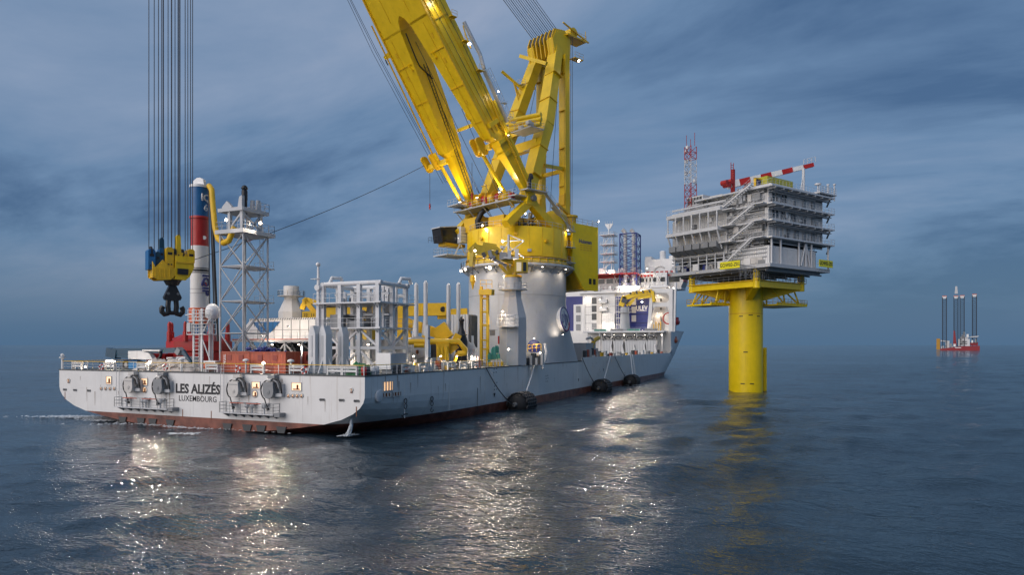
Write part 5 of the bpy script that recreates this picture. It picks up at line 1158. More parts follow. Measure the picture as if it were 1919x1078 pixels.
# tall twin poles (stanchions)
def vpole(px,top,px2,s,lab,lean=None):
    c=W(px,690,s=s); zt_=W(px,top,s=s).z; r=T('cargo_stanchion',lab,'stanchion',(c.x,c.y,DK),group='tall grey tubular stanchions')
    m=MB(); m.cyl((c.x,c.y,DK),(c.x,c.y,zt_-.4),.36,.34,n=12); m.cyl((c.x,c.y,zt_-.4),(c.x,c.y,zt_),.34,.12,n=12); P('tube',m,M['lightgrey'],r)
    b=W(px2,660,s=s+.2); m=MB(); m.cyl((c.x,c.y,zt_-5),(b.x,b.y,DK),.26,n=10); P('brace_tube',m,M['lightgrey'],r)
    m=MB(); m.cyl((c.x,c.y,DK),(c.x,c.y,DK+.3),.7,n=10); P('foot',m,M['lightgrey'],r)
vpole(780,530,768,30,'grey tubular pole nearest the tall frame, with a leaning brace')
vpole(797.5,526,787,31,'second grey tubular pole from the tall frame, braced to its left')
vpole(840.5,531,848,36,'grey tubular pole left of the black stacked column')
vpole(859,529,866,37,'grey tubular pole nearest the crane pedestal')
# starboard rail post
c=W(801,690,t=.9); r=T('roller_post','slim grey post standing on the starboard deck edge','post',(c.x,.9,DK)); m=MB(); m.beam((c.x,.9,DK),(c.x,.9,W(801,610,t=.9).z),.5,.45); P('shaft',m,M['lightgrey'],r)
m=MB(); m.prism([(-1.0,0),(1.0,0),(.25,1.6),(-.25,1.6)],(c.x,.8,DK),(1,0,0),(0,0,1),(0,.2,0)); P('base_gusset',m,M['lightgrey'],r)
for zz in (8.6,11.2): m=MB(); m.box(c.x-.3,.62,zz,c.x+.3,.67,zz+.25); P('plate',m,M['midgrey'],r)
# yellow pile gripper with its big side pipe
GR=T('pile_gripper','yellow pile gripper machine with long pipes and rams on the starboard deck','gripper',(34,5,DK))
def gt(n,pts,Y,r_,mt='mustard'): m=MB(); m.tube([W(a,b,Y=Y) for a,b in pts],r_,8); return P(n,m,M[mt],GR)
def gb(n,pa,pb,Y,w_,h_,mt='mustard'): m=MB(); m.beam(W(*pa,Y=Y),W(*pb,Y=Y),w_,h_); return P(n,m,M[mt],GR)
gt('main_pipe',[(740,642),(780,641),(860,641),(872,656),(872,662),(858,663)],101,.42); gt('side_pipe',[(776,648),(795,648)],100.5,.32)
gt('drop_pipe',[(858,662),(853,672),(851,686)],101,.30)
gb('gripper_arm',(735,598),(790,615),112,1.6,1.8); gb('gripper_arm',(790,615),(822,626),112,1.4,1.6); gb('gripper_head',(822,612),(838,636),110,2.6,2.4); gb('gripper_head',(752,610),(765,640),110,2.2,1.6)
gb('gripper_column',(757,600),(757,642),113,1.6,1.6); gb('gripper_bed',(745,638),(842,638),108,1.6,.5); gb('white_tank',(757,636),(783,636),106,.9,.5,'white'); gb('bed_block',(790,634),(800,638),106,1.0,1.0); gb('bed_block',(815,635),(835,638),106,1.0,.9); gb('bed_block',(850,632),(862,638),103,1.2,1.4)
for px in (823,829,836.5): gt('hydraulic_ram',[(px,650),(px,676)],100,.42)
gb('ram_bracket',(818,648),(842,646),100.6,1.0,.5); gb('knee_plate',(842,646),(852,658),101.5,.5,1.6)
for px,py in ((745,653),(752,660),(760,655),(768,668)): gb('valve_stack',(px,py-6),(px,py+14),103,.7,.7,'midgrey' if px%2 else 'offwhite')
m=MB(); a=W(765,655,Y=103); m.ladder(W(768,668,Y=102),W(768,644,Y=102),1.0,(1,0,0),.4,.05); P('ladder',m,M['white'],GR)
c0=W(763,690,Y=106);c1=W(812,690,Y=108)
m=MB(); m.beam(W(765,670,Y=105),W(802,670,Y=105),.6,3.6); r=T('winch_house','plain grey curved winch housing on the starboard deck','housing',(c0.x,c0.y,DK)); P('wall',m,M['grey'],r)
m=MB(); m.cyl(W(783,651,Y=106.2),W(783,651,Y=104.4),1.7,n=20); P('drum_cover',m,M['grey'],r); m=MB(); m.box(*(W(783,660,Y=104.4)-Vector((.4,.1,.3))),*(W(783,660,Y=104.4)+Vector((.4,.1,.3)))); P('hatch',m,M['rust'],r)
m=MB(); m.beam(W(808,655,Y=107),W(822,655,Y=107),1.0,2.6); P('side_unit',m,M['darkgrey'],r)
# black column and grey trestle
c=W(865,690,Y=104); r=T('black_bollard_column','tall black tapered column beside the yellow pipe','column',(c.x,c.y,DK)); m=MB(); zz=lambda py:CAMH+(647-py)*104/FPX
m.lathe([(.95,DK),(.95,zz(640)),(.55,zz(622)),(.34,zz(615)),(.34,zz(603)),(.42,zz(602)),(.42,zz(599)),(.28,zz(597)),(.2,zz(594))],(c.x,c.y,0),14); P('shaft',m,M['black'],r); m=MB(); m.torus((c.x,c.y,zz(628)),(0,0,1),.78,.1,16,6); P('ring',m,M['darkgrey'],r)
r=T('grey_trestle','grey braced trestle with a fork top right of the black column','trestle',tuple(W(884,690,Y=106).xy)+(DK,))
for pa,pb,w_ in (((876,655),(876,690),.5),((890,655),(890,690),.45),((883,655),(883,690),.6),((876,657),(890,686),.2)): m=MB(); m.beam(W(*pa,Y=106),W(*pb,Y=106),w_); P('leg',m,M['lightgrey'],r)
m=MB(); m.prism([(-1.0,0),(1.0,0),(.7,.5),(.45,1.1),(.45,2.2),(.12,2.2),(.1,1.0),(-.3,1.3),(-.7,.6)],W(882,656,Y=105.7),(SI,-CO,0),(0,0,1),(CO*.5,SI*.5,0)); P('fork_head',m,M['lightgrey'],r)
# grey ribbed locker house aft of the pedestal
r=T('ribbed_house','tall grey ribbed metal house aft of the crane pedestal','house',tuple(W(864,690,Y=125).xy)+(DK,)); a=W(838,690,Y=125);
hh=W(860,590,Y=125).z; hs,ht=a.x,a.y
m=MB(); m.box(hs,ht-4.4,DK,hs+3,ht,hh); P('wall',m,M['lightgrey'],r)
for i in range(8): m=MB(); m.box(hs-.12,ht-4.4+i*.6,DK,hs,ht-4.4+i*.6+.2,hh); P('rib',m,M['grey'],r)
m=MB(); m.box(hs+.2,ht-4.9,DK+3,hs+2.6,ht-4.41,hh-.2); P('vent_stack',m,M['darkgrey'],r)
# yellow ladder tower
c=W(908,690,Y=113); r=T('yellow_ladder_tower','narrow yellow ladder tower against the crane pedestal','tower',(c.x,c.y,DK)); zt_=CAMH+(647-537)*113/FPX
for px in (902,914):
    p=W(px,690,Y=113); m=MB(); m.beam((p.x,p.y,DK),(p.x,p.y,zt_ if px<910 else zt_-.4),.42,.42); P('post',m,M['mustard'],r)
for py in (560,585,610,638,655): m=MB(); m.beam(W(899,py,Y=113),W(917,py,Y=113),.35,.3); P('crossbar',m,M['mustard'],r)
m=MB(); m.ladder(W(908,680,Y=113),W(908,545,Y=113),.7,(SI,-CO,0),.45,.05); P('ladder',m,M['mustard'],r)
m=MB(); m.beam(W(900,548,Y=113),W(924,548,Y=112),1.1,.9); P('head_platform',m,M['mustard'],r)
m=MB(); m.rail([W(900,540,Y=113),W(922,540,Y=113)],1.3,.9,.05); P('railing',m,M['mustard'],r)
# small knuckle crane on its own pedestal
KC=T('knuckle_crane','yellow knuckle boom crane with a cab on a grey pedestal before the big crane','crane',tuple(W(961,690,Y=117).xy)+(DK,)); kc=W(961,690,Y=117); zk=lambda py:CAMH+(647-py)*117/FPX
m=MB(); m.lathe([(2.5,DK),(2.5,zk(600)),(2.5,zk(596)),(1.55,zk(558)),(1.5,zk(545))],(kc.x,kc.y,0),8); pd=P('pedestal',m,M['grey'],KC)
m=MB(); m.lathe([(1.55,zk(546)),(1.55,zk(521))],(kc.x,kc.y,0),20); P('pedestal_head',m,M['grey'],KC)
m=MB(); m.lathe([(1.56,zk(546)),(2.5,zk(544)),(2.5,zk(543)),(1.56,zk(543))],(kc.x,kc.y,0),20); q=P('head_walkway',m,M['lightgrey'],KC); m=MB(); m.rail([(kc.x+2.45*math.cos(2*PI*i/12),kc.y+2.45*math.sin(2*PI*i/12),zk(543)) for i in range(12)],1.1,2,.035,True); P('railing',m,M['lightgrey'],q)
m=MB(); a=W(951,612,Y=114.2); m.box(a.x-.7,a.y-1.6,a.z-.1,a.x+.9,a.y+1.6,a.z); q=P('side_balcony',m,M['lightgrey'],KC); m=MB(); m.rail([(a.x-.7,a.y+1.6,a.z),(a.x-.7,a.y-1.6,a.z),(a.x+.9,a.y-1.6,a.z)],1.9,.9,.04,rows=3); P('railing',m,M['lightgrey'],q)
def kb(n,pa,pb,Y,w_,h_,mt='mustard',w1=None,h1=None): m=MB(); m.beam(W(*pa,Y=Y),W(*pb,Y=Y),w_,h_,w1,h1); return P(n,m,M[mt],KC)
m=MB(); m.lathe([(1.6,zk(521)),(1.6,zk(517)),(1.3,zk(516))],(kc.x,kc.y,0),18); P('slew_ring',m,M['mustard'],KC)
for pa,pb in (((935,495),(953,516)),((948,492),(957,516)),((962,492),(957,516)),((962,490),(966,516))): kb('slewing_frame',pa,pb,116,.55,.55,'olive')
kb('crane_cab',(965,500),(989,500),114.5,2.2,2.1,'olive'); 
m=MB(); m.beam(W(968,500,Y=113.3),W(977,500,Y=113.3),.06,1.5); P('cab_window',m,M['cab_lit'],KC); m=MB(); m.beam(W(980,500,Y=113.3),W(986,500,Y=113.3),.06,1.5); P('cab_window',m,M['glass'],KC)
kb('boom',(962,488),(893,470),115,1.0,1.5,'olive',.8,1.2); kb('boom',(930,462),(905,458),115.6,.7,.7,'olive'); kb('fly_boom',(888,463),(884,500),115,.7,1.0,'olive'); kb('boom_ram',(950,498),(905,478),114.6,.4,.4,'steel'); kb('knuckle',(884,462),(896,474),115,.9,1.8,'olive'); kb('boom_upper',(895,462),(935,468),115,.5,.5,'olive'); kb('boom_upper',(925,460),(948,484),115.2,.6,.6,'olive')
for i in range(10): kb('hydraulic_block',(905+i*6,474+random.uniform(-5,8)),(909+i*6,477+random.uniform(-5,8)),114.4,.5,.6,('darkgrey','mustard','midgrey','steel')[i%4])
kb('winch',(936,480),(950,480),114.2,1.0,1.2,'midgrey'); kb('light_mast',(953,440),(953,482),114,.28,.28,'grey')
for pa,pb in (((938,452),(982,450)),((953,440),(982,452)),((953,474),(982,452)),((938,475),(953,455)),((953,462),(982,482))): kb('mast_stay',pa,pb,114,.13,.13,'lightgrey')
kb('mast_platform',(944,484),(972,484),114,1.6,.25,'grey'); 
kb('equipment_case',(951,478),(958,478),113.4,.8,1.4,'grey'); kb('equipment_case',(965,476),(972,476),113.4,.8,1.6,'lightgrey')
m=MB(); a=W(886,525,Y=115); m.cyl(a+Vector((0,0,.8)),a-Vector((0,0,.3)),.42,.5,n=10); m.cyl(a-Vector((0,0,.3)),a-Vector((0,0,1.6)),.4,.06,n=8); P('hook_pendant',m,M['mustard'],KC)
m=MB(); m.cyl(W(886,520,Y=115),W(886,500,Y=115),.05,n=5); P('hook_wire',m,M['wire'],KC)
# reel, seafoam unit, red pole, arch edge at the pedestal foot
c=W(1001,650,Y=121); r=T('cable_reel','blue cable reel in the niche at the foot of the crane pedestal','reel',(c.x,c.y,DK)); m=MB(); m.cyl(c,c+Vector((CO,SI,0))*1.6,1.05,n=20); P('drum',m,M['navy'],r)
for k in (0,1.5): m=MB(); a=c+Vector((CO,SI,0))*k; m.torus(a,(CO,SI,0),1.1,.1,20,6); P('flange',m,M['navy'],r)
m=MB(); m.box(c.x-.6,c.y-1.3,DK,c.x+1.5,c.y+1.3,c.z-1.0); P('stand',m,M['offwhite'],r); m=MB(); m.rail([W(989,660,Y=119),W(1014,658,Y=119)],1.2,.8,.06); P('railing',m,M['mustard'],r)
for k in range(6): m=MB(); a=W(990+k*5,676,Y=118); m.box(a.x-.4,a.y-.35,DK,a.x+.4,a.y+.35,DK+1.2+.4*(k%3)); P('deck_unit',m,M['offwhite' if k%2 else 'darkgrey'],r)
m=MB(); m.tube([W(1021,644,Y=121),W(1024,660,Y=121),W(1021,676,Y=121),W(1017,684,Y=121),W(1017,692,Y=120.6)],.28,7); O('drain_pipe',m,M['white'],'curved white edge pipe right of the blue reel','pipe',tuple(W(1021,684,Y=121)))
c=W(932,665,Y=112); r=T('tarpaulin_unit','sea green tarpaulin covered equipment at the yellow ladder','equipment',(c.x,c.y,DK))
for k,(px0,px1,py0,py1,yy) in enumerate(((914,921,660,679,112),(920,930,650,674,112.6),(927,935,646,662,113),(930,937,660,676,112.8))):
    m=MB(); a=W(px0,py1,Y=yy);b=W(px1,py1,Y=yy);zt_=W(px0,py0,Y=yy).z; d=Vector((CO,SI,0))*1.1; n_=5; vs=[]
    for i in range(n_):
        f=i/(n_-1); p=a.lerp(b,f); q=p+d*(1 if i%2 else .8)
        zz_=zt_-(.5 if i in (0,n_-1) else random.uniform(0,.35))
        vs+=[(p.x,p.y,a.z),(p.x-CO*.12*(i%2),p.y-SI*.12*(i%2),zz_),(q.x,q.y,zz_-.3),(q.x,q.y,a.z)]
    m.add(vs,[(4*i+k2,4*i+4+k2,4*i+5+k2,4*i+1+k2) for i in range(n_-1) for k2 in range(3)]+[(0,1,2,3),(4*n_-4,4*n_-3,4*n_-2,4*n_-1)]); P('cover_fold',m,M['seafoam'],r)
for k in range(7): m=MB(); a=W(921+k*3,681,Y=111); m.box(a.x-.3,a.y-.3,DK,a.x+.3,a.y+.3,DK+.7+.3*(k%2)); P('valve_block',m,M['offwhite' if k%2 else 'mustard'],r)
m=MB(); m.cyl(W(934.5,645,Y=115),W(934.5,630,Y=115),.14,n=6); O('red_riser',m,M['red'],'short red riser pipe on the pedestal wall','pipe',tuple(W(934.5,645,Y=115)))
m=MB(); a=W(923,624,Y=116); m.beam(W(918,624,Y=117),W(928,624,Y=117),.5,1.0); O('junction_box',m,M['midgrey'],'grey junction box on the pedestal wall beside the yellow ladder','box',tuple(a))
m=MB(); m.beam(W(1000,655,Y=112),W(1001,655,Y=112),.1,.1)
# ---------------------------------------------------------------- forward superstructure (its aft face looks at the camera)
SW=178.0; zl=15.4
AC=T('accommodation_block','white and blue panelled superstructure block forward of the crane','superstructure',(SW,26,zl))
def ab(n,x0,y0,z0,x1,y1,z1,mt,parent=None,lab=None): m=MB(); m.box(x0,y0,z0,x1,y1,z1); return P(n,m,M[mt],parent or AC,label=lab)
def panel(n,px0,px1,py0,py1,o,d,mt,parent=None,ribs=0,rib_mt=None):
    """upright panel facing aft, o metres before the main wall plane, d metres deep"""
    s_=SW-o; mid=(px0+px1)/2; ya=W(px0,600,s=s_).y; yb=W(px1,600,s=s_).y
    za=W(mid,py1,s=s_).z; zb=W(mid,py0,s=s_).z
    q=ab(n,s_,yb,za,s_+d,ya,zb,mt,parent)
    for i in range(ribs):
        y=yb+(ya-yb)*(i+.5)/ribs; m=MB(); m.box(s_-.08,y-.07,za,s_,y+.07,zb); P('panel_rib',m,M[rib_mt or mt],q)
    return q
ab('core_wall',SW+.3,2.5,zl-1,SW+22,49.5,30.6,'white')
panel('blue_wall',1050,1092,556,640,.1,.4,'navy',ribs=14)
q=panel('louvre_wall',1075,1096,571,650,.6,.5,'white',ribs=5)
for py in (580,597,614): panel('louvre',1079.5,1088,py-6,py+6,.72,.06,'midgrey',q)
q=panel('white_wall',1092,1153,551,640,.3,.28,'white',ribs=15)
for py,mt in ((564,'darkgrey'),(579,'darkgrey'),(594,'darkgrey'),(612,'midgrey')):
    v=panel('louvre',1109,1118,py-6,py+6,.42,.10,mt,q)
for py in (575,590,606,632): panel('deck_seam',1092,1153,py-.4,py+.4,.36,.05,'midgrey',q)
panel('stair_trunk',1118,1127,556,640,1.0,.7,'offwhite'); panel('trunk_box',1122,1137,561,568,1.6,1.2,'lightgrey'); panel('trunk_box',1122,1137,576,583,1.6,1.2,'lightgrey'); panel('side_block',1128,1152,588,622,.9,.5,'white',ribs=7)
panel('lower_wall',1100,1128,622,655,.5,.4,'white',ribs=4)
for px in (1131,1145): panel('door',px-2,px+2,607,620,1.0,.08,'lightgrey')
q=panel('blue_recess',1153,1220,556,621,.1,.3,'navy')
for i in range(1,4): panel('deck_seam',1153,1220,556+i*16.5,556.6+i*16.5,.16,.05,'ink',q)
for py in (566,581,597): panel('louvre',1183.5,1192,py-6,py+6,.2,.08,'offwhite',q)
c=W(1202.5,578,s=SW-.14); text('lettering','ULEV',2.3,c,(0,-1,0),(0,0,1),M['white'],AC,.03,.05,label='white lettering ULEV on the blue wall',sx=.78); panel('lettering_underline',1193,1212,582.6,583.3,.16,.04,'white')
for i in range(5): panel('stair_landing',1154,1162,560+i*12,561+i*12,1.4,1.3,'white')
m=MB(); m.ladder(W(1157,621,s=SW-1),W(1157,556,s=SW-1),.8,(0,1,0),.8,.08); P('ladder',m,M['white'],AC)
# forecastle edge deck before the wall
q=ab('ledge_deck',170.5,1.2,zl-.6,SW+.2,30,zl,'lightgrey'); m=MB(); m.rail([(170.6,1.3,zl),(170.6,30,zl)],1.1,2,.05); P('railing',m,M['lightgrey'],q)
for i in range(4): ab('ledge_hatch',170.7,4+i*6,zl,172.4,8+i*6,zl+.7,'seafoam' if i%2 else 'midgrey',q)
for i in range(7): m=MB(); y=2+i*4.4; m.beam((171,y,DK),(171,y,zl-.6),.4,.4); P('ledge_column',m,M['lightgrey'],q)
ab('under_deck_wall',SW-.5,1,DK,SW+.2,34,zl-.6,'lightgrey')
# top deck edge with railings and boxes
panel('top_deck_edge',1085,1222,545.5,549,1.0,1.3,'white')
for i in range(18):
    px=1092+i*7.0; panel('deck_locker',px,px+random.uniform(2.5,5),537+random.uniform(-2,4),547,.4-random.uniform(0,2),1.2,('white','offwhite','white','midgrey','lightgrey')[i%5])
m=MB(); a=W(1090,546,s=SW-1);b=W(1222,546,s=SW-1); m.rail([a,b],1.2,2,.06); P('railing',m,M['white'],AC)
# bridge deck across the ship
BR=T('ship_bridge','white navigation bridge with red stripe and windows at the bow','bridge',(190,26,31.5))
def bb_(n,x0,y0,z0,x1,y1,z1,mt,parent=None): m=MB(); m.box(x0,y0,z0,x1,y1,z1); return P(n,m,M[mt],parent or BR)
bb_('bridge_house',184,3,31.6,196,49,36.6,'white')
for i in range(14):
    y=3.6+i*3.2; bb_('window',183.9,y,33.3,183.98,y+2.4,34.9,'glass')
bb_('red_stripe',183.85,8,35.2,184.0,48,36.0,'red')
bb_('bridge_deck',181,2,31.0,198,50,31.6,'white'); bb_('catwalk',176,12,35.9,184,48,36.15,'red')
for i in range(8): 
    y=14+i*4.2; bb_('top_box',184.5,y,36.6,187,y+random.uniform(1.5,3),37.6+random.uniform(.3,1.8),'white')
m=MB(); m.rail([(183.9,12,36.6),(183.9,48,36.6)],1.2,3,.06); P('railing',m,M['white'],BR)
# starboard wing
m=MB(); m.prism([(-1.6,31.2),(3.2,31.2),(3.2,36.4),(-2.6,36.2),(-2.4,33)],(186,0,0),(0,1,0),(0,0,1),(9,0,0)); wg=P('bridge_wing',m,M['offwhite'],BR)
bb_('wing_window',185.9,-1.2,33.2,185.98,2.6,35.2,'glass',wg); bb_('wing_red_band',185.88,-2.3,35.4,186,3.2,36.1,'red',wg); bb_('wing_red_side',186,-2.66,33.3,194.5,-2.5,36.0,'red',wg)
bb_('wing_foot',186,-1.8,30.6,195,3.2,31.2,'lightgrey',wg)
# stepped monkey island block
bb_('monkey_island',187,.6,36.6,196,11.6,41.8,'white'); bb_('stepped_top',187.2,9.2,41.8,195,11.5,42.9,'white'); bb_('stepped_top',187.2,.8,41.8,195,2.8,42.9,'white'); m=MB(); m.cyl((190,5.6,41.6),(190,5.6,44.6),1.1,n=16); m.sphere((190,5.6,44.6),1.1,16,8,.6); P('dome',m,M['white'],BR)
m=MB(); m.torus((186.9,6,36.9),(1,0,0),2.2,.28,18,6,-PI/2,PI/2); P('arch',m,M['offwhite'],BR)
for i in range(6): bb_('red_lettering_block',186.8,1.4+i*1.7,36.8,186.95,2.5+i*1.7,37.4,'red')
# open helideck-style lattice between block and bridge
for i in range(7):
    y=4.0+i*2.6
    m=MB(); m.cyl((182,y,31.2),(182,y+2.4,36.4),.16,n=5); P('lattice_bar',m,M['white'],BR); m=MB(); m.cyl((182,y+2.4,31.2),(182,y,36.4),.16,n=5); P('lattice_bar',m,M['white'],BR)
# portal frame on the forecastle, facing aft
PF=T('portal_frame','white portal frame with two openings at the starboard bow','portal',(174,4,zl))
def pf(n,pa,pb,w_,d,mt='white',o=3.5):
    a=W(*pa,s=SW-o);b=W(*pb,s=SW-o); m=MB(); m.beam(a,b,d,w_,up=(0,1,0)); return P(n,m,M[mt],PF)
pf('left_leg',(1222,553),(1216.5,622),1.15,1.8); pf('right_leg',(1258,541),(1258,622),1.25,2.0); pf('cross_beam',(1219,545),(1262,545),1.4,1.6); pf('cross_beam',(1220,571.5),(1259,571.5),1.2,1.4); pf('outer_leg',(1266,530),(1263.5,622),.7,1.2)
for px,py,sx,sy in ((1223,549,1,-1),(1254.5,549,-1,-1),(1223,575,1,-1),(1254.5,575,-1,-1),(1223,567.5,1,1),(1254.5,567.5,-1,1)):
    c=W(px,py,s=SW-4.0); m=MB(); m.prism([(0,0),(-sx*1.1,0),(0,sy*1.1)],c,(0,1,0),(0,0,1),(.8,0,0)); P('corner_gusset',m,M['white'],PF)
q=panel('back_wall',1219,1259,548,622,.3,.3,'offwhite',PF); panel('inner_wall',1246,1256.5,575,620,.6,.2,'white',PF)
panel('doorway',1237,1240,560,565,.4,.05,'black',PF); panel('doorway',1237,1240,577,581,.4,.05,'black',PF)
for i in range(7): panel('hanging_gear',1224+i*2.2,1225.4+i*2.2,606+random.uniform(-4,3),620,2.0,.5,('mustard','offwhite')[i%2],PF)
panel('lit_screen',1226,1238,591,606,1.5,.1,'canvas',PF)
m=MB(); m.torus(W(1253,597,s=SW-2.5),(1,0,0),1.9,.22,20,6); P('hoop',m,M['red'],PF)
# fore crane
c=W(1171,620,s=173.6); FCR=T('fore_deck_crane','yellow knuckle crane on a grey cone pedestal before the blue wall','crane',(c.x,c.y,zl))
z1=W(1171,586,s=173.6).z; z2=W(1171,576,s=173.6).z; cy_=c.y
m=MB(); m.lathe([(1.9,zl),(1.5,z1),(1.5,z2)],(c.x,cy_,0),18); P('pedestal',m,M['grey'],FCR)
m=MB(); m.lathe([(1.55,z1-.2),(2.4,z1),(2.4,z1+.15),(1.55,z1+.15)],(c.x,cy_,0),18); q=P('walkway',m,M['lightgrey'],FCR); m=MB(); m.rail([(c.x+2.35*math.cos(2*PI*i/10),cy_+2.35*math.sin(2*PI*i/10),z1+.15) for i in range(10)],1.1,2,.05,True); P('railing',m,M['lightgrey'],q)
def fb(n,pa,pb,w_,h_,mt='yellow',s_=173.6): m=MB(); m.beam(W(*pa,s=s_),W(*pb,s=s_),w_,h_); return P(n,m,M[mt],FCR)
fb('king_post',(1164,574),(1171,556),1.2,1.8); fb('boom',(1168,561),(1190,552),1.2,1.6); fb('boom',(1190,552),(1222,547),1.0,1.7); fb('boom_tip',(1223,546),(1226,566),1.0,1.4); fb('ram',(1174,573),(1194,555),.5,.8); fb('ram',(1179,573),(1188,562),.4,.7); fb('jib_fold',(1195,559),(1220,555),.6,1.0); fb('winch',(1166,562),(1176,566),1.2,1.6,'darkgrey',173); fb('jib_detail',(1168,553),(1200,544),.3,.6,'offwhite')
for k in range(7): fb('boom_bracket',(1180+k*6,547-k*.6),(1182+k*6,552-k*.6),.3,.5,('darkgrey','mustard')[k%2],172.8)
# hopper row under the ledge
rng=random.Random(5)
for i,(px,lab) in enumerate(((1137,'tapered grey hopper first in the row from the crane pedestal'),(1158,'tapered grey hopper second in the row from the crane pedestal'),(1180,'tapered grey hopper in the middle of the row by the bulwark'),(1199,'tapered grey hopper second from the bow end of the row'),(1219,'tapered grey hopper nearest the bow in the row'))):
    a=W(px,665,s=168); y=a.y; x=168.0; r=T('stone_hopper',lab,'hopper',(x,y,DK),group='row of hoppers along the starboard bow')
    m=MB(); m.prism([(-1.5,0),(1.2,0),(1.75,4.9),(-1.9,4.9)],(x,y,DK),(0,1,0),(0,0,1),(2.4,0,0)); P('bin',m,M['lightgrey'],r)
    for d in (-.9,0,.9): m=MB(); m.beam((x-.03,y+d*.9,DK),(x-.03,y+d*1.2,DK+4.8),.1,.12); P('bin_rib',m,M['grey'],r)
    m=MB(); m.prism([(0,0),(-1.0,0),(-.1,3.6),(.2,3.6)],(x-.5,y-1.5,DK),(0,1,0),(0,0,1),(.4,0,0)); P('bright_fin',m,M['white'],r)
    m=MB(); m.torus((x+.6,y,DK+6.0),(.5,0,1),1.0,.22,14,6); m.torus((x+.6,y-1.5,DK+5.9),(1,0,.4),.5,.18,12,6); P('feed_ring',m,M['darkgrey'],r)
    m=MB(); m.beam((x+.4,y-1.9,DK+5.2),(x+.4,y+1.9,DK+5.35),.3,.35); m.beam((x+.4,y-1.6,DK+6.9),(x+.4,y+1.7,DK+6.75),.25,.3); m.beam((x+.4,y-1.5,DK+5.3),(x+.4,y+.6,DK+6.9),.16,.2); P('linkage',m,M['midgrey'],r)
    m=MB(); m.tube([(x-.2,y+1.7,DK+7.4),(x-.3,y+1.3,DK+6.2),(x-.2,y+1.1,DK+4.9)],.12,6); P('hose',m,M['black'],r)
# pump house and bent pipes at the aft end of the row
a=W(1096,665,t=2.4); r=T('pump_skid','grey pump housing with bent pipes just forward of the pedestal','pump',(a.x,2.4,DK)); x=a.x
m=MB(); m.box(x-3,1.2,DK,x+4.5,4.5,DK+3.9); P('housing',m,M['grey'],r); m=MB(); m.tube([(x+4.2,1.6,DK),(x+4.4,1.6,DK+4.2),(x+2,1.6,DK+5.2),(x-1,1.6,DK+4.8)],.3,7); P('bent_pipe',m,M['offwhite'],r)
m=MB(); m.tube([W(1108,660,t=1.6),W(1109,648,t=1.6),W(1114,638,t=1.6),W(1122,634,t=1.6)],.5,7); P('yellow_pipe',m,M['mustard'],r); m=MB(); m.tube([W(1106,668,t=1.6),W(1108,655,t=1.6)],.6,7); P('orange_pipe',m,M['orange'],r)
for k in range(6): m=MB(); m.box(x-4+k*1.7,.9,DK,x-3+k*1.7,1.6,DK+1.2+rng.random()*1.6); P('valve_block',m,M[('darkgrey','box_red','offwhite')[k%3]],r)
# deck clutter: individual lockers and bollards along the forward bulwark
cl=['white','offwhite','midgrey','mustard','white','darkgrey','box_red','offwhite']
spots=[1112,1117,1123,1128,1134,1139,1145,1150,1156,1162,1168,1174,1180,1186,1192,1198,1204,1210,1216,1222,1228,1234,1240,1246]
for k,px in enumerate(spots):
    a=W(px,667,t=.9+.5*(k%3)); mt=cl[k%8]; nm=['mooring_bollard','deck_locker','valve_cabinet'][k%3]
    near=('below the louvred wall','beside the bent pipes','under the first hopper','below the stair trunk','past the first hopper','under the second hopper','between the second and middle hoppers','below the ledge start','under the grey cone pedestal','beside the middle hopper','left of the middle water stream','right of the middle hopper','below the ULEV wall','under the fourth hopper','right of the fourth hopper','below the slanted portal leg','left of the last hopper','under the last hopper','right of the last hopper','below the portal screen','below the portal doorway','before the forecastle step','beside the orange rescue boat','at the forecastle wall')[k]
    r=T(nm,'small %s %s on the deck edge %s'%({'white':'white','offwhite':'beige','midgrey':'grey','mustard':'yellow','darkgrey':'dark','box_red':'red'}[mt],nm.replace('_',' '),near),nm.split('_')[1],(a.x,a.y,DK),group='small fittings along the forward deck edge')
    h=1.1+rng.random()*.9
    if k%3==0:
        for d in (-.5,.5): m=MB(); m.cyl((a.x+d,a.y,DK),(a.x+d,a.y,DK+h),.3,n=8); P('bitt',m,M[mt],r)
        m=MB(); m.box(a.x-.9,a.y-.3,DK,a.x+.9,a.y+.3,DK+.2); P('base',m,M['midgrey'],r)
    else:
        m=MB(); m.box(a.x-.7,a.y-.35,DK,a.x+.7,a.y+.35,DK+h); P('body',m,M[mt],r); m=MB(); m.box(a.x-.8,a.y-.42,DK+h,a.x+.8,a.y+.42,DK+h+.08); P('lid',m,M['lightgrey'],r)
# rescue boats
def boat(px,py,t,L,mt,lab):
    c=W(px,py,t=t); r=T('rescue_boat',lab,'boat',tuple(c)); m=MB(); n=12
    vs=[];fs=[]
    prof=[(-1,.0),(-.9,.75),(-.4,1),(.3,1),(.75,.8),(1,.15)]
    for u,wd in prof:
        for k in range(8):
            th=2*PI*k/8; vs.append((c.x+u*L/2,c.y+wd*L*.2*math.cos(th),c.z+wd*L*.19*math.sin(th)))
    for i in range(len(prof)-1):
        for k in range(8): fs.append((i*8+k,i*8+(k+1)%8,(i+1)*8+(k+1)%8,(i+1)*8+k))
    m.add(vs,fs,True); P('hull',m,M[mt],r)
    m=MB(); m.box(c.x-L*.15,c.y-L*.12,c.z+L*.14,c.x+L*.2,c.y+L*.12,c.z+L*.27); P('canopy',m,M[mt],r)
    for u in (-.3,.3): m=MB(); m.tube([(c.x+u*L,c.y+.2,c.z+L*.1),(c.x+u*L,c.y+.6,c.z+L*.45),(c.x+u*L,c.y+2.4,c.z+L*.5)],.16,6); P('davit',m,M['white'],r)
boat(1267,604,1.6,6.5,'red','red lifeboat hanging at the portal frame on the bow')
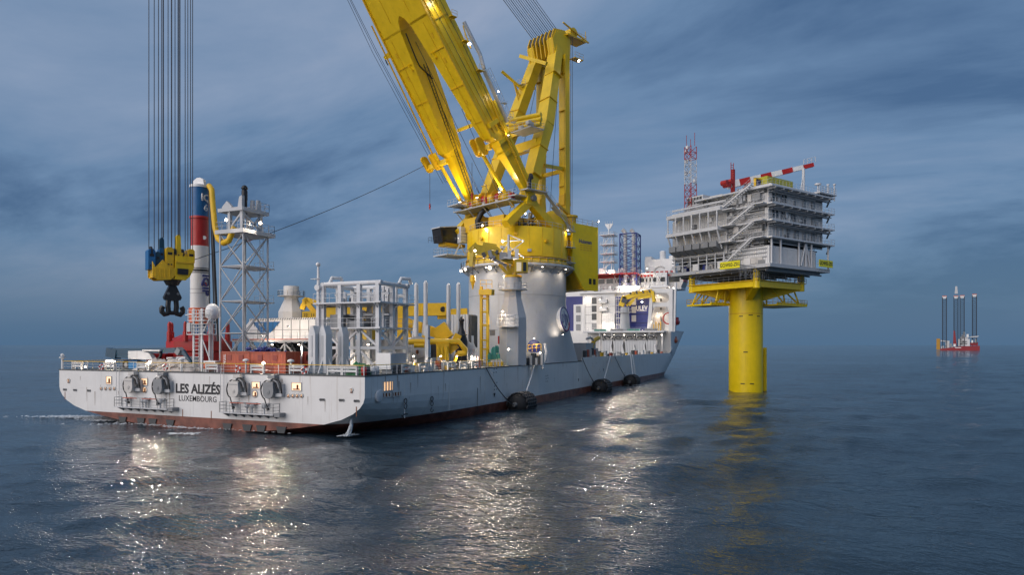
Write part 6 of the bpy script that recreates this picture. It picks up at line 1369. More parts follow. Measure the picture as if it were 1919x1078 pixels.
boat(1264,639,.4,5.5,'orange','orange rescue boat stowed low beside the forecastle')
# masts and funnel stack
c=W(1141,505,s=188); MT=T('signal_mast','white lattice signal mast with four platforms on the bridge roof','mast',(c.x,c.y,c.z-2)); hw=1.5
YM=(c.x-CAM.x)*CO+(c.y-CAM.y)*SI; zz=lambda py:CAMH+(647-py)*YM/FPX
bars('leg',[((c.x+a,c.y+b,zz(510)),(c.x+a,c.y+b,zz(440))) for a in (-hw,hw) for b in (-hw,hw)],M['white'],MT,r=.16)
lv=[505,492,477,460,442]
for i,py in enumerate(lv):
    if i: m=MB(); m.box(c.x-3.08,c.y-2.7,zz(py)-.12,c.x+3.08,c.y+2.7,zz(py)+.12); q=P('platform',m,M['white'],MT); m=MB(); m.rail([(c.x-2.5,c.y+2.6,zz(py)),(c.x-2.5,c.y-2.6,zz(py)),(c.x+2.5,c.y-2.6,zz(py))],1.1,1.3,.05); P('railing',m,M['white'],q)
    if i<4: 
        for b in (-hw,hw): m=MB(); m.cyl((c.x-hw,c.y+hw,zz(lv[i])),(c.x-hw,c.y-hw,zz(lv[i+1])),.16,n=5); P('diagonal',m,M['white'],MT); break
m=MB(); m.cyl((c.x,c.y,zz(442)),(c.x,c.y,zz(420)),.22,n=6); P('topmast',m,M['white'],MT); m=MB(); m.prism([(-.3,-1.8),(.3,-1.8),(1.5,0),(1.5,.3),(-1.5,.3),(-1.5,0)],(c.x,c.y-0,zz(421)),(0,1,0),(0,0,1),(.4,0,0)); P('radar_arm',m,M['white'],MT)
for d in (-1.4,-.5,.6,1.4): m=MB(); m.cyl((c.x,c.y+d,zz(420)),(c.x,c.y+d,zz(415)),.07,n=4); P('aerial',m,M['white'],MT)
c=W(1181,535,Y=247); EX=T('exhaust_tower','dark blue lattice tower round two pale exhaust pipes','tower',(c.x,c.y,30.6)); zz=lambda py:CAMH+(647-py)*247/FPX
lattice(EX,M['navy'],(c.x-3.08,c.x+3.08),(c.y-3.02,c.y+3.02),[30.6]+[zz(p) for p in (525,514,501,488,475,460,440)],.2,.10)
for a in ((c.x-3.08,c.y-3.02,c.x+3.08,c.y-3.02),(c.x-3.08,c.y+3.02,c.x+3.08,c.y+3.02),(c.x-3.08,c.y-3.02,c.x-3.08,c.y+3.02),(c.x+3.08,c.y-3.02,c.x+3.08,c.y+3.02)): m=MB(); m.cyl((a[0],a[1],zz(440)),(a[2],a[3],zz(440)),.2,n=6); P('top_ring',m,M['navy'],EX)
for px in (1172,1187.5):
    p=W(px,500,Y=246); b=W(px-6,431,Y=246); m=MB(); m.tube([(p.x,p.y,30.6),(p.x,p.y,zz(445)),(p.x,p.y,zz(438)),(p.x*.6+b.x*.4,p.y*.6+b.y*.4,zz(434)),(b.x,b.y,zz(431))],.68,12); P('exhaust_pipe',m,M['offwhite'],EX)
# ---------------------------------------------------------------- offshore substation on its yellow pile
pc=W(1397.5,735,Y=156); PO=Vector((pc.x,pc.y,0)); PROT=math.atan2(-.815*CO+.58*SI,.815*SI+.58*CO)
_pc,_ps=math.cos(PROT),math.sin(PROT)
def toP(p): q=Vector(p)-PO; return Vector((q.x*_pc+q.y*_ps,-q.x*_ps+q.y*_pc,q.z))
CAMP=toP(CAM)
def Q(px,py,x=None,y=None,z=None):
    r=toP(W(px,py,Y=100))-CAMP
    k=(x-CAMP.x)/r.x if x is not None else (y-CAMP.y)/r.y if y is not None else (z-CAMP.z)/r.z
    return CAMP+r*k
MP=T('monopile','thick yellow foundation pile with railed access decks rising from the sea','foundation',(PO.x,PO.y,0),PROT,local=True)
def mp(n,m,mt='pile_yellow',par=None): return P(n,m,M[mt],par or MP)
zq=lambda py:CAMH+(647-py)*156/FPX
m=MB(); m.lathe([(3.72,-3),(3.72,zq(560)),(3.72,zq(535))],(0,0,0),48); mp('pile',m)
m=MB(); m.lathe([(3.73,zq(590)),(3.76,zq(589)),(3.73,zq(588))],(0,0,0),48,False); mp('weld_ring',m,'mustard')
for a,py in ((200,594),(232,592),(262,594),(215,660),(205,718),(236,718)):
    t=R(a)-PROT*0; d=Vector((math.cos(t),math.sin(t),0)); tt_=Vector((-d.y,d.x,0)); m=MB()
    m.prism([(-.45,-.10),(.45,-.10),(.45,.10),(-.45,.10)],d*3.71+Vector((0,0,zq(py))),tt_,(0,0,1),d*.04); mp('stencil_mark',m,'ink')
ZB=zq(538)
# cross beams to four legs
for sx in (-1,1):
    for sy in (-1,1):
        e=Vector((8.2*sx,8.6*sy,0)); d=e.normalized()
        m=MB(); vs=[]; n_=Vector((-d.y,d.x,0))*.7
        for p,z0,z1 in ((d*3.2,zq(566),ZB),(e,zq(546),ZB)):
            for k in (-1,1):
                for z in (z0,z1): vs.append(p+n_*k+Vector((0,0,z)))
        m.add(vs,[(0,1,3,2),(4,6,7,5),(0,4,5,1),(2,3,7,6),(1,5,7,3),(0,2,6,4)]); mp('cantilever_girder',m)
        m=MB(); m.cyl((e.x,e.y,zq(548)),(e.x,e.y,26.6),.75,n=14); mp('leg',m)
for a,b in (((-8.2,-8.6),(8.2,-8.6)),((-8.2,-8.6),(-8.2,8.6)),((8.2,-8.6),(8.2,8.6)),((-8.2,8.6),(8.2,8.6))):
    m=MB(); m.beam((*a,ZB-.3),(*b,ZB-.3),.9,1.3); mp('ring_girder',m)
m=MB(); m.box(-9,-9.4,ZB+.36,9,9.4,ZB+.5); fl=mp('upper_deck',m,'mustard'); m=MB(); m.rail([(-9,9.4,ZB+.5),(-9,-9.4,ZB+.5),(9,-9.4,ZB+.5),(9,9.4,ZB+.5)],1.1,1.5,.05); mp('railing',m,'midgrey',fl)
# lower access deck and its truss
ZL=zq(571)
for x0,y0,x1,y1 in ((-9.6,2.0,-3.2,9.0),(3.4,-6,15.0,3.0)):
    m=MB(); m.box(x0,y0,ZL-.35,x1,y1,ZL); q=mp('access_deck',m); m=MB(); m.rail([(x0,y0,ZL),(x1,y0,ZL),(x1,y1,ZL),(x0,y1,ZL)],1.15,1.3,.05,True); mp('railing',m,'mustard',q)
    for i in range(4):
        xa=x0+(x1-x0)*i/4; xb=x0+(x1-x0)*(i+1)/4
        for y in (y0+.2,y1-.2):
            z_t=ZB-.6; m=MB(); sgn=1 if x0>0 else -1
            m.cyl((xa if i%2 else xb,y,ZL),(( xb if i%2 else xa)*.75,y*.85,z_t),.2,n=6); mp('deck_hanger',m)
    m=MB(); m.beam((x0,y0+.2,ZL+.1),(x1,y0+.2,ZL+.1),.3,.5); mp('edge_girder',m)
# boat landing tube
a=Q(1433.5,735,y=-1.5); m=MB(); m.cyl((a.x,-1.5,-1.5),(a.x,-1.5,zq(652)),.42,n=12); q=mp('boat_landing_tube',m)
for py in (665,690,712): m=MB(); m.cyl((a.x,-1.5,zq(py)),(3.8,-.8,zq(py)),.2,n=6); mp('tube_bracket',m,par=q)
m=MB(); m.ladder((a.x-.7,-1.8,-1),(a.x-.7,-1.8,zq(655)),.6,(0,1,0),.5,.06); mp('ladder',m,par=q)
# topside
M['oss_wall']=mat('oss_wall',(.66,.65,.63),.55,streak=.75,streak_col=(.20,.17,.14),var=.2,scale=.9)
OS=T('substation_topside','grey multi storey substation with walkways and stairs on the yellow pile','substation',(PO.x,PO.y,26.0),PROT,local=True); ORG[OS.name]=(0,0,26.0)
def os_(n,x0,y0,z0,x1,y1,z1,mt='lightgrey',par=None): m=MB(); m.box(x0,y0,z0,x1,y1,z1); return P(n,m,M[mt],par or OS)
XL,XR,YF,YB=-11.2,11.2,-13.0,13.2
LV=[26.8,32.0,35.3,38.6,42.0]
os_('cellar_deck',XL,YF,26.1,XR,YB,26.8,'grey'); os_('under_deck',XL+1.5,YF+1.5,25.7,XR-1.5,YB-1.5,26.1,'midgrey')
for i in range(9): os_('under_beam',XL+.8,YF+1.5+i*2.8,25.4,XR-.8,YF+1.7+i*2.8,25.7,'midgrey')
def cladding(par,x0,y0,x1,y1,z0,z1,step=.55):
    """ribs on the two seen faces (x0 side and y0 side)"""
    m=MB(); n=int((x1-x0)/step)
    for i in range(n+1): x=x0+(x1-x0)*i/n; m.box(x-.06,y0-.09,z0,x+.06,y0,z1)
    P('cladding_ribs',m,M['lightgrey'],par,kind='stuff')
    m=MB(); n=int((y1-y0)/step)
    for i in range(n+1): y=y0+(y1-y0)*i/n; m.box(x0-.09,y-.06,z0,x0,y+.06,z1)
    P('cladding_ribs',m,M['lightgrey'],par,kind='stuff')
# lower storey: set back panel house and open pipe space
lo=os_('switchgear_house',XL+.4,YF+.5,26.8,XR-5.2,YF+9.5,30.3,'white'); cladding(lo,XL+.4,YF+.5,XR-5.2,YF+9.5,26.8,30.25,.42)
os_('inner_block',XL+3,YF+3.5,30.3,XR-3,YB-3,32,'darkgrey'); os_('rear_house',XR-4.6,YF+3,26.8,XR-.6,YF+8,30.6,'grey')
os_('back_block',XL+4,YF+9.6,26.8,XR-1,YB-2,31.8,'midgrey')
for x in (XL+.8,-7.2,-.6,4.2,XR-.4): m=MB(); m.cyl((x,YF+.2,26.8),(x,YF+.2,31.7),.22,n=8); P('column',m,M['lightgrey'],OS)
for a,b in (((.2,YF+.2,26.9),(1.9,YF+.2,31.6)),((3.6,YF+.2,26.9),(2.1,YF+.2,31.6)),((2.0,YF+.2,26.9),(2.0,YF+.2,31.6))): m=MB(); m.cyl(a,b,.2,n=8); P('v_brace',m,M['lightgrey'],OS)
for i in range(5): m=MB(); y=YF+2+i*.7; m.tube([(XL+1.5,y,30.6+.2*i),(XR-2,y,30.6+.2*i)],.16,6); P('pipe',m,M['midgrey'],OS)
# storeys above
for k in range(1,4):
    z0,z1=LV[k],LV[k+1]; of=.5 if k==1 else .0
    st_=os_('storey_wall',XL+1.3,YF+1.3,z0,XR-1.0,YF+18.5,z1-.35,'oss_wall'); cladding(st_,XL+1.3,YF+1.3,XR-1.0,YF+18.5,z0+.1,z1-.4,.5)
    if k>1:
        for xx in (-8.2,-7.0,-5.0,-3.8):
            m=MB(); m.box(xx-.35,YF+1.18,z0+.9,xx+.35,YF+1.25,z0+2.6); P('window',m,M['glass'],st_)
    for j in range(3): m=MB(); xx=-1+j*3.4; m.box(xx,YF+1.0,z0+.3+.2*j,xx+.9,YF+1.2,z0+1.6+.3*j); P('wall_unit',m,M['midgrey'],st_)
for k in range(1,5):
    z=LV[k]; dk=os_('walkway_deck',XL-.3,YF-.7,z-.28,XR+.8,YF+19.2,z,'lightgrey')
    m=MB(); m.rail([(XL-.25,YF+5,z),(XL-.25,YF-.65,z),(XR+.75,YF-.65,z),(XR+.75,YF+12,z)],1.1,1.2,.025,rows=2); P('railing',m,M['lightgrey'],dk)
    if k>1:
        for i in range(8):
            x=XL+1+i*2.9; m=MB(); m.box(x-.12,YF-.68,z-.6,x+.12,YF+1.3,z-.28); P('deck_bracket',m,M['grey'],dk)
        m=MB(); m.tube([(XL+1,YF-.3,z-.9),(XR,YF-.3,z-.9)],.10,5); m.tube([(XL+1,YF+.2,z-1.0),(XR,YF+.2,z-1.0)],.14,5); P('cable_tray',m,M['midgrey'],dk)
    # diagonal landings on the far end
    m=MB(); m.beam((XR+.6,YF+.4,z-.3),(XR-.6,YF+.4,z-1.9),.3,.2); P('end_brace',m,M['darkgrey'],dk)
# dark strips as painted shade under the decks, crossed by pipes and hangers
rg=random.Random(77)
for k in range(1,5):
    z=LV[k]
    os_('shade_strip',XL+1.1,YF+1.12,z-1.0,XR-1.2,YF+1.22,z-.3,'darkgrey'); os_('shade_strip',XL+1.12,YF+1.5,z-1.1,XL+1.22,YF+18,z-.3,'darkgrey')
    for j in range(3):
        m=MB(); zz_=z-.45-.22*j; m.tube([(XL+1.0,YF+1.0,zz_),(XR-1.0-rg.random()*6,YF+1.0,zz_)],.05+.03*j,5); P('pipe_run',m,M[('lightgrey','midgrey','white')[j]],OS)
        m=MB(); m.tube([(XL+.95,YF+2,zz_),(XL+.95,YF+17-rg.random()*5,zz_)],.06+.03*j,5); P('pipe_run',m,M[('white','midgrey','lightgrey')[j]],OS)
    for j in range(6):
        y=YF+3+j*2.6; m=MB(); m.beam((XL-.2,y,z-.3),(XL+1.2,y,z-1.2),.12); P('deck_hanger',m,M['grey'],OS)
for k in range(10):
    y=rg.uniform(-11.5,-2.5); z=rg.choice((27,30.4,33,36.4,39.5)); m=MB(); m.box(XL+.2,y,z,XL+.9,y+rg.uniform(.8,2.0),z+rg.uniform(.7,1.6)); P('equipment_box',m,M[rg.choice(('midgrey','grey','darkgrey','offwhite'))],OS)
for k in range(12):
    x=rg.uniform(XL+1.5,XR-6); z=26.9; m=MB(); m.box(x,YF+9.6,z,x+rg.uniform(.5,1.5),YF+10,z+rg.uniform(1,3)); P('equipment_box',m,M[rg.choice(('midgrey','grey'))],OS)
for k in range(16):
    y=rg.uniform(-4,12); x=rg.uniform(XL+.5,XL+6); m=MB(); h=rg.uniform(.4,1.6); zb=39.2 if y>-2 else 42
    if k%2: m.box(x-.5,y-.6,zb,x+.5,y+.6,zb+h)
    else: m.cyl((x,y,zb),(x,y,zb+h+.6),.16,n=6); m.sphere((x,y,zb+h+.7),.28,8,5)
    P('roof_equipment',m,M[rg.choice(('lightgrey','grey','white','midgrey'))],OS)
# left wing: lower terraces at the far end of the long face
for z,y0,y1,xo in ((39.2,-2.5,YB-.6,-2.4),(35.2,-2.0,YB-.6,-2.6)):
    t_=os_('terrace_deck',XL+xo,y0,z-.7,XL+4,y1,z,'lightgrey'); m=MB(); m.rail([(XL+xo+.1,y0,z),(XL+xo+.1,y1,z)],1.15,1.3,.025,rows=2); m.rail([(XL+xo+.1,y0,z),(XL+2,y0,z)],1.15,1.3,.025,rows=2); P('railing',m,M['lightgrey'],t_)
tw=os_('terrace_wall',XL+.6,-2,29.5,XL+6,YB,38.5,'oss_wall'); cladding(tw,XL+.6,-2,XL+6,YB,30,38.3,.6)
for i in range(7):
    y=-1.6+i*2.3; m=MB(); m.cyl((XL-2.3,y,35.2),(XL-2.3,y,38.6),.17,n=7); P('terrace_column',m,M['lightgrey'],OS); m=MB(); m.cyl((XL-.6,y,30.8),(XL-2.3,y,34.6),.2,n=7); P('raked_column',m,M['lightgrey'],OS); m=MB(); m.cyl((XL+.1,y,26.8),(XL+.1,y,30.0),.17,n=7); P('lower_column',m,M['lightgrey'],OS)
for i in range(6):
    y=-1.2+i*2.3; m=MB(); m.prism([(0,0),(-2.2,.9),(-2.2,2.1),(0,1.2)],(XL+.2,y,30.3),(1,0,0),(0,0,1),(0,1.9,0)); P('radiator_hood',m,M['midgrey'],OS)
for z in (29.0,29.8,28.2): m=MB(); m.tube([(XL+.3,-12,z),(XL+.3,YB,z)],.14,5); P('pipe',m,M['grey'],OS)
for i in range(9): m=MB(); y=-3+i*1.8; m.sphere((XL+1.0,y,27.8),.55,8,6); m.box(XL+.7,y-.5,26.8,XL+1.6,y+.5,27.5); P('pump',m,M[('offwhite','navy','midgrey')[i%3]],OS)
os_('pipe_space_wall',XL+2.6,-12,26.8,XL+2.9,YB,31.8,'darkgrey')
for z in (34.6,33.2,36.9,40.2): m=MB(); m.tube([(XL+.9,-11,z),(XL+.9,12,z)],.12,5); m.tube([(XL+.9,-11,z-.35),(XL+.9,12,z-.35)],.09,5); P('pipe_run',m,M['grey'],OS)
# pipes, cable trays, doors and boxes that crowd the two seen faces
ro=random.Random(31)
for k in range(70):
    z=ro.choice((26.9,32.1,35.4,38.7))+ro.uniform(0,1.6); m=MB(); wd=ro.uniform(.3,1.1); h=ro.uniform(.4,1.5)
    if k%2: y=ro.uniform(-12,12); xx=XL+ro.choice((.3,.9,1.2)); m.box(xx-.25,y-wd/2,z,xx+.1,y+wd/2,z+h)
    else: x=ro.uniform(XL+1.5,XR-1.5); m.box(x-wd/2,YF+1.0,z,x+wd/2,YF+1.28,z+h)
    P('wall_unit',m,M[ro.choice(('midgrey','darkgrey','grey','white','offwhite','steel','midgrey'))],OS)
for k in range(26):
    y0=ro.uniform(-12,6); L_=ro.uniform(3,9); z=ro.uniform(27.5,41.5); m=MB(); r_=ro.uniform(.06,.16); m.tube([(XL+.7,y0,z),(XL+.7,y0+L_,z),(XL+.7,y0+L_+.2,z-.5),(XL+.7,y0+L_+.2,z-1.5)],r_,5); P('pipe_run',m,M[ro.choice(('lightgrey','midgrey','white'))],OS)
for k in range(14):
    x=ro.uniform(XL+1.5,XR-2); z=ro.choice((31.6,34.9,38.2,41.6)); m=MB(); m.tube([(x,YF+1.05,z),(x,YF+1.05,z-2.6)],.07,5); P('down_pipe',m,M['midgrey'],OS)
for k in range(7):
    m=MB(); y=-11.6+k*3.4; m.box(XL+.05,y,26.85,XL+.12,y+1.5,28.2 if k%2 else 27.6); P('wind_screen',m,M['white' if k%2 else 'midgrey'],OS)
# zigzag stairs on the long face
def stair(y0,z0,y1,z1,xo):
    m=MB(); n=14
    q=MB(); q.beam((XL-xo,y0,z0),(XL-xo,y1,z1),.08,.3); q.beam((XL-xo-1.0,y0,z0),(XL-xo-1.0,y1,z1),.08,.3); q.rail([(XL-xo-1.0,y0,z0),(XL-xo-1.0,y1,z1)],1.05,1.3,.03); q.rail([(XL-xo,y0,z0),(XL-xo,y1,z1)],1.05,1.3,.03)
    st=P('stair_flight',q,M['lightgrey'],OS)
    for i in range(n): 
        f=(i+.5)/n; y=y0+(y1-y0)*f; z=z0+(z1-z0)*f; m=MB(); m.box(XL-xo-.98,y-.14,z-.03,XL-xo-.02,y+.14,z+.03); P('tread',m,M['grey'],st)
for k,(ya,za,yb_,zb) in enumerate(((-2.0,26.8,-9.5,31.9),(-4,32,-10.2,35.2),(-4,35.3,-10.2,38.5),(-1.5,38.6,-9.5,42.6))): stair(ya,za,yb_,zb,.5)
for k,z in enumerate((32,35.3,38.6)): os_('stair_landing',XL-1.7,-12.4,z-.2,XL-.3,-9.6,z); os_('stair_landing',XL-1.7,-5,z-.2,XL-.3,-1.5,z)
# roof equipment
os_('roof_plant',XL+2,4,42.0-3.2,XL+6,9,41.3,'lightgrey'); os_('roof_plant',XL+1.5,0,41.0,XL+5,3.4,42.6,'offwhite'); rp2=os_('roof_cooler',XL+1.2,5,41.3,XL+4.6,9.4,43.3,'lightgrey')
for i in range(5): m=MB(); m.box(XL+1.1,5.3+i*.85,41.6,XL+1.2,5.9+i*.85,43.0); P('cooler_grille',m,M['darkgrey'],rp2)
for i in range(3): os_('roof_walkway_beam',XL+.2,-2+i*.5,40.6-.9*i,XL+.5,YB,40.9-.9*i,'lightgrey')
os_('parapet',XL+.6,YF+.2,42.0,XR-3.5,YF+.4,42.5,'lightgrey'); os_('parapet',XL+.6,YF+.4,42.0,XL+.8,-5,42.5,'lightgrey')
a=Q(1455,345,y=-9); m=MB(); x0=Q(1432,350,y=-9).x; x1=Q(1480,350,y=-9).x
LC=T('lime_container','yellow green container on the substation roof under the crane boom','container',(0,0,0),PROT,local=True); LC.location=(PO.x,PO.y,42.0); ORG[LC.name]=(0,0,42.0)
m=MB(); m.box(x0,-9,42.6,x1,-6.5,45.4); P('box',m,M['lime'],LC)
for i in range(9): m=MB(); xx=x0+(x1-x0)*(i+.5)/9; m.box(xx-.1,-9.07,42.7,xx+.1,-9,45.2); P('rib',m,M['lime'],LC)
# roof crane
RC=T('substation_crane','red and white striped crane boom resting on the substation roof','crane',(PO.x,PO.y,42.0),PROT,local=True); ORG[RC.name]=(0,0,42.0)
yb0=-4.0
p0=Q(1358,357,y=2.0); p1=Q(1518,318,y=-9.0)
n=8
for i in range(n):
    a=p0.lerp(p1,i/n);b=p0.lerp(p1,(i+1)/n); m=MB(); wd=1.5-.09*i; m.beam(a,b,wd,wd); P('boom_section',m,M['red' if i%2 else 'white'],RC)
a=Q(1368,360,y=1.0); m=MB(); m.cyl((a.x,1.0,38),(a.x,1.0,Q(1368,327,y=1.0).z),.42,n=12); P('king_post',m,M['red'],RC)
m=MB(); m.ladder((a.x-.9,.6,41),(a.x-.9,.6,Q(1368,316,y=1).z),.9,(1,0,0),.5,.08); P('ladder',m,M['red'],RC)
for px,py in ((1352,352),(1356,356),(1362,350)): c=Q(px,py,y=1.2); m=MB(); m.cyl((c.x,.5,c.z),(c.x,2.0,c.z),.6,n=12); P('winch',m,M['red'],RC)
b=Q(1397,352,y=-1); m=MB(); m.cyl((a.x,.8,40.6),p0.lerp(p1,.25),.3,n=8); P('luffing_ram',m,M['box_dark'],RC)
c=Q(1500,350,y=-8.6); m=MB(); m.cyl((c.x,-8.6,42),(c.x,-8.6,p0.lerp(p1,.88).z-.6),.32,n=8); P('boom_rest',m,M['lightgrey'],RC); m=MB(); m.cyl((c.x-1.6,-8.6,42),(c.x,-8.6,p0.lerp(p1,.88).z-1.6),.12,n=6); P('boom_rest_brace',m,M['lightgrey'],RC)
m=MB(); m.rail([p0.lerp(p1,.86)+Vector((0,-.6,.5)),p1+Vector((0,-.6,.5))],1.2,.9,.06); P('tip_railing',m,M['lightgrey'],RC)
c=Q(1415,343,y=-7); m=MB(); m.box(c.x-1.8,-7.6,42,c.x-1.6,-7.0,45.0); m.box(c.x-1.8,-7.6,44.8,c.x+.6,-7.0,45.0); P('gantry',m,M['mustard'],RC); m=MB(); m.box(c.x-1.5,-7.4,43.3,c.x+.4,-7.2,44.7); P('gantry_panel',m,M['navy'],RC)
m=MB(); m.cyl((c.x+1.3,-8,42),(c.x+1.3,-8,45.6),.35,n=8); P('gantry_post',m,M['lightgrey'],RC)
# aerials and deck posts at the far roof corner
for i,(px,py,h) in enumerate(((1527,352,1.8),(1546,358,2.2),(1558,356,2.6))):
    c=Q(px,py,y=-12); m=MB(); m.cyl((c.x,-12,42),(c.x,-12,42+h+1),.16,n=6); m.cyl((c.x,-12,42+h+.8),(c.x,-12,42+h+1.1),.7 if i==0 else .3,n=10); P('roof_post',m,M['lightgrey'],OS)
os_('roof_terrace',XR-5.5,YF-.9,42.4,XR+1.2,YF+5,42.7); m=MB(); m.rail([(XR-5.5,YF-.8,42.7),(XR+1.1,YF-.8,42.7)],1.2,.9,.05,rows=3); P('railing',m,M['lightgrey'],OS)
# lattice aerial mast, red and white
c=Q(1288,400,x=XL+2.0); AM=T('aerial_mast','slender red and white lattice aerial mast on the substation roof','mast',(PO.x,PO.y,38.0),PROT,local=True); ORG[AM.name]=(0,0,38.0); cx_,cy_=c.x,c.y
zt=Q(1288,284,x=cx_).z; z0=38.0; ns=12; hwid=.95
for i in range(ns):
    za=z0+(zt-z0)*i/ns; zb=z0+(zt-z0)*(i+1)/ns; mt='red' if i in (3,4,5,10,11,9) and i!=9 or i==2 else 'lightgrey'
    m=MB()
    cs=[(cx_-hwid,cy_-hwid),(cx_+hwid,cy_-hwid),(cx_+hwid,cy_+hwid),(cx_-hwid,cy_+hwid)]
    for j in range(4):
        a_,b_=cs[j],cs[(j+1)%4]; m.cyl((*a_,za),(*a_,zb),.09,n=5); m.cyl((*a_,za),(*b_,zb),.06,n=4); m.cyl((*a_,za),(*b_,za),.06,n=4)
    P('mast_section',m,M[mt],AM)
for dz,dd in ((.0,.9),(-.9,1.4),(-3.2,1.2),(-6,1.3),(-8.2,-1.2)):
    m=MB(); m.box(cx_-.3,cy_+dd-.3,zt+dz-.3,cx_+.3,cy_+dd+.3,zt+dz+.4); P('antenna',m,M['white'],AM)
for dy in (-1.2,1.2,0): m=MB(); m.cyl((cx_,cy_+dy,zt),(cx_,cy_+dy,zt+1.8+abs(dy)),.06,n=4); P('whip_aerial',m,M['red'],AM)
# name boards
for (pa,lab) in (((1361.5,500.5),'left'),((1541.5,498),'right')):
    if lab=='left': o=Q(*pa,x=XL-2.2); ax_v=Vector((0,-1,0)); nrm=Vector((-1,0,0))
    else: o=Q(*pa,y=YF-.6); ax_v=Vector((1,0,0)); nrm=Vector((0,-1,0))
    wd=5.0 if lab=='left' else 5.4; hh=1.55
    r=T('name_board','yellow board reading GOW03-Z01 on the %s of the substation'%('long stair side' if lab=='left' else 'far end of the ribbed front'),'sign',(PO.x,PO.y,26),PROT,local=True); ORG[r.name]=(0,0,26.0)
    m=MB(); m.prism([(-wd/2,-hh/2),(wd/2,-hh/2),(wd/2,hh/2),(-wd/2,hh/2)],o,ax_v,(0,0,1),nrm*.12); P('board',m,M['sign_yellow'],r)
    text('lettering','GOW03-Z01',1.12,o+nrm*.14,ax_v,(0,0,1),M['ink'],r,.01,.015,sx=.80*wd/5)
    for d in (-1,1): m=MB(); m.cyl(o+ax_v*wd*.4*d,o+ax_v*wd*.4*d-nrm*(2.2 if lab=='left' else .7),.1,n=5); P('bracket',m,M['lightgrey'],r)
# scaffold below the topside
for i,(px,py) in enumerate(((1385,520),(1396,522),(1405,518),(1418,520),(1430,519),(1470,521),(1488,520),(1497,520),(1303,520))):
    c=Q(px,py,y=-9.5 if px>1310 else 6); m=MB(); 
    for dx in (-.8,.8): m.cyl((c.x+dx,c.y,zq(536)),(c.x+dx,c.y,26),.06,n=4)
    for k in range(3): m.cyl((c.x-1.2,c.y,zq(532)+k*.9),(c.x+1.2,c.y,zq(532)+k*.9),.06,n=4)
    m.cyl((c.x-.8,c.y,zq(535)),(c.x+.8,c.y,26),.05,n=4); P('scaffold_frame',m,M['midgrey'],OS)
M['jack_red']=mat('jack_red',(.24,.012,.02),.55,streak=.3,streak_col=(.1,.02,.02)); M['jack_yellow']=mat('jack_yellow',(.42,.22,.02),.6); M['jack_leg']=mat('jack_leg',(.012,.016,.028),.7,var=.05,bump=0)
for o in COL.objects:
    if o.parent is None and o.name.split('.')[0] in ('substation_topside','substation_crane','lime_container','aerial_mast','name_board'):
        o.location+=Vector((.9*_pc+.2*_ps,.9*_ps-.2*_pc,.45 if o.name.split('.')[0] in ('substation_topside','name_board') else 1.2))
OS.scale=(1,1,1.05)
# ---------------------------------------------------------------- far jack-up vessel
jc=W(1795,656,Y=1330); JR=math.atan2(-CO,SI)-math.atan(835.5/1279); JU=T('jackup_vessel','distant red and white jack-up ship with four tall lattice legs on the horizon','ship',(jc.x,jc.y,0),JR,local=True)
K_=1330/FPX
def jx(px): return (px-1795)*K_*.838
def jz(py): return CAMH+(647-py)*K_
def jb(n,px0,px1,py0,py1,y0,y1,mt): m=MB(); m.box(jx(px0),y0,jz(py1),jx(px1),y1,jz(py0)); return P(n,m,M[mt],JU)
m=MB(); m.prism([(jx(1762),-1),(jx(1835),-1),(jx(1835),jz(648.5)),(jx(1818),jz(649)),(jx(1800),jz(649.5)),(jx(1768),jz(653.5)),(jx(1762),jz(654))],(0,-18,0),(1,0,0),(0,0,1),(0,36,0)); P('hull',m,M['jack_red'],JU)
jb('white_band',1790,1801,651.3,652.6,-18.3,-18,'white')
jb('accommodation',1796,1817,636,649,-14,14,'lightgrey'); jb('accommodation_top',1799,1814,632,636,-12,12,'lightgrey'); jb('red_block',1818,1832,642,648,-12,12,'jack_red'); m=MB(); m.prism([(jx(1812),jz(633)),(jx(1830),jz(633)),(jx(1834),jz(630)),(jx(1820),jz(631))],(0,-10,0),(1,0,0),(0,0,1),(0,20,0)); P('helideck',m,M['grey'],JU)
m=MB(); m.prism([(jx(1786),jz(648)),(jx(1793),jz(648)),(jx(1789.5),jz(620)),(jx(1787),jz(620))],(0,-6,0),(1,0,0),(0,0,1),(0,5,0)); P('crane_tower',m,M['jack_red'],JU)
jb('yellow_piece',1754.5,1761.5,635,656,-6,4,'jack_yellow'); jb('deck_winch',1764,1769,649,654,-10,-4,'white'); jb('deck_house',1772,1779,641,653,-10,-2,'white'); m=MB(); m.beam((jx(1763),-8,jz(639)),(jx(1779),-8,jz(640)),2,2.2); P('white_boom',m,M['white'],JU); jb('deck_tank',1782,1786,649,653,-10,-4,'white'); jb('mast_white',1805,1808.5,622,634,-4,0,'white')
for k,(px0,px1,py0,py1,mt) in enumerate(((1780,1784,644,650,'midgrey'),(1787,1791,645,650,'white'),(1811,1815,627,633,'white'),(1802,1804.5,628,633,'midgrey'),(1820,1823,638,643,'white'),(1826,1829,636,643,'midgrey'),(1800,1812,640,641,'glass'),(1800,1812,644,645,'glass'),(1766,1776,653,654.5,'midgrey'))):
    jb('deck_structure',px0,px1,py0,py1,-15-.3*(k>5),-13 if k<6 else -14,mt)
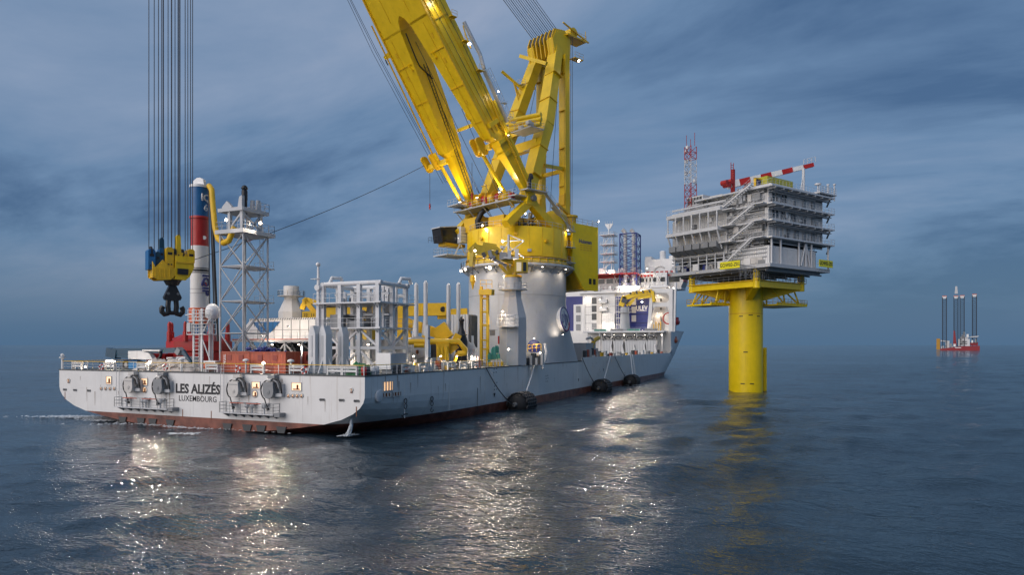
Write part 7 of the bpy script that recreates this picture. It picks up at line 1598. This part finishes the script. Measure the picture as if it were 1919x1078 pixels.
for px,top,yy in ((1770,553,-12),(1791.5,552,12),(1803,553,-12),(1826,550,12)):
    x=jx(px); q=None; hw=3.4; m=MB(); zt=jz(top+4); nb=24
    cs=[(x-hw,yy-hw),(x+hw,yy-hw),(x+hw,yy+hw),(x-hw,yy+hw)]
    for j in range(4):
        a_,b_=cs[j],cs[(j+1)%4]; m.beam((*a_,0),(*a_,zt),1.1)
        for i in range(nb): za=zt*i/nb; zb=zt*(i+1)/nb; m.beam((*(a_ if i%2 else b_),za),(*(b_ if i%2 else a_),zb),.55)
    q=P('jacking_leg',m,M['jack_leg'],JU); m=MB(); m.box(x-hw-.4,yy-hw-.4,jz(top+7),x+hw+.4,yy+hw+.4,jz(top+3)); P('leg_cap',m,M['lightgrey'],q); m=MB(); m.box(x-hw-.4,yy-hw-.4,jz(top+3),x+hw+.4,yy+hw+.4,jz(top+1.6)); P('leg_cap_band',m,M['box_red'],q)
m=MB(); x=jx(1792); m.prism([(x-2.6,jz(550)),(x+2.6,jz(550)),(x+1.6,jz(536)),(x-1.6,jz(536))],(0,9,0),(1,0,0),(0,0,1),(0,5,0)); P('leg_top_mast',m,M['grey'],JU)
# ---------------------------------------------------------------- stern deck, port side
BC=T('folding_crane','dark blue folded loader crane with a pale grey arm on the port aft deck','crane',tuple(W(285,690,s=7).xy)+(DK,))
def bc(n,pa,pb,w_,h_,mt,s=7.0,h1=None): m=MB(); m.beam(W(*pa,s=s),W(*pb,s=s),w_,h_,None,h1); return P(n,m,M[mt],BC)
bc('main_boom',(208,658.5),(333,657),.8,.75,'teal'); bc('boom_head',(204,660),(222,665),1.0,1.3,'teal'); bc('lower_boom',(205,665),(250,668),.7,.7,'teal'); bc('telescopic_rod',(222,665.5),(242,664.5),.16,.16,'mustard'); bc('rod_cover',(268,657),(301,657.5),.3,.2,'white',6.4)
m=MB(); m.prism([(0,0),(5.2,-.1),(4.3,.85),(2.6,1.2),(0,1.15)],W(240,673,s=6.2),(0,-1,0),(0,0,1),(.7,0,0)); P('grey_arm',m,M['lightgrey'],BC)
m=MB(); m.tube([W(299,660,s=6.5),W(302,664,s=6.5),W(300,670,s=6.5),W(295,675,s=6.5)],.22,7); P('bent_hose',m,M['black'],BC)
bc('hydraulic_leg',(343,658),(358,681),.35,.5,'teal',6.2); bc('knuckle_joint',(334,656),(340,662),.9,.9,'midgrey',6.3); bc('crane_post',(252,672),(252,690),1.2,1.2,'blue'); bc('blue_case',(246,684),(262,684),.9,1.1,'blue',5.6); bc('base_frame',(235,690),(330,692),1.6,.6,'darkgrey')
for px in (236,305): m=MB(); c=W(px,684,s=5.4); m.cyl(c,c+Vector((.7,0,0)),.75,n=16); q=P('wheel',m,M['rubber'],BC); m=MB(); m.cyl(c-Vector((.02,0,0)),c+Vector((.1,0,0)),.35,n=10); P('rim',m,M['midgrey'],q)
# work vehicle with a dark cab
c=W(338,690,s=6.0); WV=T('work_truck','grey work truck with dark cab windows in front of the red stand','truck',(6,c.y,DK))
def wv(n,px0,px1,py0,py1,s0,d,mt): a=W(px0,py1,s=s0);b=W(px1,py0,s=s0); m=MB(); m.box(s0,a.y,a.z,s0+d,b.y,b.z); return P(n,m,M[mt],WV)
m=MB(); a=W(326,688,s=6); b=W(347,688,s=6); zt=W(335,669,s=6).z; m.prism([(a.y,a.z),(b.y,a.z),(b.y,zt),(a.y-.5,zt)],(6,0,0),(0,1,0),(0,0,1),(2.2,0,0)); P('cab',m,M['lightgrey'],WV)
m=MB(); a=W(329,682,s=5.96); b=W(343,682,s=5.96); zt=W(335,671.5,s=6).z; m.prism([(a.y,a.z),(b.y,a.z),(b.y,zt),(a.y-.45,zt)],(5.94,0,0),(0,1,0),(0,0,1),(.05,0,0)); P('windscreen',m,M['glass'],WV)
wv('rear_cab',312,323,670,688,6.4,2,'lightgrey'); wv('rear_window',313.5,322,671.5,681,6.36,.03,'glass'); wv('chassis',308,352,687,692,5.9,2.4,'darkgrey')
for px in (318,346): m=MB(); q0=W(px,690,s=5.8); m.cyl(q0,q0+Vector((.5,0,0)),.55,n=14); P('wheel',m,M['rubber'],WV)
# heap of nets and canvas
def heap(name,px0,px1,s,lab,mt,hmax,seed):
    rng=random.Random(seed); m=MB(); y1=W(px0,690,s=s).y; y0=W(px1,690,s=s).y; nx,ny=10,34; vs=[]
    for i in range(nx):
        for j in range(ny):
            u=i/(nx-1); v=j/(ny-1); e=math.sin(PI*u)**.5*math.sin(PI*v)**.4
            vs.append((s-1+2.6*u,y0+(y1-y0)*v,DK+e*hmax*(.55+.5*rng.random()+.25*math.sin(v*17+u*5))))
    m.add(vs,[(i*ny+j,i*ny+j+1,(i+1)*ny+j+1,(i+1)*ny+j) for i in range(nx-1) for j in range(ny-1)],True); return O(name,m,M[mt],lab,name.split('_')[-1],(s,(y0+y1)/2,DK))
heap('canvas_heap',256,368,2.6,'crumpled heap of beige canvas and hoses behind the stern rail','canvas',1.5,1)
heap('net_heap',655,690,2.2,'pale green heap of nets at the starboard stern corner','green',1.35,2)
for k in range(5):
    a=W(262+k*18,691,s=1.6); b=W(300+k*16,686-k%2*3,s=2.0); rope('deck_hose',a,b,-.3,.11,'canvas',['pale hose lying at the port end of the canvas heap','second pale hose from port on the canvas heap','middle pale hose on the canvas heap','fourth pale hose from port on the canvas heap','pale hose lying at the starboard end of the canvas heap'][k],'hose')
# lifebuoys on the rail
for px,py,s,t,lab in ((190,689,.22,None,'red and white lifebuoy on the stern rail nearest the port corner'),(310,688.5,.22,None,'red and white lifebuoy on the stern rail before the canvas heap'),(446,692,.22,None,'red and white lifebuoy on the stern rail before the lettered container'),(570,695,.22,None,'red and white lifebuoy on the stern rail beside the widest grey post')):
    c=W(px,py,s=s); r=T('lifebuoy',lab,'lifebuoy',tuple(c),group='lifebuoys on the stern rail')
    for k in range(8):
        m=MB(); m.torus(c,(1,0,0),.36,.11,5,7,2*PI*k/8,2*PI*(k+1)/8); P('ring_section',m,M['red' if k%2 else 'white'],r)
# white bench-like roller fairleads along the rail
def bench(c,along,lab,mt='white'):
    al=Vector(along); r=T('roller_fairlead',lab,'fairlead',(c.x,c.y,DK),group='roller fairleads along the deck edge'); a=Vector((c.x,c.y,DK))
    for d in (-1,1): m=MB(); m.beam(a+al*d*.95,a+al*d*.95+Vector((0,0,1.0)),.16,.3); P('post',m,M[mt],r)
    for z in (.45,.85): m=MB(); m.cyl(a-al*.95+Vector((0,0,z)),a+al*.95+Vector((0,0,z)),.15,n=8); P('roller',m,M[mt],r)
    m=MB(); m.beam(a-al*1.05+Vector((0,0,1.03)),a+al*1.05+Vector((0,0,1.03)),.4,.08); P('cap',m,M[mt],r)
for px,lab in ((145,'white roller fairlead nearest the port stern corner'),(206,'white roller fairlead below the light bar'),(268,'white roller fairlead at the port end of the canvas heap'),(398,'white roller fairlead under the orange tank'),(483,'white roller fairlead before the floodlit container'),(556,'white roller fairlead below the grey cabinet'),(628,'white roller fairlead right of the guide posts'),(656,'white roller fairlead beside the green nets')):
    bench(W(px,697,s=.9),(0,1,0),lab)
for px,lab in ((762,'white roller fairlead on the side deck before the winch housing'),(794,'white roller fairlead at the slim deck edge post'),(846,'white roller fairlead below the yellow drop pipe'),(868,'white roller fairlead below the black column'),(890,'white roller fairlead before the grey trestle')):
    bench(W(px,690,t=.9),(1,0,0),lab)
# drums and small gear at the starboard corner
for px,mt,lab in ((682,'red','red drum at the starboard stern corner'),(688.5,'darkgrey','dark drum between the red drum and the white winch'),(698,'white','white drum just forward of the starboard stern corner'),(705,'lightgrey','grey drum left of the blue grey cabin')):
    c=W(px,697,t=1.2); m=MB(); m.lathe([(.3,0),(.33,.05),(.33,.42),(.36,.45),(.33,.48),(.33,.9),(.3,.92)],(c.x,1.2,DK),12); r=T('steel_drum',lab,'drum',(c.x,1.2,DK),group='steel drums at the starboard corner'); P('shell',m,M[mt],r); m=MB(); m.cyl((c.x,1.2,DK+.92),(c.x,1.2,DK+.95),.28,n=12); P('lid',m,M['midgrey'],r)
# corner lantern at port
c=W(117,690,s=.5); r=T('corner_light_post','short white lantern post at the port stern corner','lantern',(c.x,c.y,DK)); m=MB(); m.cyl((c.x,c.y,DK),(c.x,c.y,DK+1.6),.16,n=8); P('post',m,M['white'],r); m=MB(); m.cyl((c.x,c.y,DK+1.6),(c.x,c.y,DK+1.75),.4,n=10); m.sphere((c.x,c.y,DK+2.0),.24,10,6); P('lantern',m,M['white'],r)
for k,(px,lab) in enumerate(((461,'white mushroom vent left of the floodlit container'),(545,'white mushroom vent right of the dark red container'),(340,'white mushroom vent in front of the work truck'))):
    c=W(px,694,s=1.4); r=T('mushroom_vent',lab,'vent',(c.x,c.y,DK)); m=MB(); m.cyl((c.x,c.y,DK),(c.x,c.y,DK+1.5),.12,n=8); P('pipe',m,M['white'],r); m=MB(); m.lathe([(.15,1.4),(.42,1.45),(.36,1.65),(.05,1.75)],(c.x,c.y,DK),12); P('cap',m,M['white'],r)
# midship side clutter
rng=random.Random(11)
wh=['by the tall frame','before the domed tank','past the blue grey cabin','below the yellow side pipe','before the winch housing','right of the winch hatch','at the foot of the slim post','below the dark side unit','below the first ram','below the last ram','at the yellow drop pipe','before the black column','under the fork trestle','at the ribbed house','at the yellow ladder foot']
for k,px in enumerate((746,752,758,771,778,786,808,815,822,832,840,856,875,884,897)):
    t=1.6+rng.random()*1.4; c=W(px,690,t=t); mt=('offwhite','midgrey','box_red','white','mustard','darkgrey')[k%6]; h=.7+rng.random()*1.1
    r=T('deck_fitting','small %s deck fitting %s'%({'offwhite':'beige','midgrey':'grey','box_red':'red','white':'white','mustard':'yellow','darkgrey':'dark'}[mt],wh[k]),'fitting',(c.x,c.y,DK),group='small fittings on the side deck')
    m=MB(); m.box(c.x-.5,c.y-.3,DK,c.x+.4,c.y+.3,DK+h*.7); P('base',m,M[mt],r); m=MB(); m.cyl((c.x,c.y,DK+h*.7),(c.x,c.y,DK+h),.2,n=8); P('valve',m,M['offwhite'],r)
# tugger line from the hook block to the crane
a=fromC(K(357,489,y=0)); b=fromC(B(13,-12.2,2.6)); rope('tugger_line',a,b,1.0,.055,'wire','long thin line from the hook block across to the crane boom','rope',30)
a2=a.lerp(b,.18); b2=a.lerp(b,.23); 
m=MB(); m.cyl(a2-Vector((0,0,.6)),b2-Vector((0,0,.72)),.09,n=6); O('line_marker',m,M['red'],'short red marker sleeve on the tugger line','marker',tuple(a2))
# ---------------------------------------------------------------- lit lamps
S=(0,-1,-.12); A=(-1,0,-.10)
L=[ # label, point, aim, power, warm, size
('floodlight on a white post before the floodlit container',W(494,681,s=.9),(-1,-.35,-.12),2600,1,.26),
('floodlight over the canvas heap at the stern rail',W(281,679,s=1.2),(-1,-.35,-.12),2600,1,.26),
('floodlight on the port side of the lattice tower platform',W(424,412,s=8.3),(-1,-.3,-.3),2600,1,.28),
('floodlight on the starboard side of the lattice tower platform',W(488,418,t=26.0),(-.6,-.8,-.3),2600,1,.28),
('lamp under the folded loader crane by the port corner',W(160,688,s=1.0),(-1,0,-.3),160,1,.2),
('bright floodlight on the boom side near the top edge of the picture',fromC(Bp and B(38.3,8.2,-1.5)),(-.5,-.2,-.9),500,0,.45),
('floodlight on the boom walkway halfway up',fromC(B(29.4,9.3,-2.2)),(-.6,-.7,-.6),500,1,.4),
('floodlight hanging below the mast head',fromC((-13.0,5.2,71.2)),(-.3,-.8,-.7),1200,1,.4),
('floodlight at the left boom foot',fromC((9.8,-6.6,39.6)),(-.25,.1,1),1300,1,.36),
('floodlight between the winch drums',fromC((9.9,-1.0,39.6)),(-.3,.1,1),1300,1,.36),
('lamp by the right boom foot winch',fromC((9.8,5.6,39.6)),(-.25,.1,1),1300,1,.3),
('lamp on the boom collar',fromC(B(12.5,9.6,-1)),(-.4,.2,.9),60,1,.25),
('lamp behind the boom walkway',fromC(B(20,9.7,-3.4)),(-.3,.3,-.9),50,1,.25),
('glaring floodlight on the knuckle crane before the slewing ring',W(918,502,Y=122.5),(-.9,-.6,-.1),3800,1,.42),
('lamp at the left end of the pedestal walkway',W(864,508,Y=133),(-.9,-.3,-.4),900,1,.3),
('lamp on the walkway right of the first',W(872,505,Y=132),(-.8,-.5,-.5),900,1,.3),
('lamp above the operator cabin stair',fromC((9.8,-7.0,32.4)),(.6,.5,-.8),600,1,.25),
('lamp on the knuckle crane mast',W(942,452,Y=113.4),(-.8,-.6,-.3),500,1,.3),
('lamp on the knuckle crane boom knuckle',W(890,470,Y=114),(-.7,-.4,-.5),700,1,.26),
('lamp on the turntable edge',fromC((10.6,1.5,33.7)),(-.5,-.6,-.8),250,1,.26),
('lamp on the right support leg',fromC((6.5,9.4,35.4)),(-.3,-.8,-.3),250,1,.22),
('lamp under the pedestal walkway facing the viewer',fromC((10.9,3.0,25.4)),(-.2,-.1,-1),130,1,.22),
('lamp under the pedestal walkway at its right side',fromC((3.5,10.9,25.4)),(.1,-.1,-1),130,1,.22),
('lamp under the pedestal walkway near the counterweight',fromC((-3,10.9,25.4)),(.1,.1,-1),130,1,.22),
('lamp on the counterweight corner',fromC((-15.2,8.8,36.6)),(.2,-.9,-.4),700,1,.3),
('lamp lighting the side of the counterweight from the turntable',fromC((-5.0,9.6,33.6)),(.4,.4,-.8),160,1,.22),
('uplight below the oval emblem',W(1055,628,t=-.9),(0,.55,.84),160,1,.22),
('strip lamp on the small pedestal low wall',W(953,655,Y=113.2),(-.6,-.5,-.5),420,1,.24),
('lamp over the small pedestal balcony',W(942,584,Y=113.6),(-.5,-.3,-.9),420,1,.24),
('lamp over the blue cable reel',W(1001,634,Y=118),(.3,.3,-.9),260,1,.25),
('lamp low beside the blue reel',W(1012,662,Y=118),(-.2,-.8,-.4),420,1,.25),
('lamp high on the stair trunk of the superstructure',W(1124,562,s=175),(-.2,-.2,-1),260,1,.3),
('lamp on the stair trunk one deck lower',W(1126,577,s=175),(-.2,-.2,-1),260,1,.3),
('floodlight on the blue wall above the white lettering',W(1203,566,s=176.6),(-.5,-.2,-.8),300,0,.4),
('lamp over the side block doors of the superstructure',W(1131,605,s=175.6),(.3,0,-1),160,1,.3),
('lamp right of the side block doors',W(1145,605,s=175.6),(.3,0,-1),160,1,.3),
('lamp on the louvred wall near the pedestal',W(1098,556,s=175),(.5,0,-.8),260,1,.3),
('lamp in the lower opening of the portal frame',W(1232,586,s=175.5),(.4,0,-.9),260,1,.3),
('lamp on the slanted leg of the portal frame',W(1221,603,s=173.4),(.4,-.4,-.6),120,1,.3),
('lamp in the upper opening of the portal frame',W(1232,553,s=175.5),(.4,0,-.9),200,1,.3),
('lamp on the bridge wing underside',(186,1,31),(-.6,.1,-.8),700,1,.35),
('lamp below the monkey island arch',(183.5,10,38.2),(-.3,.2,-.9),700,1,.35),
('lamp on the bridge roof beside the red stripe',(182.5,24,38.0),(.6,.1,-.7),900,1,.35),
('lamp on the bridge roof nearer the signal mast',(182.5,33,38.4),(.6,.1,-.7),900,1,.35),
('floodlight inside the exhaust tower base',W(1168,536,Y=240),(.5,.1,.8),500,0,.4),
('floodlight beside the exhaust tower base',W(1192,536,Y=240),(.5,.1,.8),500,0,.4),
]
for k,px in enumerate((1133,1150,1170,1190,1208,1226,1240)):
    L.append((['lamp under the ledge above the first hopper','lamp under the ledge between the first two hoppers','lamp under the ledge before the middle hopper','lamp under the ledge after the middle hopper','lamp under the ledge before the last hopper','lamp under the ledge after the last hopper','lamp under the ledge at its bow end'][k],W(px,628,s=169),(-.35,0,-.95),260,1,.3))
for k,(px,t) in enumerate(((752,3.5),(775,3.2),(800,2.8),(826,3.2),(856,3.0),(884,3.2),(925,3.2))):
    L.append((['deck lamp by the tall frame foot','deck lamp at the winch housing','deck lamp at the slim edge post','deck lamp under the yellow rams','deck lamp at the yellow drop pipe','deck lamp at the fork trestle','deck lamp by the sea green tarpaulin'][k],W(px,668,t=t),(-.2,-.5,-.8),420,1,.18))
for k,(px,s) in enumerate(((510,18),(560,20),(590,14),(650,13.5),(690,12.5))):
    L.append((['lamp under the white housing platform, port end','lamp under the white housing platform, starboard end','lamp behind the widest grey post','lamp inside the tall frame, port bay','lamp inside the tall frame, starboard bay'][k],W(px,646,s=s),(-.3,-.2,-.9),520,1,.2))
L+=[('added floodlight aimed out over the starboard side below the slewing ring',fromC((8.9,8.6,24.9)),(-.9,-.42,-.28),30000,1,.4),  # this and the next two are added to throw glints on the water
('added floodlight at the superstructure edge aimed over the sea',W(1165,545,s=175.8),(-.9,-.42,-.16),9000,1,.5),
('second added floodlight at the superstructure edge nearer the bow',W(1200,546,s=175.8),(-.9,-.42,-.16),9000,1,.5),
('lamp lighting the white housing wall',W(540,612,s=18),(1,.1,-.2),250,1,.25),('lamp lighting the blue wedge of the white housing',W(490,630,s=18),(1,.1,.2),250,1,.25),
('lamp on the port crane pedestal',W(548,596,Y=140),(.6,.5,.2),500,1,.25)]
for k,px in enumerate((1100,1116,1138,1160,1182,1204,1228)):  # added lamps that brighten the forward superstructure wall
    L.append(('added wall washing lamp on the ledge rail '+('beside the pump skid','below the dark louvres','below the side block doors','left of the grey cone pedestal','right of the grey cone pedestal','below the white wall lettering','below the portal frame')[k],W(px,619,s=171.2),(.9,0,.45),130,1,.18))
for l in L: lamp(l[1],l[3],l[0],l[2],l[4],l[5]*.68)
# long bright light bars
def lightbar(a,b,lab,power):
    a=Vector(a);b=Vector(b); c=(a+b)/2; r=T('light_bar',lab,'lamp',tuple(c),group='light bars')
    m=MB(); m.cyl(a,b,.16,n=8); P('tube',m,M['glow'],r)
    m=MB(); m.beam(a+Vector((0,0,.25)),b+Vector((0,0,.25)),.5,.14); P('reflector',m,M['lightgrey'],r)
    l=bpy.data.lights.new('bar_light','POINT'); l.energy=power; l.color=(1,.8,.58); l.shadow_soft_size=.5; o=bpy.data.objects.new('bar_light',l); COL.objects.link(o); o.parent=r; o.location=(-.35,-.35,-.35)
lightbar(W(1159,538.5,s=176.3),W(1197,538.5,s=176.3),'long bright light bar below the exhaust tower',260)
lightbar(W(200,678.6,s=2),W(214,678.6,s=2),'warm light bar over the stern rail near the port corner',160)
